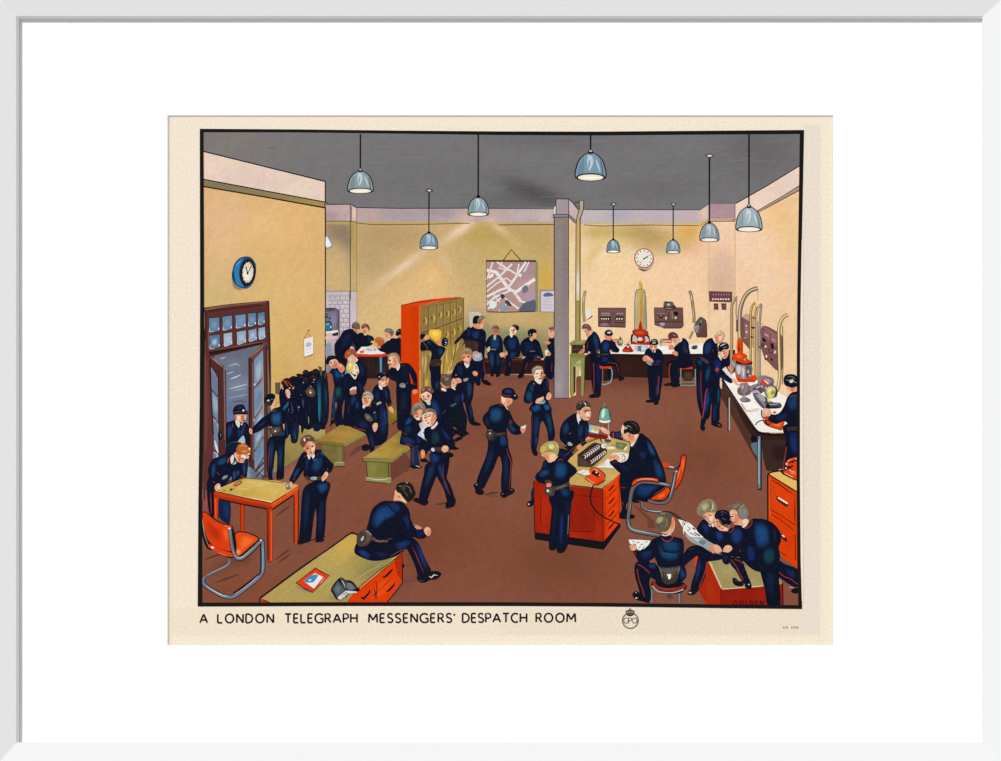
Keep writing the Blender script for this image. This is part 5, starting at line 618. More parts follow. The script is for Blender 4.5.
sub('belt_pouch'); F('463a31', '545 487 549 485 553 486.4 561 485 568.4 482 569.6 485 562 489 555 490.6 554.6 494 551 496.4 546.4 495 544.6 492'); D('463a31', '66564a', '547 489 552 488 552 494 548 494'); F('4a3a30', '545 480.6 549 480 552 482 551 486 546 486'); F(SR, '546 485 548 483 551 483.6 550.8 486.4 547.4 487'); E('f0e8d8', 547.8, 490.8, 1.2, 1.4); L('8a7a68', .6, '556 489 567 484.6', 1); up()
F(SK, '541.6 454 545 451.6 552 451.6 557 455 557.4 457.4 553 461 549.6 462.6 547 460.6 544.6 457 542.4 456.4'); F(SR, '543 454.4 547 454 549 458.4 547 460'); F('f6c498', '550 455 556 455 554.4 458.6 550.6 460.6'); L('e8ddc4', .8, '549.8 462.2 554 460.4 557.6 456.8', 1)
F('ae9a5c', '540 450 541.6 446 546 442.4 552 441 557 442.4 559 447 558.4 452.6 556.6 455.6 554 452.6 549 452.4 544 453.4 541.4 453.4'); F('c9b04c', '540.4 449 543 446 546 447 545 451 541.4 452'); D('ae9a5c', 'e6dca0', '548 444 554 443 556 448 550 450'); L('8a7c48', .8, '552 443.6 555 446 554 450', 1); L('f0ecc8', .8, '548.4 446 551.4 448.6', 1); L('7c7040', .7, '545 451.6 550 450.6 556 452', 1); L('d8cc90', .7, '556.4 443.6 558 448', 1)
P('printed_chair', 'red-padded armchair on a chrome tube at the desk')
wash('633 505 640 508 655 522 655 528 648 528 647 519', blend('6b4032', []), 4)
FO('d8400f', '671 490 676 476 679.6 466 681 457.6 683.6 454.6 686 456.4 685.8 462 682.4 478 678 486 674.4 490 670 486'); D('d8400f', 'f07038', '682 458 685 459 683 472 681 470'); L('8a2a10', 1, '672 484 676 472', 1); L('f08a58', .8, '677 480 680 468', 1)
F('d8400f', '662 463 666 462.4 669 464.6 670 467 664 467'); L('a8b8c4', 1.6, '669.4 466.6 674 467.6', 0); L(K, .8, '664.4 468.4 676 468.6 681 462', 1)
FO('d8400f', '650 499 660 492 666 488 669.4 487.6 669 494 664 499.4 658 500.4', w=.8); D('d8400f', 'f06a30', '656 497 664 492 666 495 660 499'); F('e04812', '664.6 489.6 668 487.4 669.6 491 667 492.4')
L(K, 4, '675.6 472 673.6 484 669.8 498 666 502 658 503 648 500.4 642 499.4', 0); L('6c6068', 2.6, '675.6 472 673.6 484 669.8 498 666 502 658 503 648 500.6', 0); L('a0a4a0', 1, '675.4 473 673 485 669.6 497', 1); E('c8c0b0', 676.4, 471.6, 1.2, .8)
L(K, 2.6, '641.6 502 642 507 646 510 652 511 660 512.4 668 512.4 676 515.6 683 521', 0); L('7a7884', 1.4, '641.8 502 642.4 507 647 510 655 511.4 662 511.6', 0); L('a8c0e0', .8, '648 510 656 511.6 661 511.4', 1); L('4c4048', 1.2, '668 512.6 677 516 684 521.4', 0)
person('officer with slicked black hair writing in the red armchair')
F(N0, '620 474 630 470 660 470 665.4 482 664 487.6 656 493 648 499.6 642 501 630 500 626 506 628 512 634 516 633 518.6 621 518.6 619.6 514 622 508 620.4 496'); D(N0, '1c3c70', '634 484 650 484 662 484 654 492 646 498 636 496'); F(K, '619.6 515 625 512.4 629 514 634.4 515 633.6 517.6 627 518.8 620 518.4'); L('7c3126', .7, '620.4 487 626 488', 1); L('7c3126', .6, '620.8 501 624 505', 1); D(N0, '1a2c50', '626 472 636 472 634 477 627 477'); L(K, 2, '631 500.6 640 502.4', 1)
F(N0, '637.4 436 640.6 433 645 435.6 651 441 656 450 659.4 458 663 466 665.4 476 665.6 482.4 655 483 640 480.4 628 477 620 473 614 467.6 609.6 463 611 460 615 459 620 462.4 624.6 461.4 628 458 629.4 450 631.6 447'); D(N0, '1d4a80', '646 439 651 444 656 454 654 458 648 450'); D(N0, '1b3e6c', '652 458 658 460 663 470 664 480 656 478'); D(N0, '1a2a50', '638 452 644 450 647 456 642 462'); D(N0, '17203c', '618 464 626 464 632 472 622 471'); L('7c3126', .9, '612.6 463.6 615.4 461.4 617 462.6', 1); L('3a2c2c', .6, '633 448 638 441', 1)
F('211f38', '609.4 434.6 610.6 431.4 616 431.6 621.4 431.4 622.6 439.8 618 439.4 611.4 436.8'); D('211f38', '34305a', '615 432.6 621 432.6 621 438 616 438'); L('c4442c', 1, '613 432.6 613.4 437', 0); F(SK, '599.6 428 602 427 606.4 429 609.6 431.6 609.4 434.6 606.6 434 603 432.4'); L('f4dcc8', .7, '601 428 606 430.4', 1); F('f0d4c0', '608.6 435 610.6 438 610.2 439.4 608.4 437.4')
F(SK, '607.6 457.6 610 455.6 613.4 454.2 617.6 454.8 620 458.8 618 460.6 615 459.2 611.4 461 609.4 460'); L(SD, .6, '611 457.8 616 456.8', 1); L(SR, .7, '613 455.6 617.6 458', 1); L('8a5040', .4, '608.6 458 612 456.4', sm=0)
F(WH, '630.8 444 632 446.6 634.6 443 637.6 437.6 638.4 434.6'); F(N0, '630 445.4 631.4 447.6 631.6 452 629.8 450'); F(SK, '621.4 428 622.6 424.6 625.6 424 627 429 630 433.4 636 434 638.6 433.6 637.6 438 634.4 441.6 631.2 443.4 629.6 441 625.6 440.6 623.4 438 621.8 433'); F('f4cdb4', '622.2 427.4 623.8 426 624.6 432 623 434'); F(SR, '627.4 436 633 435 634 439 630 441'); F('f0c8a8', '635 434.6 638 434.4 636 438.6 634.6 438'); E(SD, 629.4, 434.8, 1, 1.6); L('6a3a2c', .5, '623.4 433.2 625.4 433.6', sm=0); L('fbe8d8', .6, '621.8 428 621.6 434', 1)
F('1c1a18', '623 424.6 625 421.8 630 420.6 635 421.4 638.6 425 640 429.6 638.4 433.4 636 434.4 632 434.4 628 432.4 624.4 433.6 623.6 430 625.4 427.4'); L('8c8c84', .8, '624.8 427.6 628 425.8 632 428', 1); L('e0d8d0', .6, '624.6 429.4 627.6 427.4', 1); L('4c483e', .9, '630 422.4 635 424.4 637.6 429', 1); L('403a34', .8, '628 429 633 430.6', 1)
P('printed_chair_arm', 'red padded arm rest and front tube of the desk armchair')
L(K, 4.2, '670.4 485.6 660 483.4 650 482.2 642 482 637 483.6 632.6 488 630.6 496 629.4 508 628 519 628.8 526 632 530 640 532.4 650 534 660 535.6', 0); L('65625e', 2.9, '670.4 485.6 660 483.4 650 482.2 642 482 637 483.6 632.6 488 630.6 496 629.4 508 628 519 628.8 526 632 530 640 532.4 650 534 660 535.6', 0)
L('90a8b8', 1.2, '669 485 664 483.8 659 483.2', 1); L('4c3c38', 1, '644 482.6 638 485 634 490 632 500', 1); L('9a8478', .7, '631 500 630 512', 1); L('8aa8ac', 1.5, '628 520 629.4 526 633 529.4 642 531.6 652 533.4 659 534.8', 1)
FO('d8400f', '631.4 484 634 479.6 640 477.6 648 477.2 656 477.8 658.6 479.6 658 482.4 652 481.2 642 481 636 483.4 633 486', w=.8); L('f0a070', 1, '636 481 642 479 652 479.2 656.6 480.4', 1); L('f06a30', .8, '633.6 484 636 481.4', 1)
# ---- front desk
P('printed_desk', 'red desk with a yellow top along the lower edge of the picture')
wash('260 599.6 300 570 350 534 356 534.6 362 545 402.6 553 396 560 358 586 347 602 262 602.4', blend('b09a58', [(345,550,16,14,-30,'c8a450',.9),(350,545,8,8,0,'d0a84c',.8),(275,592,14,6,-30,'b89a58',.7),(300,590,20,8,0,'ab9450',.7),(372,568,18,12,-20,'857c48',.9),(360,560,12,8,0,'a0904c',.7),(335,578,16,8,0,'a8985c',.6),(325,560,14,8,-40,'b8a05a',.7),(340,598,12,4,0,'857e50',.8),(384,562,10,8,0,'8c8450',.8)]), 2.5)
for a, b in (('300 590', '320 576'), ('320 588', '338 574'), ('280 596', '300 582'), ('345 556', '360 546'), ('356 580', '372 568'), ('330 568', '350 556'), ('366 574', '384 562')): L('c4aa64', .7, a+' '+b, 1)
L(K, 1.5, '259.6 598.4 300 568.4 330 548 350 533.6 354 533.4 358 534.6', 0); G('d83c0c', '403.4 553 402.4 580 386.6 603 346 603 360 586.6 384 569'); wash('402 554 402.6 582 397 574 394 558', lambda x, y: rgb('ae2c0e'), 8); D('d83c0c', 'e84c14', '372 588 388 576 396 580 384 598 370 600'); G('c9bf7c', '356 588 362 584 384 566.4 396 556.4 396.4 557.6 384 568 360 587.4'); L('8a2a10', .6, '361.6 589 380 573 394.6 561', sm=0); L('f0884c', .5, '360 588.6 380 572', sm=0); L(K, .6, '357.6 588.4 378 571.6 402 553.4', sm=0)
L(K, .7, '402.2 553 402.6 583.4 387 602.6', sm=0); L('5c1608', .7, '378.6 591.4 392.6 577', 1); L(K, .8, '375.8 580.8 377 588 376.8 592 374.4 601', 1); L(K, .7, '374 586.6 375 592 377.4 599.6', 1); L(K, .6, '373 596 377.4 592', sm=0)
L(K, 1.6, '383.4 576.8 386 576 391 571 393 568.8', 1); L(K, .7, '383 576 384.6 578.4', sm=0); L(K, 1.5, '386.6 590.6 388 591 393 586 395 582.6', 1); L(K, 1.5, '361 598.6 364 598 368 594 370.4 590', 1); L(K, 1, '361.4 597 364.6 600', sm=0); L(K, .7, '369 590.4 370 592.6', sm=0); E(K, 403.4, 565.8, 1.3, 2); G('b83414', '260.4 599.6 266 601 269.4 603 260.4 603.4'); L(K, .6, '259.8 598.6 266 600.8 270.6 603', sm=0); L(K, .9, '259.8 598 259.6 603', sm=0); wash('404 577 417 574 419 581 404 584', blend('77483a', []), 5)
P('printed_booklet', 'red-bordered card with a blue picture lying on the front desk')
F('8a8478', '295 585.4 300 587 310 592 306 592 298 588.4'); G(K, '295.4 582.8 315.6 567.4 320 570.4 329.8 575.4 312.6 593 304 589'); G('dc3e14', '296.4 582.6 315.8 568.4 320 571.6 329 575.6 312.6 592 303 587.2'); G('dfe4e2', '303.6 581 315 573 323.2 577 314 588.6'); F('4a8cb8', '304 580.8 308 577.4 314 574.6 318 575 316.4 578.6 313.4 582 309 582.6 306 582.4'); E('dfe4e2', 310, 580, 1.6, .8, -30); L('3a78a8', .8, '307 579 312 577 312.6 581.4', 1); L('f09080', 1, '319.6 584 325 577.4', 1)
P('printed_case', 'dark grey open spectacle case lying on the front desk')
F(K, '331 589 337 580 341.6 577.4 346 580 352 581 357 586.6 360 590.6 354 592.4 346 596 342 600 336.6 599.4 333 594'); G('4e545c', '332.4 589 338 580.6 344 588 345.4 591.4 337.6 598.6'); D('4e545c', '6c747c', '334 589 338 583 342 589 338 595'); F('3c4048', '340 578.4 343 578.4 347 581.6 352 583 356.6 588 352 591 346.4 590 343 586'); F('6c7078', '347 583 351 583.6 354.6 588 350 590 347 587'); L('c8c0c0', .9, '341.4 580 343.6 583 345.4 588', 1); G('d8d4d4', '337.6 597.4 346 590.6 356.4 591.4 357 592.6 348 593.6 342 599.6 338.6 599.4'); L('6a6468', .9, '341 597 346.4 592.4 348.6 595.6', 1); L('2c2c30', .8, '345 594 347 598', 1); L('8c5c48', .6, '340 600 345 596.6', 1)
person('dark-haired boy sitting on the corner of the front desk with his back turned')
F(N0, '356 544 362 540 380 538 400 534 410 536 417 541 420 546 424 556 429 566 431 570 428 575 422 578 418.4 577.4 415 566 409 553 406 549 400 554 392 557.6 380 560.6 370 560.4 360 556.6 354.4 552.4'); D(N0, '1c3a78', '357 550 364 549 372 556 368 559.6 360 555'); D(N0, '1c3470', '394 544 402 539 412 541 408 547 398 551'); D(N0, '1c3470', '415 542 419 544 424 556 429 569 426 571 419 558'); D(N0, '1a2448', '372 552 384 552 392 554 382 559'); L('8a3523', .9, '390 556.4 398 552 406 548.4', 1); L('8e3526', .9, '412 546.6 415.4 553 419 562 424 573', 1)
F(K, '416.6 577 420 575.6 426 574.6 430 571.4 437 571 441 573 440.4 576 436 579.4 430 580 425 582.6 419.4 582'); L('d8d4b4', 1.2, '429 576 431.4 577.4 434 575 437.6 575.4', 1); L('4a4a4c', .8, '419 580.6 424 580.6', 1)
F(N0, '366.6 529 368.6 522 370 515 372.6 508.6 378 503.6 384 500.8 392 501 401 501.4 406 505.6 409.4 511 410.4 518 413 524 415 527.4 422 528.6 427 532 426 537 420 539 413 537 406 540 392 543.6 380 540 370 535'); D(N0, '1d4a80', '370 524 374 510 384 503.4 396 504 398 514 384 522 376 530'); D(N0, '182a58', '402 516 408 514 410.6 524 409 532 404 526'); D(N0, '1a3462', '386 503 396 502.6 402 508 396 514'); F(N0, '372 532 388 524 402 520 408 530 404 539 388 542 376 538'); D(N1, '1a1c40', '416 530 422 529.6 424 535 418 537')
L('3a7c90', 1.2, '412.6 524.6 415.6 524.4 418 526.4', 1); F(SR, '414.6 526 418 525.4 422 527.8 421 529 416.6 529'); L('7c3126', .6, '424.8 530 426.6 534', 1); F(SK, '424 529.4 427 526.8 430 528.4 431 532 429.6 535.6 426.4 535 424.6 532.6'); F(SR, '428 530 430.6 532 429.6 535.4 427.6 534'); L('f8d0a8', .8, '425.6 529.6 428.6 528.6', 1)
sub('belt_pouch'); F('4a3830', '356.6 539 359 533 363.6 529.6 368 530 372 534.6 371.6 539.4 367.6 545 362 546.6 357.6 545'); F('5f4c42', '362 531.6 366 530.6 371 535 370 539.6 365.6 544 361 544 359 540'); F('4a3830', '358.6 534 364 532 367 537 364 543.6 359 543'); L('98908a', 1, '366 530.4 371.4 535', 0); F('a8bccc', '360.6 540 362.6 536.4 364 536.8 362.6 540.6'); L('5c4438', 2.4, '371.6 538.4 378 541 388 541', 0); L('98705c', 1, '375 539.4 379 541.6 384 540.4', 1); L('3a2c28', .8, '379.4 538.6 379 543', sm=0); L('4c5040', .8, '387 539 392 538.4', 1); up()
F(SK, '393.6 500.4 394.4 496 395 490.6 397.6 490 400 493 402.8 497.4 406 500 406.6 503.4 402 501.4 397 500.4'); F('e8a080', '394 499.8 394.6 494 396.6 494 397 499.6'); L('7a4c3c', .8, '397.4 496 399.6 496.6 400 499', 1); F('f0c098', '400.6 498 403 498.6 406 502.4 402.6 501.4'); L('7c3126', .6, '392.6 501.4 399.6 501', sm=0)
F('1e1c16', '396 488.6 397 484.6 400.6 482.6 407 482 412 484.4 414.4 490 415.6 493.4 413.4 497.6 410 501 407 501.6 404 498.4 401 493.6 397.4 492'); D('1e1c16', '4a4638', '400 486 405 484 406 490 402 491'); L('8a8676', .8, '398.6 486.4 401.4 485.6', 1); L('6a6654', .9, '404 485.4 409 487 411 491', 1); L('5c5846', .9, '403 490 406.4 494 408.4 497', 1); L('6a665a', .9, '409.6 489 412 493.6', 1); L('b8b4a8', .7, '405.6 482.6 408 482.8', 1)
# ================================================================ back right: instrument tables
P('printed_tube', 'curved pneumatic tube on the back wall beside the pipe')
L('5c5030', 2.8, '584.6 322 583.4 312 583.6 300 585.4 290.6', 0); L('a89a60', 2, '584.6 322 583.4 312 583.6 300 585.4 290.6', 0); L('dcd4b4', .7, '583 302 584.2 296', 1)
P('printed_notice', 'small paper pinned beside the curved tube'); G('6a6248', '585.6 309 589.6 306.6 591.6 315 593 316.6 587.6 320'); G('e9dfcf', '585.2 309 589.6 306.6 591.8 315.4 587 319.6'); L('6a4a34', .6, '587 319.6 592.4 316.6', sm=0); L('b8a890', .4, '586.8 311 589.6 309.6', sm=0)
P('printed_switchboard', 'dark purple-brown wall panel with pale slots, left of the tube stand')
G('4a322e', '598 307.6 626 307.6 625.6 327.8 598 326.8'); wash('598.6 307.8 625.6 308 625.2 326.6 598.6 326', blend('6b4c48', [(612,310,12,2,0,'7c5a54',.7)]), 3); G(K, '600.4 316.6 610.6 316.6 610.6 320.6 600.4 320.2'); G(K, '615.6 316.4 623.4 316.4 623.2 320.2 615.6 320.2')
for x in (601.4, 603.6, 605.8, 608): E('e6d6bc', x+.4, 318.8, .7, 1); L('c0aab8', .8, [(x, 313.4), (x+1.6, 313.2)], sm=0); L('b49c90', .6, [(x, 315.4), (x+1.6, 315.4)], sm=0)
for x in (616.6, 619, 621.4): E('e6d6bc', x+.4, 318.8, .8, 1); L('c0aab8', .8, [(x, 313.4), (x+1.6, 313.4)], sm=0)
L('8c7070', .6, '600 314.8 611 314.8', sm=0); L('8c7070', .6, '615 314.8 624 314.8', sm=0); L('3c2828', .8, '598.4 322 625.4 322.8', sm=0); F('8a7478', '600.6 325.6 602 323.4 606 323 609 325.6'); L('9a8088', .7, '612 323 614 322.4', 1)
P('printed_switchboard', 'wall panel with a small bell box on top, right of the tube stand')
G('4a322e', '654 307.4 683 307.4 683.6 326 681 328.6 664 328.6 654.4 325'); wash('654.6 307.8 682.6 308 682.4 325.6 681 327.4 664 327.6 655 325', blend('6e4e48', [(660,310,6,3,0,'7c5a54',.7),(676,318,5,6,0,'5c403c',.7)]), 3)
for x in (657.6, 660.4, 663): E('b49a84', x+.4, 316.6, .9, .9); L('a08484', .6, [(x-.4, 313.6), (x+1.8, 313.6)], sm=0)
E('e0ccb4', 666, 318.2, 1, 1.4); E('d8c4ac', 675.6, 317.8, 1.4, 1.2); F(K, '673.4 313 676 311.6 678.6 313.4 676 315.6'); L('a88e84', .7, '672 311 672.4 319', sm=0); L('3c2828', .8, '654.4 321.6 682.4 322', sm=0); L('3c2828', .6, '668.6 312 668.6 322', sm=0); F('9aa4b4', '659.4 324 662 322.6 665 324 663 326'); L('a8949c', .7, '657 326 664 327.6', 1); L(K, 1.2, '656.6 315.4 661 317.4 664.6 315.4', 1)
F('4c3a36', '663.4 305 666 303.4 672 303.4 676 306.6 675.6 309.4 665 309.6'); F('5c5450', '663.6 304.6 664 302.6 667 301.6 672.6 302 673.6 304.4 671 306.6 666 306.4'); E('b8b4ac', 668.6, 304.6, 1.8, 1.3); L(K, .7, '663.6 302.6 666 301.4 668 303 671 301.4', 1); L('9a9494', .8, '665 308.2 672 308.4', 1)
P('printed_tube', 'curved pneumatic tube on the back wall with a clamp box')
L('4a3c2c', 3, '689.6 290.6 691.6 297 692.8 306 694 316 694 323', 0); L('9a8a60', 2, '689.6 290.6 691.6 297 692.8 306 694 316 694 323', 0); L('e0dcd0', .9, '691 295 692 301', 1); L('d8cc98', .6, '692.6 308 693.6 318', 1); L('7a6448', 2.4, '693 331 689.6 338.6', 0); L('b09a6c', 1.2, '693 331 690 338', 0)
G('5a3430', '694 328 707 323.4 707.4 336 706.4 337.6 697 337.4'); G('6e4440', '697 326 707 322.6 707 324.6 697.6 337'); F('5c504c', '694 326.6 696.4 321 700 317 703.6 318 706.6 322 702 328 700 334 695 332'); F('8c8484', '693.6 326.6 698 325.4 699 328.6 697 333 694.6 330'); L('b8b0b0', .8, '694 327.4 697.6 326', 1); L(K, .7, '697 322 700 325 704 321', 1); L('a49c94', .9, '700 320 702 323', 1); L('9a8c88', .8, '697.6 323 699 327', 1); G('63403a', '700.6 330 706.4 325 706.6 336.6 699 337')
P('printed_tube', 'tall pair of glass tubes on a red stand behind the back table')
L('b8b4a4', 1.6, '631.6 339 627.4 344 625 352', 1)
G('d8a84c', '638.8 281.4 641.4 281 642 289 638.6 289'); L('c8c8a4', .8, '639 286 640.2 294', 0); L('8c8040', .7, '642 284 642 294', sm=0)
G('867a58', '636.4 290.4 644.6 290.2 646.6 330 634 330'); wash('634.8 291 637.6 289.6 637.4 329 634.4 329', blend('b4b0a0', [(636.6,300,1,8,0,'e4e4d8',.8),(635.4,310,.8,18,0,'8c7c48',.6)]), 1.6); wash('643 290 645.4 291.4 646.4 329 643 329', blend('a8a284', [(643.4,300,.8,10,0,'dcd8c0',.7),(645,312,1,16,0,'7a7460',.7)]), 1.6); wash('638 290 642.6 290 642.8 329 637.6 329', blend('cfa24c', [(640.6,312,.9,16,0,'8c4a24',.6),(638.6,305,.7,18,0,'e8d4a0',.7)]), 1.6)
L('8c6a28', .8, '636.2 291 637.4 289.6 643 289.2 645 291', 1); L('5c4c28', .6, '634.4 329 634.8 300 636.4 290.4', sm=0); L('4a4238', .6, '646.8 329 646 300 644.8 291', sm=0); F('b0281a', '638.6 330 639.4 323 640.8 320.6 641.6 324 642.6 330')
F('a82a18', '633 330 640 329.6 647 330.6 648.6 334 646 337 640 338 634.4 336.6 632.4 333'); D('a82a18', 'd0502c', '634 331 644 330.6 646 334 636 335'); F('2a1a1a', '632 334 640 338.6 648 334.6 650 342 647 346.4 633 346 630.6 341'); F('c0bab4', '633.6 335 636.6 337.4 637 342.6 633 343.6 632.4 339'); F('d2c8bc', '638 337.6 642.4 337.8 642.6 340.6 638.4 341'); F('c0bab4', '646 336 648.4 338.4 649 343 645 343 644.6 338'); G('b02c18', '631.6 341 635 341.6 637 342.6 644 342.6 648 341.4 650 341.6 650 345.4 640 346 631.4 345.4'); L('d8502c', .8, '633.6 342.6 640 343.6', 1); F('9a2a1c', '642 338 645 338 645 342 642.4 342'); L('d8d4cc', .8, '637 339.6 643 339.4', sm=0)
P('printed_table', 'long white-topped instrument table along the back wall')
wash('583 355 735 350 735 372 700 377 660 378 625 377 605 381 583 380', blend('2b1a17', [(625,368,14,10,0,'38221c',.8),(660,372,16,8,0,'3c261e',.7),(700,366,8,12,0,'3a2620',.7),(600,372,6,6,0,'3a241e',.7)]), 4)
G('f0eae2', '608 347.6 620 344 645 345 680 346 703 344 709 352.4 706 354.4 640 354.2 608 353.6'); G('e4ddd6', '630 345.4 650 345.4 650 351 632 351'); G('a8b4c4', '634.4 345.6 647.6 345.6 650.6 350 648 352 636 351.4'); D('a8b4c4', 'd8dce4', '635 346 646 346 648 350 637 350'); L('6c7484', .8, '640 346 640.4 352', sm=0); G('6a6c6e', '637.4 346 641.4 346 641 351 638 351'); D('e4ddd6', 'a89488', '650 345 654 345 654 349 650 349'); L(K, 1.4, '608.6 354.6 640 355 680 354.6 702 354.4', sm=0)
G('cc3c20', '610 339.6 617.6 339 617.6 342.6 611 342.6'); L('f0e8dc', .8, '612 341 617 341', sm=0); F('6a6448', '617.6 345 617.4 341 619 338.6 620 336.4 621.6 338.4 622.6 341 622.4 345 620 346'); F('a8a684', '618.6 340.6 620 339.6 621 342 619.6 344'); L('e8e4d8', .8, '621.4 340 621.6 343', sm=0); L('c8b8a8', .8, '618 346 624 346.4', sm=0)
G('6c9c8c', '659.6 340 661.6 338 662 346 659.6 346'); E('a8c4b4', 660.6, 344.6, 1, 1.4); G('c43c28', '662.4 338.8 672 339 671.4 343 662.4 342.4'); L('ece0d0', .9, '663 341.2 671 341.2', sm=0); L('d8b0a0', .8, '662.6 344.8 670 345.6', sm=0); F('d0806c', '669 346 672 344.6 674 347 671 348.6 668.6 348')
L(K, .9, '690.6 346.6 692.4 348.4 696 348.8 698.2 346.6', 1); F('4a3838', '692 346.6 694.4 344.6 697.6 346 696 348 693.6 348.4'); L(K, .8, '692.4 345.4 697.8 344.6', 1); G('e8e2da', '689 343.6 704 343 705 345 690 345.6')
P('printed_telephone', 'red telephone on the back instrument table')
F('a8301c', '622 351.4 624 347.6 626.4 345.6 630 346 632.4 349 633.6 351.6 628 352.4'); L(K, .9, '624 345 627 344 631 345.6', 1); E('e8d8d0', 625.6, 343.6, 1.1, .9); L('d8582c', 1, '623.6 350.6 631 350.8', 1); E('f0e0d8', 628, 346.8, 1, .8); E(K, 630.6, 350.6, .8, .6); L('d05030', .8, '626.6 345 629.6 345.2', 1); E('b83a24', 624.4, 351.4, 1.4, .8)
P('printed_stand', 'green-grey printing instrument on a tall stand behind the pillar')
G('6d6c3c', '569.4 343 586.4 340 587 345 570 345.4'); D('6d6c3c', 'a2a45e', '572 341.4 580 340 584 342.4 574 344'); wash('569.4 343.6 573 340.4 585.6 340 587 342.6 582 344.4 570 344.6', blend('8a8a50', [(580,342,4,1,0,'a4a866',.8)]), 2); G('3a2a26', '571.4 345 583 345 584 353 571 353.4'); L('6c5048', .8, '573 350 580 348', 1); L('8a6a58', .8, '571.6 346 571.6 353', sm=0); G('7c7a44', '569.4 355.4 571 353.4 584 353.6 586 356 584.6 358 570.4 358.2'); G('8a8a50', '570 358 585 358 584 366 571 366'); F('b2ae74', '576.6 362 580.6 360.4 583 364 583 367.6 577 367.6'); F('9ca060', '571.6 364 577 363.6 584 363.4 584 367 578 366 572 367.4')
wash('570.4 358 573.6 358 573.6 394 571.6 396 570.4 395', blend('8e8c4e', [(571.4,380,1,14,0,'b0a860',.7)]), 2); wash('581 358 584.6 358 583.6 396 581.2 396', blend('8a8a4c', [(582.2,378,1,14,0,'aaa85e',.7)]), 2); G('c9b488', '575.6 367.4 579.6 367.6 577.6 376 575.4 380'); G('4a2c22', '573.4 366.4 575.6 367 575.4 392 573.6 394'); L('4c4a24', .6, '570.2 358 570.4 395', sm=0); L('4c4a24', .5, '584.8 358 584 395', sm=0); F('9a8c48', '570.6 393 573 393 573.4 396 570.6 397')
person('boy standing at the printing instrument behind the pillar, seen from the side')
F(N0, '591.4 354 600 352 601.6 370 601.2 384 600.6 393 597 394.4 593.8 393.6 591.6 384 591.4 368'); F(K, '588.6 396.4 592 394 595 394.4 595.6 397.6 591 398'); F(K, '595.4 397.2 596.6 393.6 600.8 392.6 600.4 395.6 598 397.8'); L('7c3126', .9, '593.4 363 594 376 593.6 391', 0); D(N0, '16204a', '596 360 600 360 600 388 597 388')
F(N0, '584 349 584.6 344 587 339 590 333.6 593 331.4 596 332.6 599 337 600.6 343 601 350 601 362 592 362 589.6 356 586.6 353 580.6 353.4 578 352'); D(N0, '1a3c6a', '592 334 595.4 333 598.6 340 599 350 594 348'); L('7a3a2c', .8, '588 342 587 350', 1); F('4c3a34', '595.6 351 598.4 348.4 600.6 351 600.6 355 598 357 596'.rsplit(' ', 1)[0]); E('a09c94', 599, 353, 1, 2); E('b8b0a0', 589, 352.6, 1.4, 1.2); L(K, 1.2, '588 355 600 354', sm=0); F(SR, '578 353 581 350 584 348.4 584.6 351 582 353.4'); L('8a5a48', .6, '578.6 352.6 583 350.4', sm=0)
F(SK, '583.4 328.4 586 328 590 327 592.4 329.4 592.6 332.4 590 335.4 587.4 337 586 334 584.6 331.6'); F(SR, '585.6 330 588.6 330.6 588.4 335.6 587 336.4'); F('6a4c44', '581.8 328.4 582.6 325.2 585.6 323.8 589.4 325 591.4 328.4 590.6 331 588 330 586 328.4 583.6 328.8'); L('a88478', .8, '584 325.6 588 326.4', 1); L('4a2c28', .6, '583.6 327.6 587 328', 1)
person('boy sitting on a stool with his back turned at the back table')
G('d23c18', '599.4 365.6 611 366 612 368.4 600 368.6'); L('6c6a68', .9, '602.6 369 602.6 382', 0); L('8aa0a8', 1.2, '609 368.4 611.6 370 612 376 610.4 382 605 384.4 602 384.2', 0); F(K, '607 371 611 369 611.4 378 609 380'); F(N0, '600 354 608 354 614 358 619 364 620 370 621.6 376.6 619.8 378.8 616.6 371 614.6 366 606 366.4 600 365'); F(K, '618.6 378.4 621 376.8 623.4 377.4 624.6 378.6 621.4 380.4 619 380.6'); L('7c3126', .8, '605 361.6 611 363 616.4 364 618 370 620.6 376', 1); D(N0, '1a2c60', '602 356 608 357 608 362 602 362')
F(N0, '600 346 602 341.6 606 339 611 340 614.6 342 616.6 346 619.4 349.6 617.8 352.4 614 352.2 611 351.4 609.4 354.6 601 356'); D(N0, '1a3c78', '602 342 608 340.6 610 346 608 352 602 352'); L('4a342c', 1.4, '601 354.6 608.6 354', sm=0); L('7c3126', .6, '609 340.4 611.6 341.4', 1); F(SR, '604.4 336 606 334.4 611 336 611.4 339 609 340.4 605 339'); F(N0, '604.4 333.4 606 330.6 609.4 329.8 612 331.4 612.4 334.6 610 336 606.6 335.6'); E('c4beb4', 609, 332.6, 2.2, 1.1, -10); L(K, .6, '606 333.6 610 334.6', 1); F(SK, '609.6 351 611 349.6 611.6 351.6 610.4 352.6'); L('f0d0b8', .6, '602.6 340 606 338.6', 1)
person('boy writing on a stool seen from the side at the back table')
G('c83c18', '679 367 692 366.6 693 368.8 680 369.4'); L('7fa4a8', .9, '680.8 369 681 385.4 695 385.4 695.4 369', sm=0); L('5c8c80', .7, '682 382 694.6 382', 0); D('3a2620', '5a3a2c', '684 372 692 372 692 380 684 380')
F(N0, '668 362 674 360 690 360 692 366 684 368.6 678 368.4 678.6 376 679 383.6 673 385.8 669.8 384.6 669.6 372 667 366'); F(K, '664 384.4 668 383 670.6 383.4 671 385.4 665 386'); F(K, '671 385.6 674.6 383.6 680 384 679.4 386.2 674 387.4'); L('9a3c2c', 1, '671 364 669.4 365.4 669.2 374 670.4 382.6', 0)
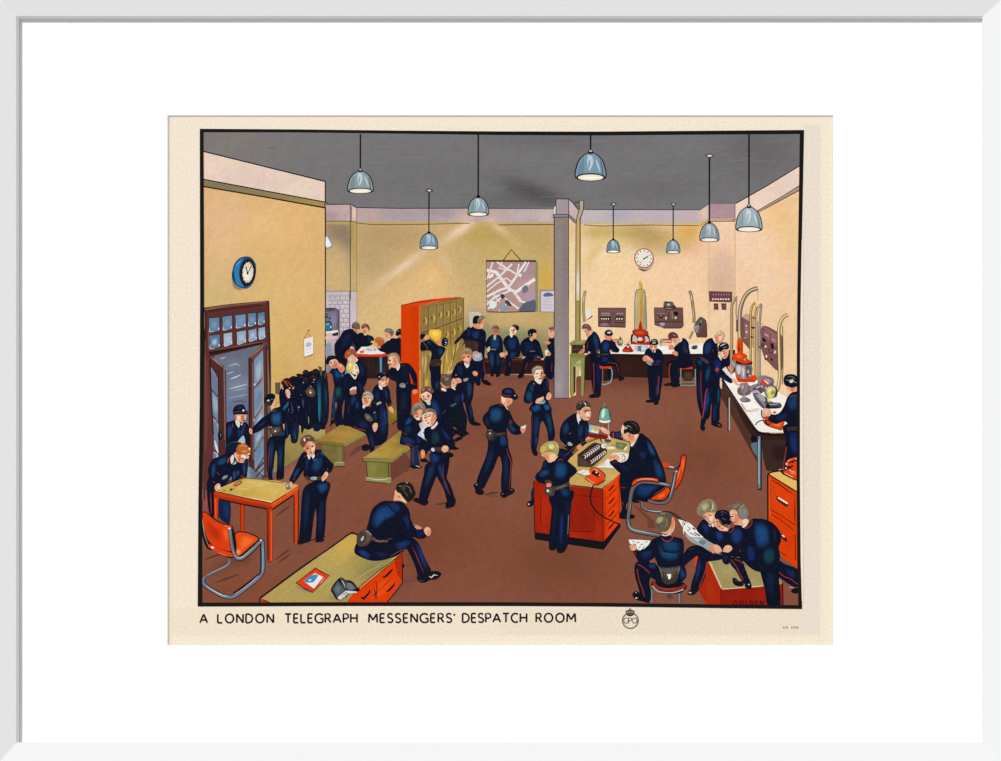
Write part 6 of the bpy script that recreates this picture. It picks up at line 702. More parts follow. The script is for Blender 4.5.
F(N0, '675 346 678 343.6 680.6 340 682.6 338 685.6 339 688.6 343.6 689.2 349 691.8 360 691.4 365.6 680 367 676 362 677.4 358 677 354 675 351.6 673.6 348.6'); D(N0, '1c2c54', '682 340 686 341 688 352 685 356 682 350'); L('7c3126', .7, '686.4 349 687 353', 1); F(WH, '679.4 342.6 680.4 340 682 338.4 681.8 340.8'); F(SK, '671.4 337.4 674 337.4 678 337.6 680.4 339.6 679 342.6 676.4 344.6 673.4 342 671.8 340'); F(SR, '673 339 675.6 339.4 675.6 343 673.6 341.4'); F('5c3a34', '668 337.4 668.6 334 671.6 332 675.6 332.8 678 335.6 677.6 338 674.6 338.2 671.4 338.6 669.6 339.6'); L('b08478', .8, '672.6 334.8 676 335.8', 1); F(SR, '671.6 352.6 674.6 351 677.6 352.4 677.6 355.6 675 355.6'); F(SR, '668.6 348 671 346.2 674 347.6 673 349.6 669.6 349.8')
person('boy in a cap standing alone facing forward before the back table')
F(N0, '647.6 364 662 364 662.4 378 660.6 392 659.6 400 655 401.4 649.4 400 648.6 386'); D(N0, '4a2440', '657 374 659.8 376 658.6 396 656.6 398'); D(N0, '1d3c6a', '656.4 382 658 384 656.6 398 655.4 396'); L('8c3b3c', .5, '659 376 658 394', 0); L('2c5c88', .7, '649 398 651 400.6', 1); F(K, '645.6 400.6 649 399.6 653.6 399.8 654 402.2 649 402.8 646 402'); F(K, '653.4 402.6 655.4 399.6 658.6 401.4 658 404.2 655 405')
F(N0, '645 352 646.6 349 651 347.6 656 348 661 350.4 663.6 356 663 362 661.6 366 650 366.6 646.4 363 645.6 358 643.6 356'); D(N0, '1c3058', '654.6 360 661 359.4 661.6 363 655 363.6'); L('3a2c30', 1.4, '649 365 660 364', 1); F(SR, '642.6 358.4 644 356 646.6 355.4 649 356.6 652.6 359.4 653.4 362 651.6 362.6 648.6 360.4 646 361.4 643.4 361'); L('f0cdb4', .8, '646 356.6 651.4 360.6', 1); G('9aa0a8', '646.4 360.4 649 360.6 652.4 364.6 649.6 365.4 646.4 363'); L('6c747c', .5, '647 361 651.6 365', sm=0); G(WH, '651.6 349.8 653.4 351 656 349 655 352.6 652.6 352.6'); L(K, 1, '653.2 350.6 653.4 353', sm=0)
F(SR, '649.4 345.4 652 344.8 656.8 345 656.8 348.4 654.6 351 651.6 350.4 649.8 348.4'); F('f0c0a0', '652 346.6 654.6 346.4 654.4 349.6 652.4 349.4'); F(N0, '649.6 344.6 650.2 341.4 652.4 339.4 656 339 657.8 341 658 344 655 345.2 651.6 344.8'); E('7c7e60', 654, 340.8, 2.6, .9); L('e8e4dc', .8, '652 343 656 342.8', 1); L('3a1e1c', .6, '650.6 347 652.4 347', sm=0); L('6a2a1c', .6, '652.6 350 654.4 350', sm=0)
# right wall things
P('printed_switchboard', 'dark red wall panel with two rows of white dots on the corner column')
G('6d3f42', '708.6 291 732.4 292 732 302.4 709.4 301.6'); L('9a5a5c', .7, '709.6 291.2 732 292', sm=0)
for x in (712.4, 715, 717.6, 720.2, 722.8, 725.4, 728): E('e8dcd8', x+.6, 299.2, 1, .9); E('a88688', x+1, 294.6, .8, .7)
G('6a3e3c', '713.6 303.4 718.2 303.4 718.6 309.6 714 310.2'); G('6a3e3c', '721 303.4 726.4 303.2 726.4 309.8 722 310.2'); L('8c5c58', .5, '714.4 306 718 306', sm=0); L('8c5c58', .5, '722 306 726 306', sm=0); E('d8cccc', 715.6, 311, 1.6, 1.4); E('e8dcdc', 723, 311.6, 1.8, 1.8); E('f0cba0', 723, 311, .9, .9)
P('printed_switchboard', 'purplish wall board behind the tubes on the right wall')
F('c09a8c', '742 318 748 314 758 322 758 352 750 344 742 336'); G('7c504e', '736 320 742 317 750 322 750 350 743 342 740 330 736 331'); G('7c504e', '736 329.6 738.6 331.6 738 332.4 735.6 331'); D('7c504e', '9a7070', '743 320 749 324 749 342 744 336'); E('d8b4a0', 746.4, 325.8, 1, 1); E('d8c4a8', 746.4, 332, 1.2, 1.2); L('5c3434', .8, '743.6 322 744.4 336', 1); E('c4a498', 745, 338, .8, .8)
P('printed_switchboard', 'large purplish wall board with switches at the right edge')
F('7c504e', '761 328 766 326 776 331 782 336 783 352 782 370 776 370 770 364 764.6 358 761.6 350 759.4 346 761 340'); D('7c504e', '9a686a', '763 329 774 332 780 340 776 348 764 338'); L('c4a4b0', 1.2, '764.4 334 768.6 336.4', 0); L('b894a0', 1.1, '772 339 776 341.6', 0); L('9c7478', .8, '763.4 327 777 335.6', 0); L('5c3638', .8, '770 334 771 350', 0); F(K, '762 337.6 765 339 766 342 763 341'); F(K, '771 344 773 343 774 348 772 349'); E('e4dcdc', 765.6, 346.6, 1, 1.2); E('c8bcc4', 775, 352, 1.4, 1.8); E('f0ece8', 766.4, 356.6, .9, 1.8); E(K, 771.6, 359.6, 1, 1.4); E('4a2c2c', 766, 358, 1.8, 2.4); E('f0ece8', 766.4, 356.6, .8, 1.6); F('5c3434', '762 343 764 344 763 347 761.6 347'); L('4a2c2e', 1, '768 348 770 353 775 350', 1)
def tube(pp, w, base, hi, dk='4a3c2a', lab='bent pneumatic tube', hx=None):
    P('printed_tube', lab); L(dk, w+1, pp, 0); L(base, w, pp, 0)
    q = smooth_open(pts(pp), 3); ribbon([(x-w*.18, y) for x, y in q], [w*.34]*len(q), hi)
tube('735.4 297.6 733 302 731.6 310 731.6 345 730.6 384', 2, 'a08258', 'c8b080', '8a6e48', 'thin bent tube at the corner of the right wall')
L('dcd8d0', 1, '732.6 302 733.8 298.4', 1); L('a08480', 1.2, '736.6 296 736 312 737 320', 0)
tube('757.6 288 750 291 744.6 297 741 306 739.8 315 739.6 328 739.6 341', 3, '8a7658', 'd8ccb0', '4a3a34', 'largest curved pneumatic tube bending to the right wall')
L('c9a494', .6, '758 289 757.6 301', sm=0); L('d8d060', 1.2, '739.4 330 739.6 338', 0)
tube('755.6 303 752.4 306 750.6 316 750.6 335 750.8 384', 1.4, 'b09044', 'e0c878', '5c4430', 'thin yellow tube left of the pair on the right wall')
tube('754.6 384 754.6 330 754.8 314 756.6 306', .8, 'd8a83c', 'f0d890', '8a6a30', 'thin golden tube between two others on the right wall')
tube('761.4 303.6 758 308 756.2 318 756.4 340 757 384', .9, 'c8a85c', 'e8d8a8', '7a6048', 'thin tube beside the grey rod on the right wall')
tube('761.4 304 760.4 314 759.6 330 759.6 384', 1.2, '8c8484', 'b8b0b0', '6a5c5c', 'thin grey rod on the right wall')
L(K, 1.3, '751 326.6 753 328 755.4 327.4', 1); L(K, 1.2, '750.4 336.6 753.4 337.6', 1); L(K, .9, '752 317 756 319', 1); L('8a8c9c', .8, '757 323 760 322 764 326.6', 1); L(K, 1, '758.4 346.6 760 347.4', sm=0)
tube('788 314.6 783.6 317 780.6 322 779 329 779 340 779.4 360 779.8 376 778 388 774.6 395 770 399 765.6 399.6', 2.6, 'b89a44', 'ece8b8', '4a3c30', 'brass pneumatic tube curving down from the wall to the horn at the right edge')
L('5c4030', .8, '782.6 326 783 360 782.4 384', 0)
P('printed_table', 'white-topped instrument table running forward along the right wall')
wash('722 377 735 388 756 420 764 433 801 434 801 480 775 472 766 470 762 452 752 440 735 418 722 400', blend('33201b', [(735,400,5,12,0,'402a24',.8),(780,450,14,10,0,'38221c',.7),(765,456,6,8,0,'3c2a26',.7)]), 4); wash('718 392 726 385 735 405 744 424 757 444 757 462 748 446 736 424', blend('4e3026', [(738,415,4,10,0,'5a362a',.6)]), 4)
F(N0, '750.6 438 753 435 756 437 756.4 441 752 442.6'); F('5c6c70', '751.6 443 766 444 765.6 452 763 456.6 757 456 753 451'); G('3a2824', '761 440 801 440 801 470 768 471 763 458'); D('3a2824', '2a1a18', '770 445 790 445 790 460 772 462')
G('f1ebe1', '722.4 379.6 728 376 735 373 760 380 788 398 790.6 420 789.4 424 785.6 431.8 762 432.2 758 430.6 752.6 424.6'); F('efe9df', '756 420 770 418 788 418 788.6 424 784 431.6 766 432.2 759 431 754 426'); wash('722.4 379.6 735 374 748 396 762 418 754.6 425', blend('f1ece4', []), 5)
L(K, 2.2, '722 379.4 737 402 751 423 756 430 761 433.4 770 434.4 785 434.2', 0); L('5a4a44', .5, '722 381.4 753.6 426', sm=0); L('74706c', 2, '729 397.4 729.4 430.6', sm=0); L('b8bcc0', .7, '729.2 398 729.4 430', sm=0); L(K, .6, '728 397 728 430.6', sm=0)
G(K, '757.4 436 762 436 761.6 490 757.8 490'); G('6d8494', '758 436.4 760.4 436.4 760.2 488.6 758.4 488.6'); L('b0c4cc', .7, '758.8 440 758.8 484', sm=0); L('24304a', .9, '761 440 760.8 488', sm=0)
L('c49a92', .5, '741 403.6 746.4 410.4 752 409.6 758.6 408.4', 0); F('d8a898', '741.4 403.6 742.4 403.6 748 411 758 409.6 758.4 410.4 747.4 412 741 405'); G('f6f2ea', '742.6 402.4 752 399.4 758.6 408.2 748 410')
P('printed_instrument', 'red and chrome telegraph instrument standing on the right table')
F('6c5c5c', '738 388 746 384 752 388 750 394 744 396 738 394'); F('8a7c84', '740 384 748 383 747 392 742 393'); F('8a7c80', '752 385 762 384 762 392 756 395 750 390'); G('e0440c', '735 371.6 744 376 756 375 757.4 379.4 754 382.2 738.4 382 735.6 377'); G('c83810', '736 378.4 756 379.6 754.8 382.2 738.4 382.2'); E('c8b4bc', 742, 384.6, 3, 2); D('6c5c5c', 'c8a0a0', '740 384 745 384 744 390 741 390')
F('7c7070', '735.4 366 738 363 746 363 752 366 751.6 374 748 378.6 741 378.4 736 374'); F('d0c4c0', '736.6 366 740.6 366 740 374 737 373'); F('a8a0a8', '741 367 745 367 745 378 741.4 377'); F('5c5058', '746 366 751 368 750 376 746.6 377'); D('5c5058', 'c0b8b8', '747 369 749.6 370 749 374 747 374'); L('e8e0e0', .9, '743 368 743.4 376', sm=0); L(K, .8, '746.6 374 750 377', sm=0); E('b8aeb0', 749.6, 375.6, 1.4, 1); E('d8a098', 744.4, 371, 1, 2)
F(K, '732 357.4 737 356 746 358.6 752 362 751.6 364 746 364.8 737 363.6 733 361'); F('d83c0c', '732.4 355.6 735 353.6 741 353 746.4 354.6 747 358 744 360 751 360.6 750.4 362.4 745 363.8 738 361.6 733 359'); D('d83c0c', 'f0703c', '734 355 740 354.4 744 357 738 359'); E('c8a884', 745.4, 359.4, 1.8, 1.1); E(K, 746.4, 359.2, .9, .6); G('e0440c', '737 340 742.4 340 742.6 355 738 355 736.4 348'); G('b02c0c', '741.2 340 742.6 340 742.8 354 741.4 354'); L('7c1d10', .9, '738.8 343 738.8 352', sm=0); L(K, .8, '738 347.4 740 350', sm=0); G('8c6c3c', '737.6 338 742.6 338 742.4 340.2 737.6 340.2'); L('f07a50', .6, '737.6 342 737.4 350', sm=0); F('8a7c80', '731 361 735 360 736.4 365 735 368 732 368'); L('d8c8c8', .7, '732 362 734.6 366', sm=0)
P('printed_instrument', 'grey tape instrument with a red label and a brass horn on the right table')
F('6c5c64', '757 384 760 378 765.4 376 772 378 774 382 770 390 763 392 758 390'); F('8c7c84', '757.4 378 762 375.4 768 376.4 762 380 759 386'); D('6c5c64', 'b0a0a8', '762 378 770 378 772 383 765 385'); G('dc4018', '760.4 381 765 379 769.4 383.4 765 385.6'); L('f4ece4', 1, '764.4 380.4 768.4 384', sm=0); E('b8a0a0', 761.6, 386.6, 1.8, 1.4); F('5c4c54', '753 388 760 386 763 392 758 394 753.6 391'); F('b4a8ae', '752.4 391.6 757 390 760 393.6 754 396'); L('e0d8d8', .9, '756 388 760 386.4', sm=0); L('8a7a80', 1, '768 378 774 382', 0)
F('4e4850', '753 394.4 757 393 766 397 772 402 780 403 781.6 406.6 778 408.4 766 408.6 762.4 408 756 401'); G('86808a', '754 394.6 757 394 767 406 764.4 407.6'); L('5c5660', 1.6, '754 395 764 407', 0); L('b8b0bc', .8, '767.6 404.6 778 404', sm=0); F('a8a0a8', '757.6 394 764 396 765 402 760 399'); L(K, 1, '768 407.6 779 407', 0)
E('5a4c58', 771, 391.6, 6.8, 7); E('8c808c', 770.6, 391.6, 5.8, 6.2); E(K, 771.4, 392.4, 4.9, 5.4); F('d8cc64', '766.4 391 768 387.6 771 386.6 774 387.6 775.6 390 774 396 771 398.6 768 396.4'); D('d8cc64', 'f0ecae', '767 390 770 387.6 772 390 769 394'); E('6c7c5c', 772.6, 392.4, 2, 2.2); E('a8b09c', 772.2, 391.8, 1, 1.1); L('d0c050', 2, '769 397.6 768 400 770 402', 0); L('f0e8a0', .7, '768.6 398.4 768.6 401', 0); L(K, .6, '774.6 388 777 393 775.6 398', 1); E('c8c0c8', 765.8, 388, .8, 1.2)
F('7c6c74', '739.8 399 742 397.6 746 397 750.4 399.6 750 401.6 745 402.4 741 401.4'); F('9a8c94', '742.6 396 744.4 394 745.4 396.6 744.8 399 742.6 398.6'); L('c4b8bc', .7, '741 399.6 745 400.6', 1); L('5c4c54', .8, '741 401 746 402 750 400.6', 1)
person('fair-haired boy bending with his back turned at the corner of the tables')
F(N0, '697 362 705 364 712 366 712 380 711 400 710 416 705 420 701 416 697 400 696.4 380'); L('7c3126', .9, '700.6 371 701 390 702.6 408', 0); D(N0, '16284e', '697.4 380 699.6 380 700.6 400 699 404'); L('8a3540', .8, '707 389 705.4 398 703 410', 0); D(N0, '1c2c58', '709 388 712 388 711.4 404 709 404')
F(N0, '702.4 354 703 345.6 706 340.6 710 338.2 714 338.6 717 343 717.6 352 714 360 708 362 712 366 702 368.6 697.4 366.6 695 362 697 358 700.6 357.4'); D(N0, '1a3a6c', '703.6 346 707 341 711.6 340.6 712.4 350 707 356 703.6 354'); D(N0, '173a5c', '696.4 360 701 359 703 364 699 366.4'); F('4a3a34', '701.6 357 709 361.6 708.6 364.4 701.2 359.6'); L('7c3126', .8, '712.4 351 713.6 350', sm=0); F(WH, '712.6 338.6 714.6 338.4 716.4 342 715.6 343.4'); F(SR, '714.4 337 716 334 721 334.4 724 337 722.6 341 719.6 343.4 716 342.4'); F('f0c0a8', '718.6 336.4 722.6 336 722 339.6 719.4 341.4'); F('c8b88c', '715.4 334.4 717.6 331.4 721 330.8 723.6 332.8 724.8 336 722.8 336 720 333.8 717 336'); L('8c7c5c', .8, '719.6 330.8 723 332.6 724.6 336', 1); L('ece4c4', .9, '717.6 333.4 720.4 332.6', 1)
person('dark-haired boy bending over the right table to set down a paper')
F(N0, '704 386 712 388 720 386 720.6 400 719.6 410 719.4 420 715 423.4 711.2 422.4 711.6 408 711 398 708 410 705 424 701 428.6 700.4 424 702.6 408 703 396'); D(N0, '1d3c80', '706 390 710.6 390 709 404 705 416 703.6 412'); D(N0, '144a5c', '717 388 720 388 719.6 402 717.4 406'); D(N0, '1a2c50', '712.6 404 717 404 716.4 420 713 422'); L('a03c4c', 1, '707.4 388.6 705.6 394 704 408 702.4 418', 0); F(K, '700.4 426 702.4 424.6 705 427 704.6 430 702.4 431 700.4 428.6'); F(K, '711 423.6 714 421.6 718.6 421.8 722 425 721.6 427.4 718 427.4 713 425.8'); L('6a6c70', .6, '717.6 424.4 721 426', 1)
F(N0, '704 382 705 372 708.6 362.6 713 357 716 352.8 721 355.6 728 352.6 730 359 729.6 366 727.6 369 723 370.6 728 376 733 379.4 731 383.4 724 380 720 377.6 719.4 386 715 388.6 706 387.4'); D(N0, '14496c', '705 372 709.6 364 711 370 708 382 705 382'); D(N0, '1b2a66', '714 360 720 358 722 366 718 378 714 372'); D(N0, '1c2c60', '720 374 726 378 730 381 727 381 721 378'); F('a83c24', '715.2 368.6 717.6 367.6 719 369.4 717.6 371.6 715.6 371.2'); F(WH, '718 354.6 720 355.6 722.4 359.6 721.2 360.4 719 357.6'); F(N0, '721.6 358 723.6 358.4 724 362 722 362'); G(WH, '722 369.4 725.6 366.6 734 379.4 731.4 379'); F(SR, '727.6 367.4 729 366 732.6 367.6 733.4 371 731 371.6 729 370'); F(SK, '731.8 380.6 734 378.4 736.6 381 739 385.6 737.6 385.6 734 383')
F(SK, '718 353 719.4 351 722 349 728 348.4 728.6 353 726.6 357.4 724 358.8 720.6 356.6'); F(SR, '724 352.6 727.4 352.4 726 357 723.6 357.6'); F('f4d4c4', '721.4 352.6 724 351.6 724 355.4 722 355.4'); L('5c3430', .6, '723 353.6 724.6 353.2', sm=0); F(N0, '718.2 350 718.4 346.4 720.6 343.4 724.6 342.2 728 344 729 347 727 349.4 723.6 349.4 721.6 351.4 719.6 351.6'); L('c8c4b8', 1.1, '720 346.4 723 344.6 726 343.6', 1); L('8a8a84', .8, '722.6 348 727 346.6', 1)
P('printed_telephone', 'red telephone on the near end of the right table')
F('8a2a14', '763 422 766 419.4 776 421 785 418.6 784 424 781.6 430.2 778 429.6 768 426.4'); F('e0480f', '764 421.6 766 419 776 420.4 784.8 417.6 783.4 424 781 428.8 776 427.8 768 425'); D('e0480f', 'f07a40', '772 423 782 422 780 427 774 426'); E(K, 768, 422.4, 3.2, 2.6); E('e0480f', 768.6, 422, 2, 1.8); E('2a1410', 768.6, 421.8, .8, .8); E('d84a1c', 774.6, 412.4, 2, 1.2); L(K, .8, '755.4 425 757.6 422 762 420.4 766 420', 0)
person('dark-haired boy at the right edge using the red telephone')
F(N0, '783 426 800.6 426 800.6 475 797 474 788 470 784 474 782 471 784 455 785.6 440'); D(N0, '1c2c66', '789 432 799 430 799 456 790 452'); L('8c3030', 1.2, '786.4 447 784 462 782.6 472', 0)
F(N0, '784 406 787 398 791 393 797 390.6 800.6 390 800.6 430 788 430 787.6 424 783.6 421 777 424 771.6 422.6 768.6 420.4 767 416.4 769.4 413.4 774 414.6 779.6 412.6'); D(N0, '1d3c66', '786 402 792 394 799 394 799 408 790 412'); D(N0, '1b2a4c', '774 416 782 414 787 412 786 420 777 422'); G('3a2c2a', '787 427 800.6 426.4 800.6 430.6 787 430.6'); L('7c3438', .9, '789.6 396.8 794 395.6 800 395.4', 0); L('d8d4cc', .7, '792.6 391.6 797 389.8', sm=0)
F(SK, '762 413 763.4 409.4 766 407.6 769.6 409 771.4 412.6 769.6 416 765.6 417 762.4 416'); F('e8b8a8', '763.4 411 766 409 768.6 411.4 766 414'); L('4c4850', 1.2, '761.6 409.6 761.6 415.6 764 419', 0); F('a03c28', '763 417 768 416.4 768 419 764 418.6'); L(K, 2.6, '765.6 406 768.6 407.6', 1); E('c8c8c0', 768.8, 406.6, 1, .8); F(K, '766 404.6 769 404 770.4 407.4 767.6 408.6')
F(SK, '786 387 790 385.6 796.4 386 798.6 389.4 796 391.4 792 391.8 788.4 390'); F('d07c60', '790 387.4 794 387.4 793.6 391.2 791 390.6'); F(N0, '783.4 380 784.6 376 788.6 374.2 794 374.6 798 377.6 798.8 382 797 386 793 387.6 788 386.6 784.6 384.6'); L('8c8474', 1, '785.4 379.6 789 380.4 793 378.6', 1); F('dcd4b8', '789 381.6 792.4 379.4 793.6 381 791.4 383'); L('6c6a5c', .9, '787 377 792 376.6 796 379.6', 1); L('a09880', .7, '793 381 796.6 383', 1)
P('printed_cabinet', 'red filing cabinet with a yellow top at the right edge')
G('d93c0a', '767.6 474.4 799.4 493.4 799.6 570 768 546'); wash('768 474.6 799 493.4 799 570 768 546', blend('d53f0c', [(782,500,8,14,0,'dd4610',.6),(790,540,8,14,0,'cf3a0a',.6)]), 4); G('e2b864', '768.4 473.6 779 471.4 800 482 800 493.6'); L(K, .9, '768 474 800 493.8', sm=0); L(K, 1, '767.6 474.4 767.8 520', sm=0); L(K, 1, '767.6 474 772 472 779 471', sm=0); L('f0804c', .5, '770 478 770 516', sm=0)
L('5c1608', 1.1, '769.6 478.6 780 485 795 496', 1); L('5c1608', .6, '770.4 480 770.6 511', sm=0); L('5c1608', .7, '770.6 509.6 780 515 795 525', 0); L('5c1608', .7, '771 514 782 521 793.6 530.4', 0); L('5c1608', .9, '794.6 498 795 526', 1); L('5c1608', .8, '795 534 795.4 560', 0); L('5c1608', .6, '797.6 496 797.8 560', sm=0); L('5c1608', .9, '779 551 788 557', 1)
F('5c1a10', '776.4 498 777.6 496.4 788 503.6 787 506.4 784.6 506 777 500'); L('f4e0d0', 1.6, '778 497.6 787.6 503.6', 0); F('5c1a10', '780.4 535.4 781.4 533.6 787 539 786.4 542 783 539.6'); L('f4e0c0', 1.2, '782 535 784.6 537', 0)
P('printed_telephone', 'red telephone on top of the filing cabinet at the right edge')
F('2a1410', '781 472.6 788 468 799.8 468 799.8 480 796 480.6 788 477'); F('d43e14', '783 472 790 468.4 799.6 468.6 799.6 478 795.6 479.4 789 476'); D('d43e14', 'f0744c', '788 471 796 470 797 475 791 475'); L('f0c890', .7, '784.6 473 793 477.4', 0); L('f4b8a0', .6, '789 469.6 793.4 472', sm=0); L(K, 3.4, '786.4 463.6 789 460.6 794 458.4 799 457.6', 0); L('e04c18', 2.4, '786.4 463.8 789 460.8 794 458.8 799 458', 0); L('f4a878', .7, '787 461.6 791 459', 1); F('e04c18', '785.6 465 787 462.4 789.6 464 788 466.4'); E('f8dcc0', 786.4, 464, .9, .8); F('d84414', '789 464.6 795 461 799 463 798 467.4 793 468'); E(K, 792.6, 461.8, 1.1, 1.4); E(K, 792, 466, 1.4, 1); E('e8dcd8', 786, 468, .9, .8); L('8a808c', .7, '778 469.4 785 469.2', 1); E('d8d0c8', 779.6, 469.6, .8, .5); E('f0d8c0', 796, 459, .6, .5)
# ---- front right
P('printed_newspaper', 'open white newspaper held between the boys in the lower right')
F('93a09f', '685 534 694 534 703 538 712 542 718 549 719.6 554 712 552 700 546 690 541'); D('93a09f', 'c0c8c4', '690 536 700 539 708 546 698 543'); F('6b7c7e', '700 540 706 541 704 545 699 543'); G('ece6df', '678 519 683 519 694 526 699 533 703.6 537.6 690 536.6 684 531 683.4 536 682.8 528'); L(K, .9, '678 519 683.6 520 688 523.4', 1); L(K, .8, '683 522 685 524 683.6 525', 1); F(K, '692 527.6 694.4 528 696 530 693 529'); L(K, .6, '690 533 696 535.6', sm=0); L(K, .7, '694 532 700 536', sm=0); L(K, .6, '687 526 690 529 686 531', 1); L('6a6a6c', .5, '688 531 691 534', sm=0); L('5c5a5c', .6, '683 521 682.6 532 683.4 536', sm=0); L(K, .5, '692 524.4 698 530.4', sm=0); L('8a8a88', .5, '696 534 699 536.6', sm=0)
P('printed_newspaper', 'crumpled newspaper page in the left hand of the seated boy')
G('ece8e2', '628.6 539.6 636 539.6 650.6 540.6 649 544 646 549 642 551.4 637 549 636 545 630 544'); 
for q in ('632 541 635 542', '636 543 640 542', '640 545 644 543.6', '638 548 641 546.4', '642 548.6 645 546', '645 542 648 542', '633 543.4 636 545', '641 550 643 549'): L('4c4a50', .8, q, 1)
person('fair-haired boy behind the group holding the newspaper at the lower right')
F(N0, '696.6 530 699 524 703 519.4 708 521 714 524 720 532 720 545 710 542 702 536'); D(N0, '1a2c58', '700 524 706 522 710 530 706 536'); G(WH, '708 524 710.6 525.6 713.6 522.6 714 526.6 710.6 527.6'); F(N0, '710.4 526 712 526 712.6 530 710.4 530'); F(SK, '702.4 515 705 512.6 711 511.6 715.4 511.6 716 516 714 520.6 711 524.4 706.6 521'); F(SR, '703.6 516.4 706 515.6 708 520.6 705.4 519.4'); F('c8949a', '704.6 517.6 707 517 708 519.4 705.6 519.6'); F('f0d0b0', '709 516 713 515 712 520.6 710 521'); F('857c5c', '696.6 511.4 698.6 504.6 703 500.4 709.4 499 714 501.4 716.6 506 715.8 511.6 713 512.6 709 512 705 513.4 702.4 516.4 698.6 515'); D('857c5c', 'bdb584', '701 506 706 501.6 709 505 706 511 702 511'); L('e0dcb4', .9, '712 502.6 713 507 711 511', 1); L('5c5a40', .8, '709.4 501 710.6 506 708.6 510', 1); L('b0a87c', .8, '699.6 508 703 503', 1)
P('printed_cabinet', 'low red cabinet with a pale top in the lower right corner')
G('a6260f', '694 557 698 549 707 559 720 588 720 606 707 605 698 590'); wash('704 564 710 558 721.4 589 720.6 606 706.6 605', blend('a8280f', [(710,590,3,10,0,'b4401c',.6)]), 4); G('dc4210', '694.6 558 698 553 697.6 566 695'.rsplit(' ', 1)[0]+' 694.8 566'); wash('721 589 763 586 782.6 583.6 783 606 721 606', blend('8c1d10', [(735,598,10,6,0,'991f12',.6),(760,596,6,6,0,'a42a14',.5)]), 4); wash('709 561 738 556 781 580 782 584 763 586.6 722.6 589.6', blend('9d8e5c', [(728,570,8,8,0,'aa9b68',.7),(745,582,12,4,0,'b0a070',.7),(725,582,6,6,0,'978750',.6)]), 3); L('e0d8b0', .7, '710 562 722.4 589 762 586', sm=0); L('d8c8a0', .6, '708.6 561 721 588', sm=0); L(K, .8, '782.6 583 783 606', sm=0); L('5c120c', .6, '720.4 590 720.6 605', sm=0)
# legs across
person('boy sitting between the others with one leg swung over the low cabinet')
F(N0, '676 566 682 556 688 548 696 545 703 547 710 552 720 554.4 722 559 713 561 707 562 706 568 705.4 576 702 584 698 591 694 593.4 690.6 588 693 578 697 567 697.6 556 690 561 682 568'); D(N0, '1a2c60', '697 560 701 556 702 566 698 580 694 586'); L('9a3c3c', .8, '706.6 562 705.6 570 702 580 699 588', 0); L('2a2c54', 1, '688 550 696 548', 1); F(K, '687.6 593 691 588.6 696 587.8 698.6 590 694 594.6 690 595 687.6 594.4'); E('b8b8a4', 690, 592.6, 1.6, .8)
F(N0, '711 534 714 530 722 530 730 528.6 738 524.6 744 526 752 530 750 546 744 556 730 556 722 550 716 542'); D(N0, '1d3c78', '714 532 722 531 724 538 718 542'); D(N0, '1c3c74', '732 528 740 527 744 536 738 546 730 540'); L('8a2f2c', .9, '729.4 533 732.6 530 733.6 526.6', 0); L('9a8a78', .8, '727.6 531 729.6 525', sm=0)
F(SK, '714.4 519.6 718 519.8 720 524 725 527 728 528.4 727.6 531 723 531 719 530 716 526.6 714.6 527'); F(SR, '716 522 718.6 523 721 528 718 528'); F('f4c8a8', '722 527 727 528.6 726 530.4 722.6 530'); F(N0, '714.4 516 716 512 720 510.2 725.6 510 730 513 731.6 518 731.4 522 729.4 524.6 725.6 524 722.6 525 720.4 520.6 718 518.6 715.8 518.8'); L('4a463c', .9, '719 513 723 511.6 727 514', 1); L('5c5648', .7, '722 518 726 520', 1); E('8a8270', 722, 514.4, .5, .4); L('2e2a26', .8, '716.4 515.4 720 516', 1)
person('tousled fair-brown haired boy bending over with his knee on the low cabinet')
F(N0, '777 560 785 564 796 568 799 573 798.6 586 792 586 780 578 774 572'); L('8e3526', .9, '777.6 571 784 576.4 790 578.6 797.4 584', 0); D(N0, '1a2858', '784 568 795 570 796 580 788 576'); F(K, '791 591 793 588.4 798.4 588 799 592.6 795 593.6 792 592.6'); L('b8b0b0', .8, '788.6 587 794 588', 1)
F('0f1420', '760.4 566 777 562 779 580 780 606 768 606 765 590'); D('0f1420', '15203a', '764 570 774 568 775 590 770 600'); F(N0, '728.6 558 736 557 742 560 745 568 748 576 751 583 751.4 588 748 589 745 587 744.4 584 741 580 736 571 731 565'); L('8e3526', .9, '731 559.6 736 566 740 574 743 580', 0); L('8e3526', .8, '734 559 741 562 747 566', 0); F(K, '732.4 578.4 735.6 578 738.6 581 742.6 581.4 743.6 585 739 586.4 733.6 584'); E(N0, 736.4, 580.6, 1.6, .9); E('3c3a38', 735.6, 580.4, 1.4, .9); E('c8c4b8', 748.8, 584.4, .8, .8)
F(N0, '735 548 740 544 744 532 748 525 752 519 758 518.6 766 519.6 774 524 780 532 781 541 778.6 547 780 556 778 566 773 572 760 572 752 569 744 562 738 556'); D(N0, '1d4c80', '754 522 764 521 770 530 770 546 758 550 753 536'); D(N0, '17424f', '764 548 774 547 776 560 768 566 762 560'); D(N0, '1c2c60', '746 546 754 546 756 560 748 562'); D(N0, '1a2640', '772 528 777 532 777 542 774 540'); L('4a5a7c', .6, '774 530 777 534', 1); L(K, 1.2, '772 525 776 532 777 541 774 550', 0); L('8e3526', 1, '744.6 528.6 749 527 751.6 523.6 752 520.6', 0); L('7c3126', .8, '739 549 741 552', 1)
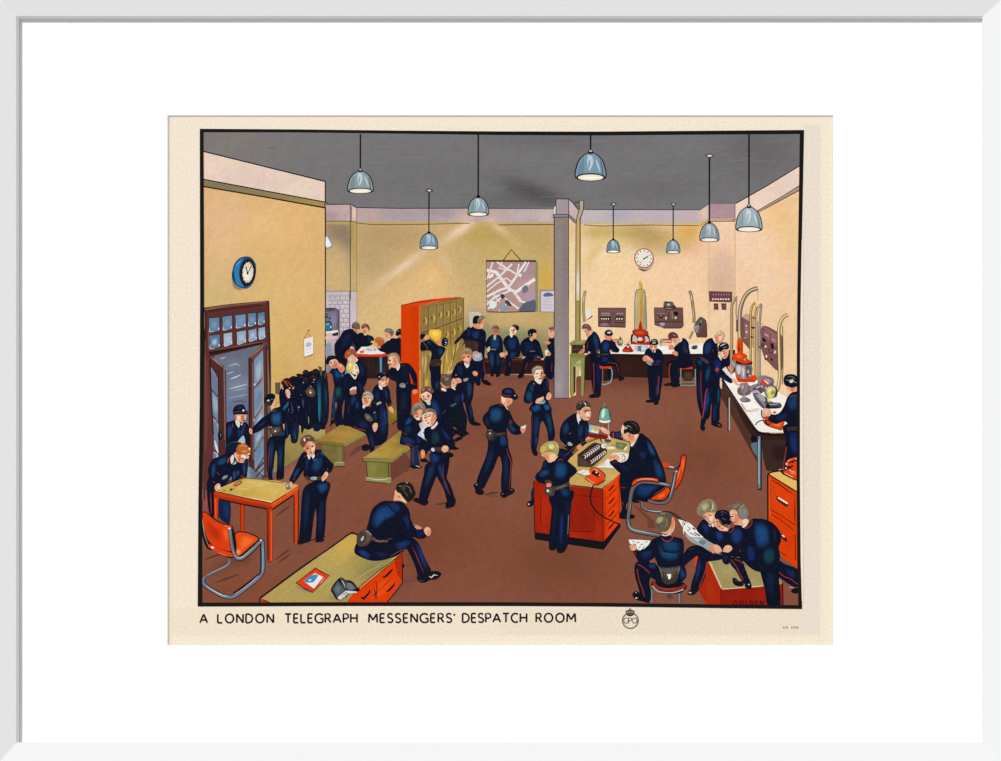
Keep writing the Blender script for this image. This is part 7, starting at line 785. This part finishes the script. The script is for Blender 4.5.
F(WH, '742 527.4 743.4 525.4 746.6 521 748 519.6 748.4 522 745 527'); F(SK, '729.6 511.8 732.4 509.4 736 510 740 514 744 518 748 519 746.6 522 743 526 739.6 525 736 524.6 732.6 522.6 730.6 517.6'); F(SR, '734 514.6 737.6 515 739 521 736 524 733.6 520'); F('f4c4a4', '730.4 513 733 512.6 734.6 517.6 732 518'); F('f0c8ac', '743.6 519.4 747 519.4 745 523.6 742.6 522.6'); L('8a4034', .6, '733 522 736 522.6', sm=0); L('5c3a34', .7, '730.4 516.4 733 516.8', sm=0)
F('746454', '726.6 507.4 728.6 505.2 733 504.6 737 501.8 742 501.4 746 505.4 748.6 511 748.2 517.6 745.4 518.6 741 519.4 738 516.6 737.6 512.6 734.6 509.8 730.4 509.2'); F('7c7c7c', '740 510 746 509 748 514 746 518 741.6 518.8 739 514'); L('b8a484', 1, '738.6 511 741 507.4 744.4 504.4', 1); L('94806c', .9, '732 507.6 736 506.6 739 504', 1); L('a89478', .8, '741.6 511 745 507.6', 1); L('4c4036', .8, '735.6 508.4 739 509 741 506', 1)
F(SK, '712.6 547.6 714.6 544.4 718.6 545.6 721.6 549.4 720.6 552.4 716.6 552.4'); F(SR, '709 545.4 712.6 545.6 715 550 713 553.6 710.4 550'); F(SK, '723 549.6 725.6 545.6 729.6 545.2 732 547.4 731.6 550 727 553 723.6 552.6'); L('f4cca4', .8, '725.4 547 730 547', 1); F(N0, '720.6 553 724 552 730 554 730 562 726 564.6 722.6 561.6'); D(N0, '1c2640', '723 554 728 556 727 562 724 561'); L('5c4a48', .7, '719 552.6 722 555', sm=0)
person('grey-haired seated boy seen from behind on the low red stool')
L('54565c', 1.8, '652.6 588 652 603', 0); L('7a8a90', .7, '651.8 590 651.6 603', 0); G('4c5258', '677 592 681.6 592 681.4 603 677.6 603'); G('79868c', '678.4 593 680 593 680 603 678.6 603'); F('5c4038', '666 595 671 594.4 673 598 668 599'); F('141418', '651 584 657 581 680 582 686.6 585 685 590 678 593.6 664 593.8 656 590.4'); F('8a2a1e', '651.4 580 655 582 658 586 666 588.4 678 587.4 685 583.6 685.6 587 680 590.4 666 591.2 656 588.6'); L('a8b0b8', 1.1, '652.4 585.6 657 590.6 664 592.4 674 592.4 683.6 589.4', 0); L('c04028', .8, '659 587 668 589 680 587', 1)
F(N0, '634.4 566 637 562 642 560 654 563 662 572 660 582 651 578 649.4 584 651 592 650.4 600 645.6 602 641 598 638.4 588 635 576'); F(N0, '678 560 684 565 686.6 575 683 581 677 585 664 586.4 656 582 656 570'); D(N0, '1d4078', '680 568 684 570 686 576 681 580'); L('8a3523', 1, '637.6 564.4 643 567 649.4 573', 0); L('8a3523', 1, '637 569 639 580 642 588 644.4 597', 0); F(K, '632.4 595.6 634 591.8 637.6 591.4 641 594.6 645 598.6 649.6 600.8 648.6 603 643 601.6 636 599.6'); E('e8e8e0', 636.4, 598, 1.2, .6); E('b8b8b0', 636, 592.6, .7, .6); E('5c5a48', 650.8, 579.4, 1, 2)
F(N0, '655 538 660 536 664 534.6 670 536 680 538 683.4 541 683.6 552 680 562 678.4 570 660 570 656 560 650 561 648 566 641 565 637.6 560 633 552 633.6 548.6 638 551 645 548 650 543 652 539.6'); D(N0, '1b5484', '658 541 668 537.6 680 540 682 552 676 562 662 560 657 550'); D(N0, '184668', '660 541 672 540 680 542 680 552 664 552'); D(N0, '1b2a54', '639 553 648 549 654 550 650 558 642 560'); D(N0, '1c3c6c', '648 564 655 563 656 569 649 568'); L('9a3438', .9, '661.6 538 664.4 540.6 669 541 672 538.6 673.4 535', 0); L('7c3126', .8, '633.6 549 635.6 555', 0); wash('649 561.4 655 557.4 655.6 562.4 650 562.8', lambda x, y: rgb('8a5240'), 8)
sub('belt_pouch'); F('3c342c', '659.4 567 668 568 680 566 678.4 576 675.6 582 668 584.4 663 582 660.6 575'); D('3c342c', '5c5244', '662 570 677 569 675 578 665 579'); F('5a5248', '662 568.6 678 567.6 677 570.6 670 572 663 571.4'); L('8a7c6c', .8, '657.6 565 661 571 662.4 578', 1); L('8a7c6c', .7, '680 566 677.4 574', 1); up(); F('f0ece0', '667 574.4 670.6 574 671 576 670 579 668.4 579 668 576.4')
F(SK, '629.8 545.6 632 544.6 634.4 545 636.6 547 635.6 549.6 632.6 550.6 630.4 549'); L(SD, .5, '631 548.6 633.6 545.8', sm=0); F(SK, '671 519 673 517.4 674.6 521 674.8 526 673.2 531.4 669.6 534 664.4 533.6 661.6 532 664 528 669 526'); F('e07c58', '671.6 519.4 673.6 519 673.6 526 671 529 670.6 523'); L(WH, 1, '661.8 534.8 666 535.6 671 533.6', 0)
F('625842', '654.4 524 654.6 518 658 513.8 664 511.8 668.6 512.8 671.6 516 671.4 522 670 527 667 531 663 532 658.4 530 655.4 527.6'); D('625842', 'b8ab82', '655 520 659 516 664 516.6 663 522 657 524'); L('98906c', .9, '660 513.6 666 513.2', 1); L('8a846c', .8, '664 517 667 522 665 528', 1); L('a8a084', .8, '657 518.6 659.6 516.4', 1); L('46422f', .8, '668 514.6 670.4 520 668.6 526', 1)
P('printed_signature', 'faint dark capitals GOLDEN lettered on the low red cabinet')
# ================================================================ features of the larger faces
def on(key):
    global cur
    m = [p for p in PARTS if p.name == 'person' and key in p.label]
    assert len(m) == 1, (key, len(m)); cur = m[0]
def mark(col, w, *ps):
    for q in ps: L(col, w, q, 1)
on('smiling boy with a side parting')
mark('4a2c28', 1.1, '424.4 417.6 426.8 417', '428.6 416.4 431.2 415.4'); mark('6a4034', .8, '424 416 426.6 415.2', '428.4 414.6 431.4 413.6'); mark('c0785c', .9, '427.2 417 426 420.8 427.6 421.2'); mark('8a3428', 1.1, '426.6 423.6 429.8 422.4'); E('e49a80', 431.6, 420.4, 1.8, 1.6); mark('b86a50', .8, '429.6 425.2 433.4 422.6'); E('c07a60', 436, 417.6, .8, 1.6)
on('hand on his hip leaning on the square table')
mark('4a2c28', 1.1, '306 449 308.6 448.2', '311.2 447.2 313.6 446.4'); mark('6a4034', .8, '305.6 447.4 308.6 446.4', '311 445.6 313.8 444.8'); mark('b86a50', .9, '310 448 310.8 450.8 309.4 451.4'); mark('8a3428', 1.1, '309.4 453.2 312 452.6'); E('d98a70', 307, 451.6, 1.2, 1)
on('dark-haired boy with combed hair')
mark('3c2824', 1.1, '584.6 410.8 587 411', '588.8 410.6 590.4 410.8'); mark('8c8074', .5, '583.4 409.8 591 410.2'); mark('b07060', .9, '588.6 411.6 590.2 414.4 588.6 415'); mark('7a3028', 1, '586.8 417.4 589.6 417.2'); mark('b87c68', .8, '580.6 416 583.4 419'); E('8a5044', 585.6, 411.6, .9, .7)
on('fair-haired boy standing beside the pillar')
mark('4a3028', 1, '536 373.8 538.4 373.4', '540.4 373.2 542.4 373'); mark('c08468', .9, '539.6 374 540 376.4'); mark('9a4034', 1.1, '538 379 541.4 378.4'); E('e8a890', 536.4, 376.4, 1, .9)
on('tousled fair-brown haired boy')
mark('3c2824', 1.1, '731 516.4 734 516.4'); mark('6a4c3c', .8, '730.8 514.6 734 514'); mark('b8604c', .9, '731 517 730 520 731.6 520.6'); mark('8a3428', 1, '731.6 522.4 734.4 522.6'); E('e0806c', 736.6, 520, 1.6, 1.4); mark('b87058', .9, '738.6 514 739 517 741 519')
on('fair-haired boy behind the group')
mark('5a3a40', 1.1, '703.6 517 706 516.6', '709 516 711.4 515.2'); mark('b07868', .9, '707.4 516.6 708.2 519.8'); mark('9a5044', .9, '707.4 521.8 710.4 521.2')
on('boy sitting between the others')
mark('4a2c28', 1.1, '716 521.2 718.6 521.8'); mark('8a4438', .9, '717.6 525.6 720.6 527'); E('d07c68', 722.6, 528.4, 1.6, 1)
on('fair-haired boy holding a paper by the bench')
mark('4c3c40', 1.1, '355.2 368.2 357 367.8'); mark('5c4c44', .8, '355 366.6 357.4 366.2'); mark('e09c88', 1, '352.4 370.6 354 371.6')
on('red-haired boy leaning over the square table')
mark('5a2c20', 1, '241.6 458 243.8 458.2'); mark('8a3c2c', .9, '242.8 461 244.6 460.6'); mark('c87858', .9, '237 455.6 238.4 458')
on('boy in a peaked cap with dark tie')
mark('5a3028', 1, '241.4 416.2 243.2 416', '244.6 416 246 416'); mark('a05040', .9, '243 418.6 244.2 418.8'); mark('7a2c20', 1, '242.4 420.8 245 420.4')
on('officer with slicked black hair')
mark('5a3428', 1.1, '623.2 433 625.6 433.2'); mark('c08064', .9, '622.4 434 621.6 436.6 623 437.4'); mark('8a4034', 1, '624.2 439.6 626.6 440'); mark('b06c54', .9, '628.8 433.6 630 435.8 629.2 437')
on('boy with fair hair standing against the red end')
mark('4a2c24', 1.1, '388.4 360.6 391 360.8'); mark('8a3c2c', 1, '388.8 364.6 391.2 365'); mark('c08468', .9, '388 361.6 387.6 363.4'); E('c8785c', 395.6, 361.4, .9, 1.6)
on('boy holding his cap standing behind')
mark('3a2420', 1.3, '462.4 357.4 465 357.6', '466.8 357 469.6 356.6'); mark('8a3c2c', 1, '464.6 361.6 467 361.4')
on('grey-haired man sitting')
mark('4a302c', 1, '363.6 398.6 366 398.4', '367.6 398.2 369.6 398'); mark('8a4c3c', 1, '365 403 367.6 402.8'); mark('b87860', .9, '366.4 399 366 401')
on('boy in uniform standing with a hand reaching')
mark('3a2828', 1.2, '381.4 380 383.6 379.4', '385.6 379.2 387.6 378.8'); mark('9a4c40', 1, '384.4 384 386.8 383.6')
on('red-brown haired boy on the second bench')
mark('4a2c2c', 1, '422.4 396 424.8 395.8', '427 395.6 429.4 395.4'); mark('9a5448', 1, '425 399.6 427.4 399.4'); mark('c88c78', .8, '425.8 396.4 426 398.4')
on('boy in a cap standing alone facing forward')
mark('3a1e1c', 1, '650.4 347 652.2 347', '653.6 347 655.4 346.8'); mark('7a2c20', 1, '652 350 654.2 350')
on('boy bent forward on the nearer bench')
mark('5a382c', 1, '415.2 413.4 417.4 413.2'); mark('8a4c3c', .9, '416 417 418.6 416.6')
on('dark-haired boy bending over the right table')
mark('4a2828', 1.1, '722.4 353.4 724.8 352.8'); mark('a05848', .9, '724 356.8 726 356.4'); mark('6a4844', .7, '722.4 351.8 725 351')
on('boy tilting his head'); mark('5a2820', .9, '511 330.6 512.6 330.2', '513.6 330 515.2 329.8'); mark('9a4438', .9, '512 333.2 514 333')
on('boy standing at the printing instrument'); mark('5a3028', .9, '584.4 331.4 586 331'); mark('8a4434', .8, '586 334.6 587.6 335')
on('dark-haired boy on the left looking down'); mark('4a241c', 1.1, '329.4 363 331.6 362.8', '333.4 362.2 335.4 361.6'); mark('8a4434', 1, '331.6 366.4 333.8 366')
# ================================================================ the printed border line
P('printed_border', 'uneven black border line around the printed picture')
G('1d1a1a', '199.9 128.8 300 129.4 400 130.6 500 131.4 600 131.6 700 130.8 803.9 130 803.6 134 700 134.6 600 135.4 500 135 400 133.6 300 132.4 199.9 132.2')
wash('801.6 240 800 350 799.9 480 800.6 560 801.6 600 803 604 803 236', papf, 6)
G('1d1a1a', '799.8 131 803.9 131 802 225 800.4 300 800 350 799.9 480 800.6 560 802 608.8 798.4 608.8 797.2 560 796.6 480 796.8 350 797.4 290 798.4 225')
G('1d1a1a', '197.8 602.6 350 602.2 500 602.2 600 602.8 650 603.4 720 604.4 802 605.2 802 608.9 720 608 650 607 600 606.4 500 605.8 350 605.8 197.8 606.4')
G('1d1a1a', '199.9 129 203.3 129 203.8 230 204.1 350 203.2 430 202.1 510 202.2 606 197.8 606 198.4 510 199.8 400 200.2 300')
# ================================================================ lettering
GL = {'A': [[(0,7),(3,0),(6,7)],[(1.1,4.7),(4.9,4.7)]], 'L': [[(0,0),(0,7),(3.6,7)]], 'N': [[(0,7),(0,0),(5,7),(5,0)]], 'D': [[(0,0),(0,7)],[(0,0),(2,0),(4.3,.9),(5.3,3.5),(4.3,6.1),(2,7),(0,7)]],
 'T': [[(0,0),(5,0)],[(2.5,0),(2.5,7)]], 'E': [[(3.6,0),(0,0),(0,7),(3.6,7)],[(0,3.4),(3.2,3.4)]], 'G': [[(6,1.2),(5,.3),(3.6,0),(1.6,.4),(.2,2),(0,3.6),(.5,5.4),(2,6.8),(4,7),(6,6.4),(6,3.9),(4,3.9)]],
 'R': [[(0,7),(0,0),(2.4,0),(3.7,.7),(3.8,2.6),(2.4,3.6),(0,3.6)],[(2,3.6),(4.4,7)]], 'P': [[(0,7),(0,0),(2.4,0),(3.8,.8),(3.8,2.9),(2.4,3.8),(0,3.8)]], 'H': [[(0,0),(0,7)],[(5,0),(5,7)],[(0,3.4),(5,3.4)]],
 'M': [[(0,7),(.4,0),(3.4,5),(6.4,0),(6.8,7)]], 'S': [[(3.8,.8),(2.4,0),(.8,.2),(.1,1.6),(.7,2.9),(3,3.9),(3.9,5.2),(3.2,6.7),(1.6,7),(0,6.3)]], 'C': [[(5.2,.8),(3.6,0),(1.6,.4),(.2,2),(0,3.6),(.5,5.4),(2,6.8),(3.8,7),(5.2,6.3)]],
 "'": [[(0,0),(-.3,1.8)]], 'O': [], ' ': []}
WD = {'A': 6, 'L': 3.6, 'N': 5, 'D': 5.3, 'T': 5, 'E': 3.6, 'G': 6, 'R': 4.3, 'P': 3.8, 'H': 5, 'M': 6.8, 'S': 3.9, 'C': 5.2, "'": .4, 'O': 7, ' ': 3.4}
def letter(ch, x, y, h, w, col='221f22', sx=1):
    k = h/7
    if ch == 'O': A(col, w, x+3.5*k*sx, y+3.5*k, 3.5*k*sx-w*.2, 3.5*k); return
    for st in GL[ch]:
        q = [(x+a*k*sx, y+b*k) for a, b in st]
        if ch in 'DGRPSC' and len(st) > 3:
            q = smooth_open(q, 3) if ch in 'GSC' else q
            ribbon(q, [w]*len(q), col)
        else:
            for a, b in zip(q, q[1:]): ribbon([a, b], [w, w], col)
def line(words_, y, h, w, col='221f22', slope=0):
    for txt, x0, x1 in words_:
        n = len(txt); tot = sum(WD[c] for c in txt)*h/7; gap = (x1-x0-tot)/(n-1) if n > 1 else 0; x = x0
        for c in txt:
            letter(c, x, y+slope*(x-200), h, w, col); x += WD[c]*h/7+gap
cur = [p for p in PARTS if p.name == 'printed_signature'][0]
line([('GOLDEN', 733.4, 763)], 600.8, 4, .7, col='2a0c0a')
P('printed_title', 'black capitals reading A LONDON TELEGRAPH MESSENGERS\' DESPATCH ROOM')
line([('A', 200, 208), ('LONDON', 217.8, 273.4), ('TELEGRAPH', 285, 357), ('MESSENGERS\'', 368.8, 455), ('DESPATCH', 462.6, 526.6), ('ROOM', 536.2, 575.4)], 614.2, 8.7, 1.85, slope=-.0022)
P('printed_emblem', 'round crowned badge with the letters GPO below the picture')
A('4a463f', .95, 630.4, 620.6, 8, 8)
A('8f867a', .4, 630.4, 620.6, 7.1, 7.1)
line([('GPO', 623.8, 637.2)], 618, 5.2, .9, col='5c574e')
F('57524a', '627.2 615 625.4 612 626.4 610.4 628.6 609.6 630 609 631.6 609.6 633.8 610.4 634.8 612 633 615 630 616.2')
for x in (627.2, 629, 631, 632.8): E('b8ae9e', x, 612, .4, 1)
L('2a272b', 1.3, '626.6 614.6 630 615.8 633.6 614.6', 0); L('57524a', .7, '630 607.8 630 609.6', sm=0); L('57524a', .6, '629.2 608.4 630.8 608.4', sm=0)
P('printed_imprint', 'tiny grey printer\'s line in the lower right margin')
for i, x in enumerate([782.8, 784.8, 786.8, 791.2, 793.2, 795.4, 797]):
    G('8b8078', [(x, 626.4), (x+1.3, 626.4), (x+1.3, 628.6), (x, 628.6)]); G('d8cbbb', [(x+.45, 627), (x+.9, 627), (x+.9, 628), (x+.45, 628)])

# ================================================================ materials
def material(name, build):
    m = bpy.data.materials.new(name); m.use_nodes = True; nt = m.node_tree; b = nt.nodes['Principled BSDF']
    build(nt, b); return m
def ink_nodes(nt, b):
    at = nt.nodes.new('ShaderNodeAttribute'); at.attribute_name = 'pigment'
    tc = nt.nodes.new('ShaderNodeTexCoord'); mp = nt.nodes.new('ShaderNodeMapping'); mp.inputs['Scale'].default_value = (1, 1, 1)
    nz = nt.nodes.new('ShaderNodeTexNoise'); nz.inputs['Scale'].default_value = 520; nz.inputs['Detail'].default_value = 3
    rg = nt.nodes.new('ShaderNodeMapRange'); rg.inputs['From Min'].default_value = .25; rg.inputs['From Max'].default_value = .75; rg.inputs['To Min'].default_value = .92; rg.inputs['To Max'].default_value = 1.08
    vm = nt.nodes.new('ShaderNodeVectorMath'); vm.operation = 'SCALE'
    nt.links.new(tc.outputs['Object'], mp.inputs[0]); nt.links.new(mp.outputs[0], nz.inputs['Vector']); nt.links.new(nz.outputs['Fac'], rg.inputs['Value'])
    nt.links.new(at.outputs['Color'], vm.inputs[0]); nt.links.new(rg.outputs[0], vm.inputs['Scale']); nt.links.new(vm.outputs[0], b.inputs['Base Color'])
    b.inputs['Roughness'].default_value = 1; b.inputs['Specular IOR Level'].default_value = 0
def plain(col, rough=.6, spec=0., bump=0.):
    def f(nt, b):
        nz = nt.nodes.new('ShaderNodeTexNoise'); nz.inputs['Scale'].default_value = 60
        mx = nt.nodes.new('ShaderNodeMix'); mx.data_type = 'RGBA'
        mx.inputs[6].default_value = (*col, 1); mx.inputs[7].default_value = (*[c*.99 for c in col], 1)
        nt.links.new(nz.outputs['Fac'], mx.inputs[0]); nt.links.new(mx.outputs[2], b.inputs['Base Color'])
        b.inputs['Roughness'].default_value = rough; b.inputs['Specular IOR Level'].default_value = spec
    return f
M_ink = material('printing_ink_on_paper', ink_nodes)
M_frame = material('white_painted_wood', plain((FA, FA, FA), .7))
M_mat = material('white_mount_board', plain((.97, .97, .97), 1))
M_core = material('mount_board_core', plain((.86, .84, .78), 1))
M_back = material('brown_backing_board', plain((.3, .2, .12), 1))
M_wall = material('white_wall_paint', plain((.75, .75, .74), 1))
# ================================================================ meshes
def link(name, v, f, mat, parent=None, label=None):
    me = bpy.data.meshes.new(name); me.from_pydata(v, [], f); me.materials.append(mat); me.update()
    o = bpy.data.objects.new(name, me); C.objects.link(o)
    if parent: o.parent = parent
    if label: o['label'] = label
    return o
objs = {}
for p in PARTS:
    if not p.f: continue
    me = bpy.data.meshes.new(p.name); me.from_pydata(p.v, [], p.f)
    ca = me.color_attributes.new('pigment', 'FLOAT_COLOR', 'CORNER')
    flat = []
    for poly, cs in zip(p.f, p.c):
        if len(cs) != len(poly): cs = [cs[0]]*len(poly)
        for c in cs: flat += [c[0]/EK, c[1]/EK, c[2]/EK, 1]
    ca.data.foreach_set('color', flat)
    me.materials.append(M_ink); me.update()
    # turn every face to the viewer
    import bmesh
    bm = bmesh.new(); bm.from_mesh(me); rev = [f for f in bm.faces if f.normal.y > 0]
    bmesh.ops.reverse_faces(bm, faces=rev); bm.to_mesh(me); bm.free()
    o = bpy.data.objects.new(p.name, me); C.objects.link(o); objs[id(p)] = o
    if p is not sheet: o.parent = objs[id(p.parent)] if p.parent else objs[id(sheet)]
    if p.label: o['label'] = p.label
root = objs[id(sheet)]
root['label'] = 'colour print of messenger boys in a despatch room, set behind the white mount'
root['category'] = 'print'
# ================================================================ frame, mount, backing, wall
D = 2.2                                                           # viewing distance
def at(px, py, d):                                                # a point d metres in front of the print that stands at this place of the frame
    k = (D-d)/D
    return ((px-CX)*S*k, -d, (CY-py)*S*k)
def quadring(outer, inner, do, di):
    """four mitred faces between two rectangles (x0,y0,x1,y1) lying do and di metres in front of the print."""
    def c(r, d): x0, y0, x1, y1 = r; return [at(x0, y0, d), at(x1, y0, d), at(x1, y1, d), at(x0, y1, d)]
    return c(outer, do), c(inner, di)
# mount: a board with a window, bevel cut
MD0, MD1 = .0004, .0014
mo, mi = (9.6, 9.6, 990.4, 750.4), (167.4, 115.2, 833.2, 645.2)
bw = 1.3
mi2 = (167.4+bw, 115.2+bw, 833.2-.4, 645.2-.4)
a, b = quadring(mo, mi, MD1, MD1)
face_v = a+b; face_f = [(0, 4, 5, 1), (1, 5, 6, 2), (2, 6, 7, 3), (3, 7, 4, 0)]
ab, _ = quadring(mo, mi, MD0, MD0)
n0 = len(face_v); face_v += ab
face_f += [(i, (i+1) % 4, n0+(i+1) % 4, n0+i) for i in range(4)]
mount = link('window_mount', face_v, face_f, M_mat)
mount['label'] = 'wide white board mount with a rectangular window around the print'; mount['category'] = 'picture mount'
_, b2 = quadring(mo, mi2, MD0, MD0)
link('bevel', b+b2, [(0, 4, 5, 1), (1, 5, 6, 2), (2, 6, 7, 3), (3, 7, 4, 0)], M_core, mount, 'pale bevel-cut edge of the window')
# frame: four mitred rails, each with a sloping face, a rounded lip and a rebate over the mount
fr = bpy.data.objects.new('picture_frame', None); C.objects.link(fr)
fr['label'] = 'plain white wooden picture frame with mitred corners hanging on the wall'; fr['category'] = 'picture frame'
prof = [(-8, -.012), (-8, HI-.001), (-7.6, HI-.0002), (-6.8, HI), (16, LO), (16.4, LO-.0003), (LIPX-.3, LO-.0022), (LIPX, LO-.0026), (LIPX, .0016), (9, .0016), (9, -.012)]
names = {'top': 'top_rail', 'right': 'right_rail', 'bottom': 'bottom_rail', 'left': 'left_rail'}
def rb(q): return q*1.125 if q <= 16 else 18+(q-16)*.35 if q < 30 else q
def rail(side):
    v, f = [], []
    for (q, d) in prof:
        def r(x, y): v.append(at(x, y, max(d, 0)) if d > 0 else (at(x, y, 0)[0], -d, at(x, y, 0)[2]))
        if side == 'top': r(q, q); r(1001-rb(q), q)
        if side == 'bottom': r(q, 761-rb(q)); r(1001-rb(q), 761-rb(q))
        if side == 'left': r(q, q); r(q, 761-rb(q))
        if side == 'right': r(1001-rb(q), q); r(1001-rb(q), 761-rb(q))
    n = len(prof)
    for i in range(n):
        j = (i+1) % n; f.append((2*i, 2*i+1, 2*j+1, 2*j))
    f.append(tuple(range(0, 2*n, 2))); f.append(tuple(range(2*n-1, 0, -2)))
    o = link('frame_rail', v, f, M_frame, fr)
    bm = bmesh.new(); bm.from_mesh(o.data); bmesh.ops.recalc_face_normals(bm, faces=bm.faces); bm.to_mesh(o.data); bm.free()
for s_ in names: rail(s_)
z0 = at(9.8, 9.8, 0); z1 = at(990.2, 750.2, 0)
bv = [(x, y, z) for y in (.0006, .004) for x, z in ((z0[0], z0[2]), (z1[0], z0[2]), (z1[0], z1[2]), (z0[0], z1[2]))]
bk = link('backing_board', bv, [(0, 1, 2, 3), (7, 6, 5, 4), (0, 4, 5, 1), (1, 5, 6, 2), (2, 6, 7, 3), (3, 7, 4, 0)], M_back, fr)
wv = [(x, y, z) for y in (.0125, .12) for x, z in ((-2.5, 1.3), (2.5, 1.3), (2.5, -1.5), (-2.5, -1.5))]
wl = link('wall_back', wv, [(0, 1, 2, 3), (7, 6, 5, 4), (0, 4, 5, 1), (1, 5, 6, 2), (2, 6, 7, 3), (3, 7, 4, 0)], M_wall); wl['kind'] = 'structure'
# ================================================================ light and camera
w = bpy.data.worlds.new('room_light'); bpy.context.scene.world = w; w.use_nodes = True
w.node_tree.nodes['Background'].inputs[0].default_value = (1, 1, 1, 1); w.node_tree.nodes['Background'].inputs[1].default_value = WORLD
sl = bpy.data.lights.new('window_daylight', 'SUN'); sl.energy = SUN*math.pi; sl.angle = math.radians(11)
so = bpy.data.objects.new('window_daylight', sl); C.objects.link(so)
so.rotation_euler = Vector(SDIR).normalized().to_track_quat('Z', 'Y').to_euler()
cam = bpy.data.cameras.new('camera'); co = bpy.data.objects.new('camera', cam); C.objects.link(co)
co.location = (0, -D, 0); co.rotation_euler = (math.pi/2, 0, 0)
cam.sensor_width = 36; cam.lens = 36*D/(1001*S); cam.clip_start = .01
sc = bpy.context.scene; sc.camera = co
sc.view_settings.view_transform = 'Standard'; sc.view_settings.look = 'None'; sc.view_settings.exposure = 0; sc.view_settings.gamma = 1
try: sc.view_settings.use_curve_mapping = False
except Exception: pass
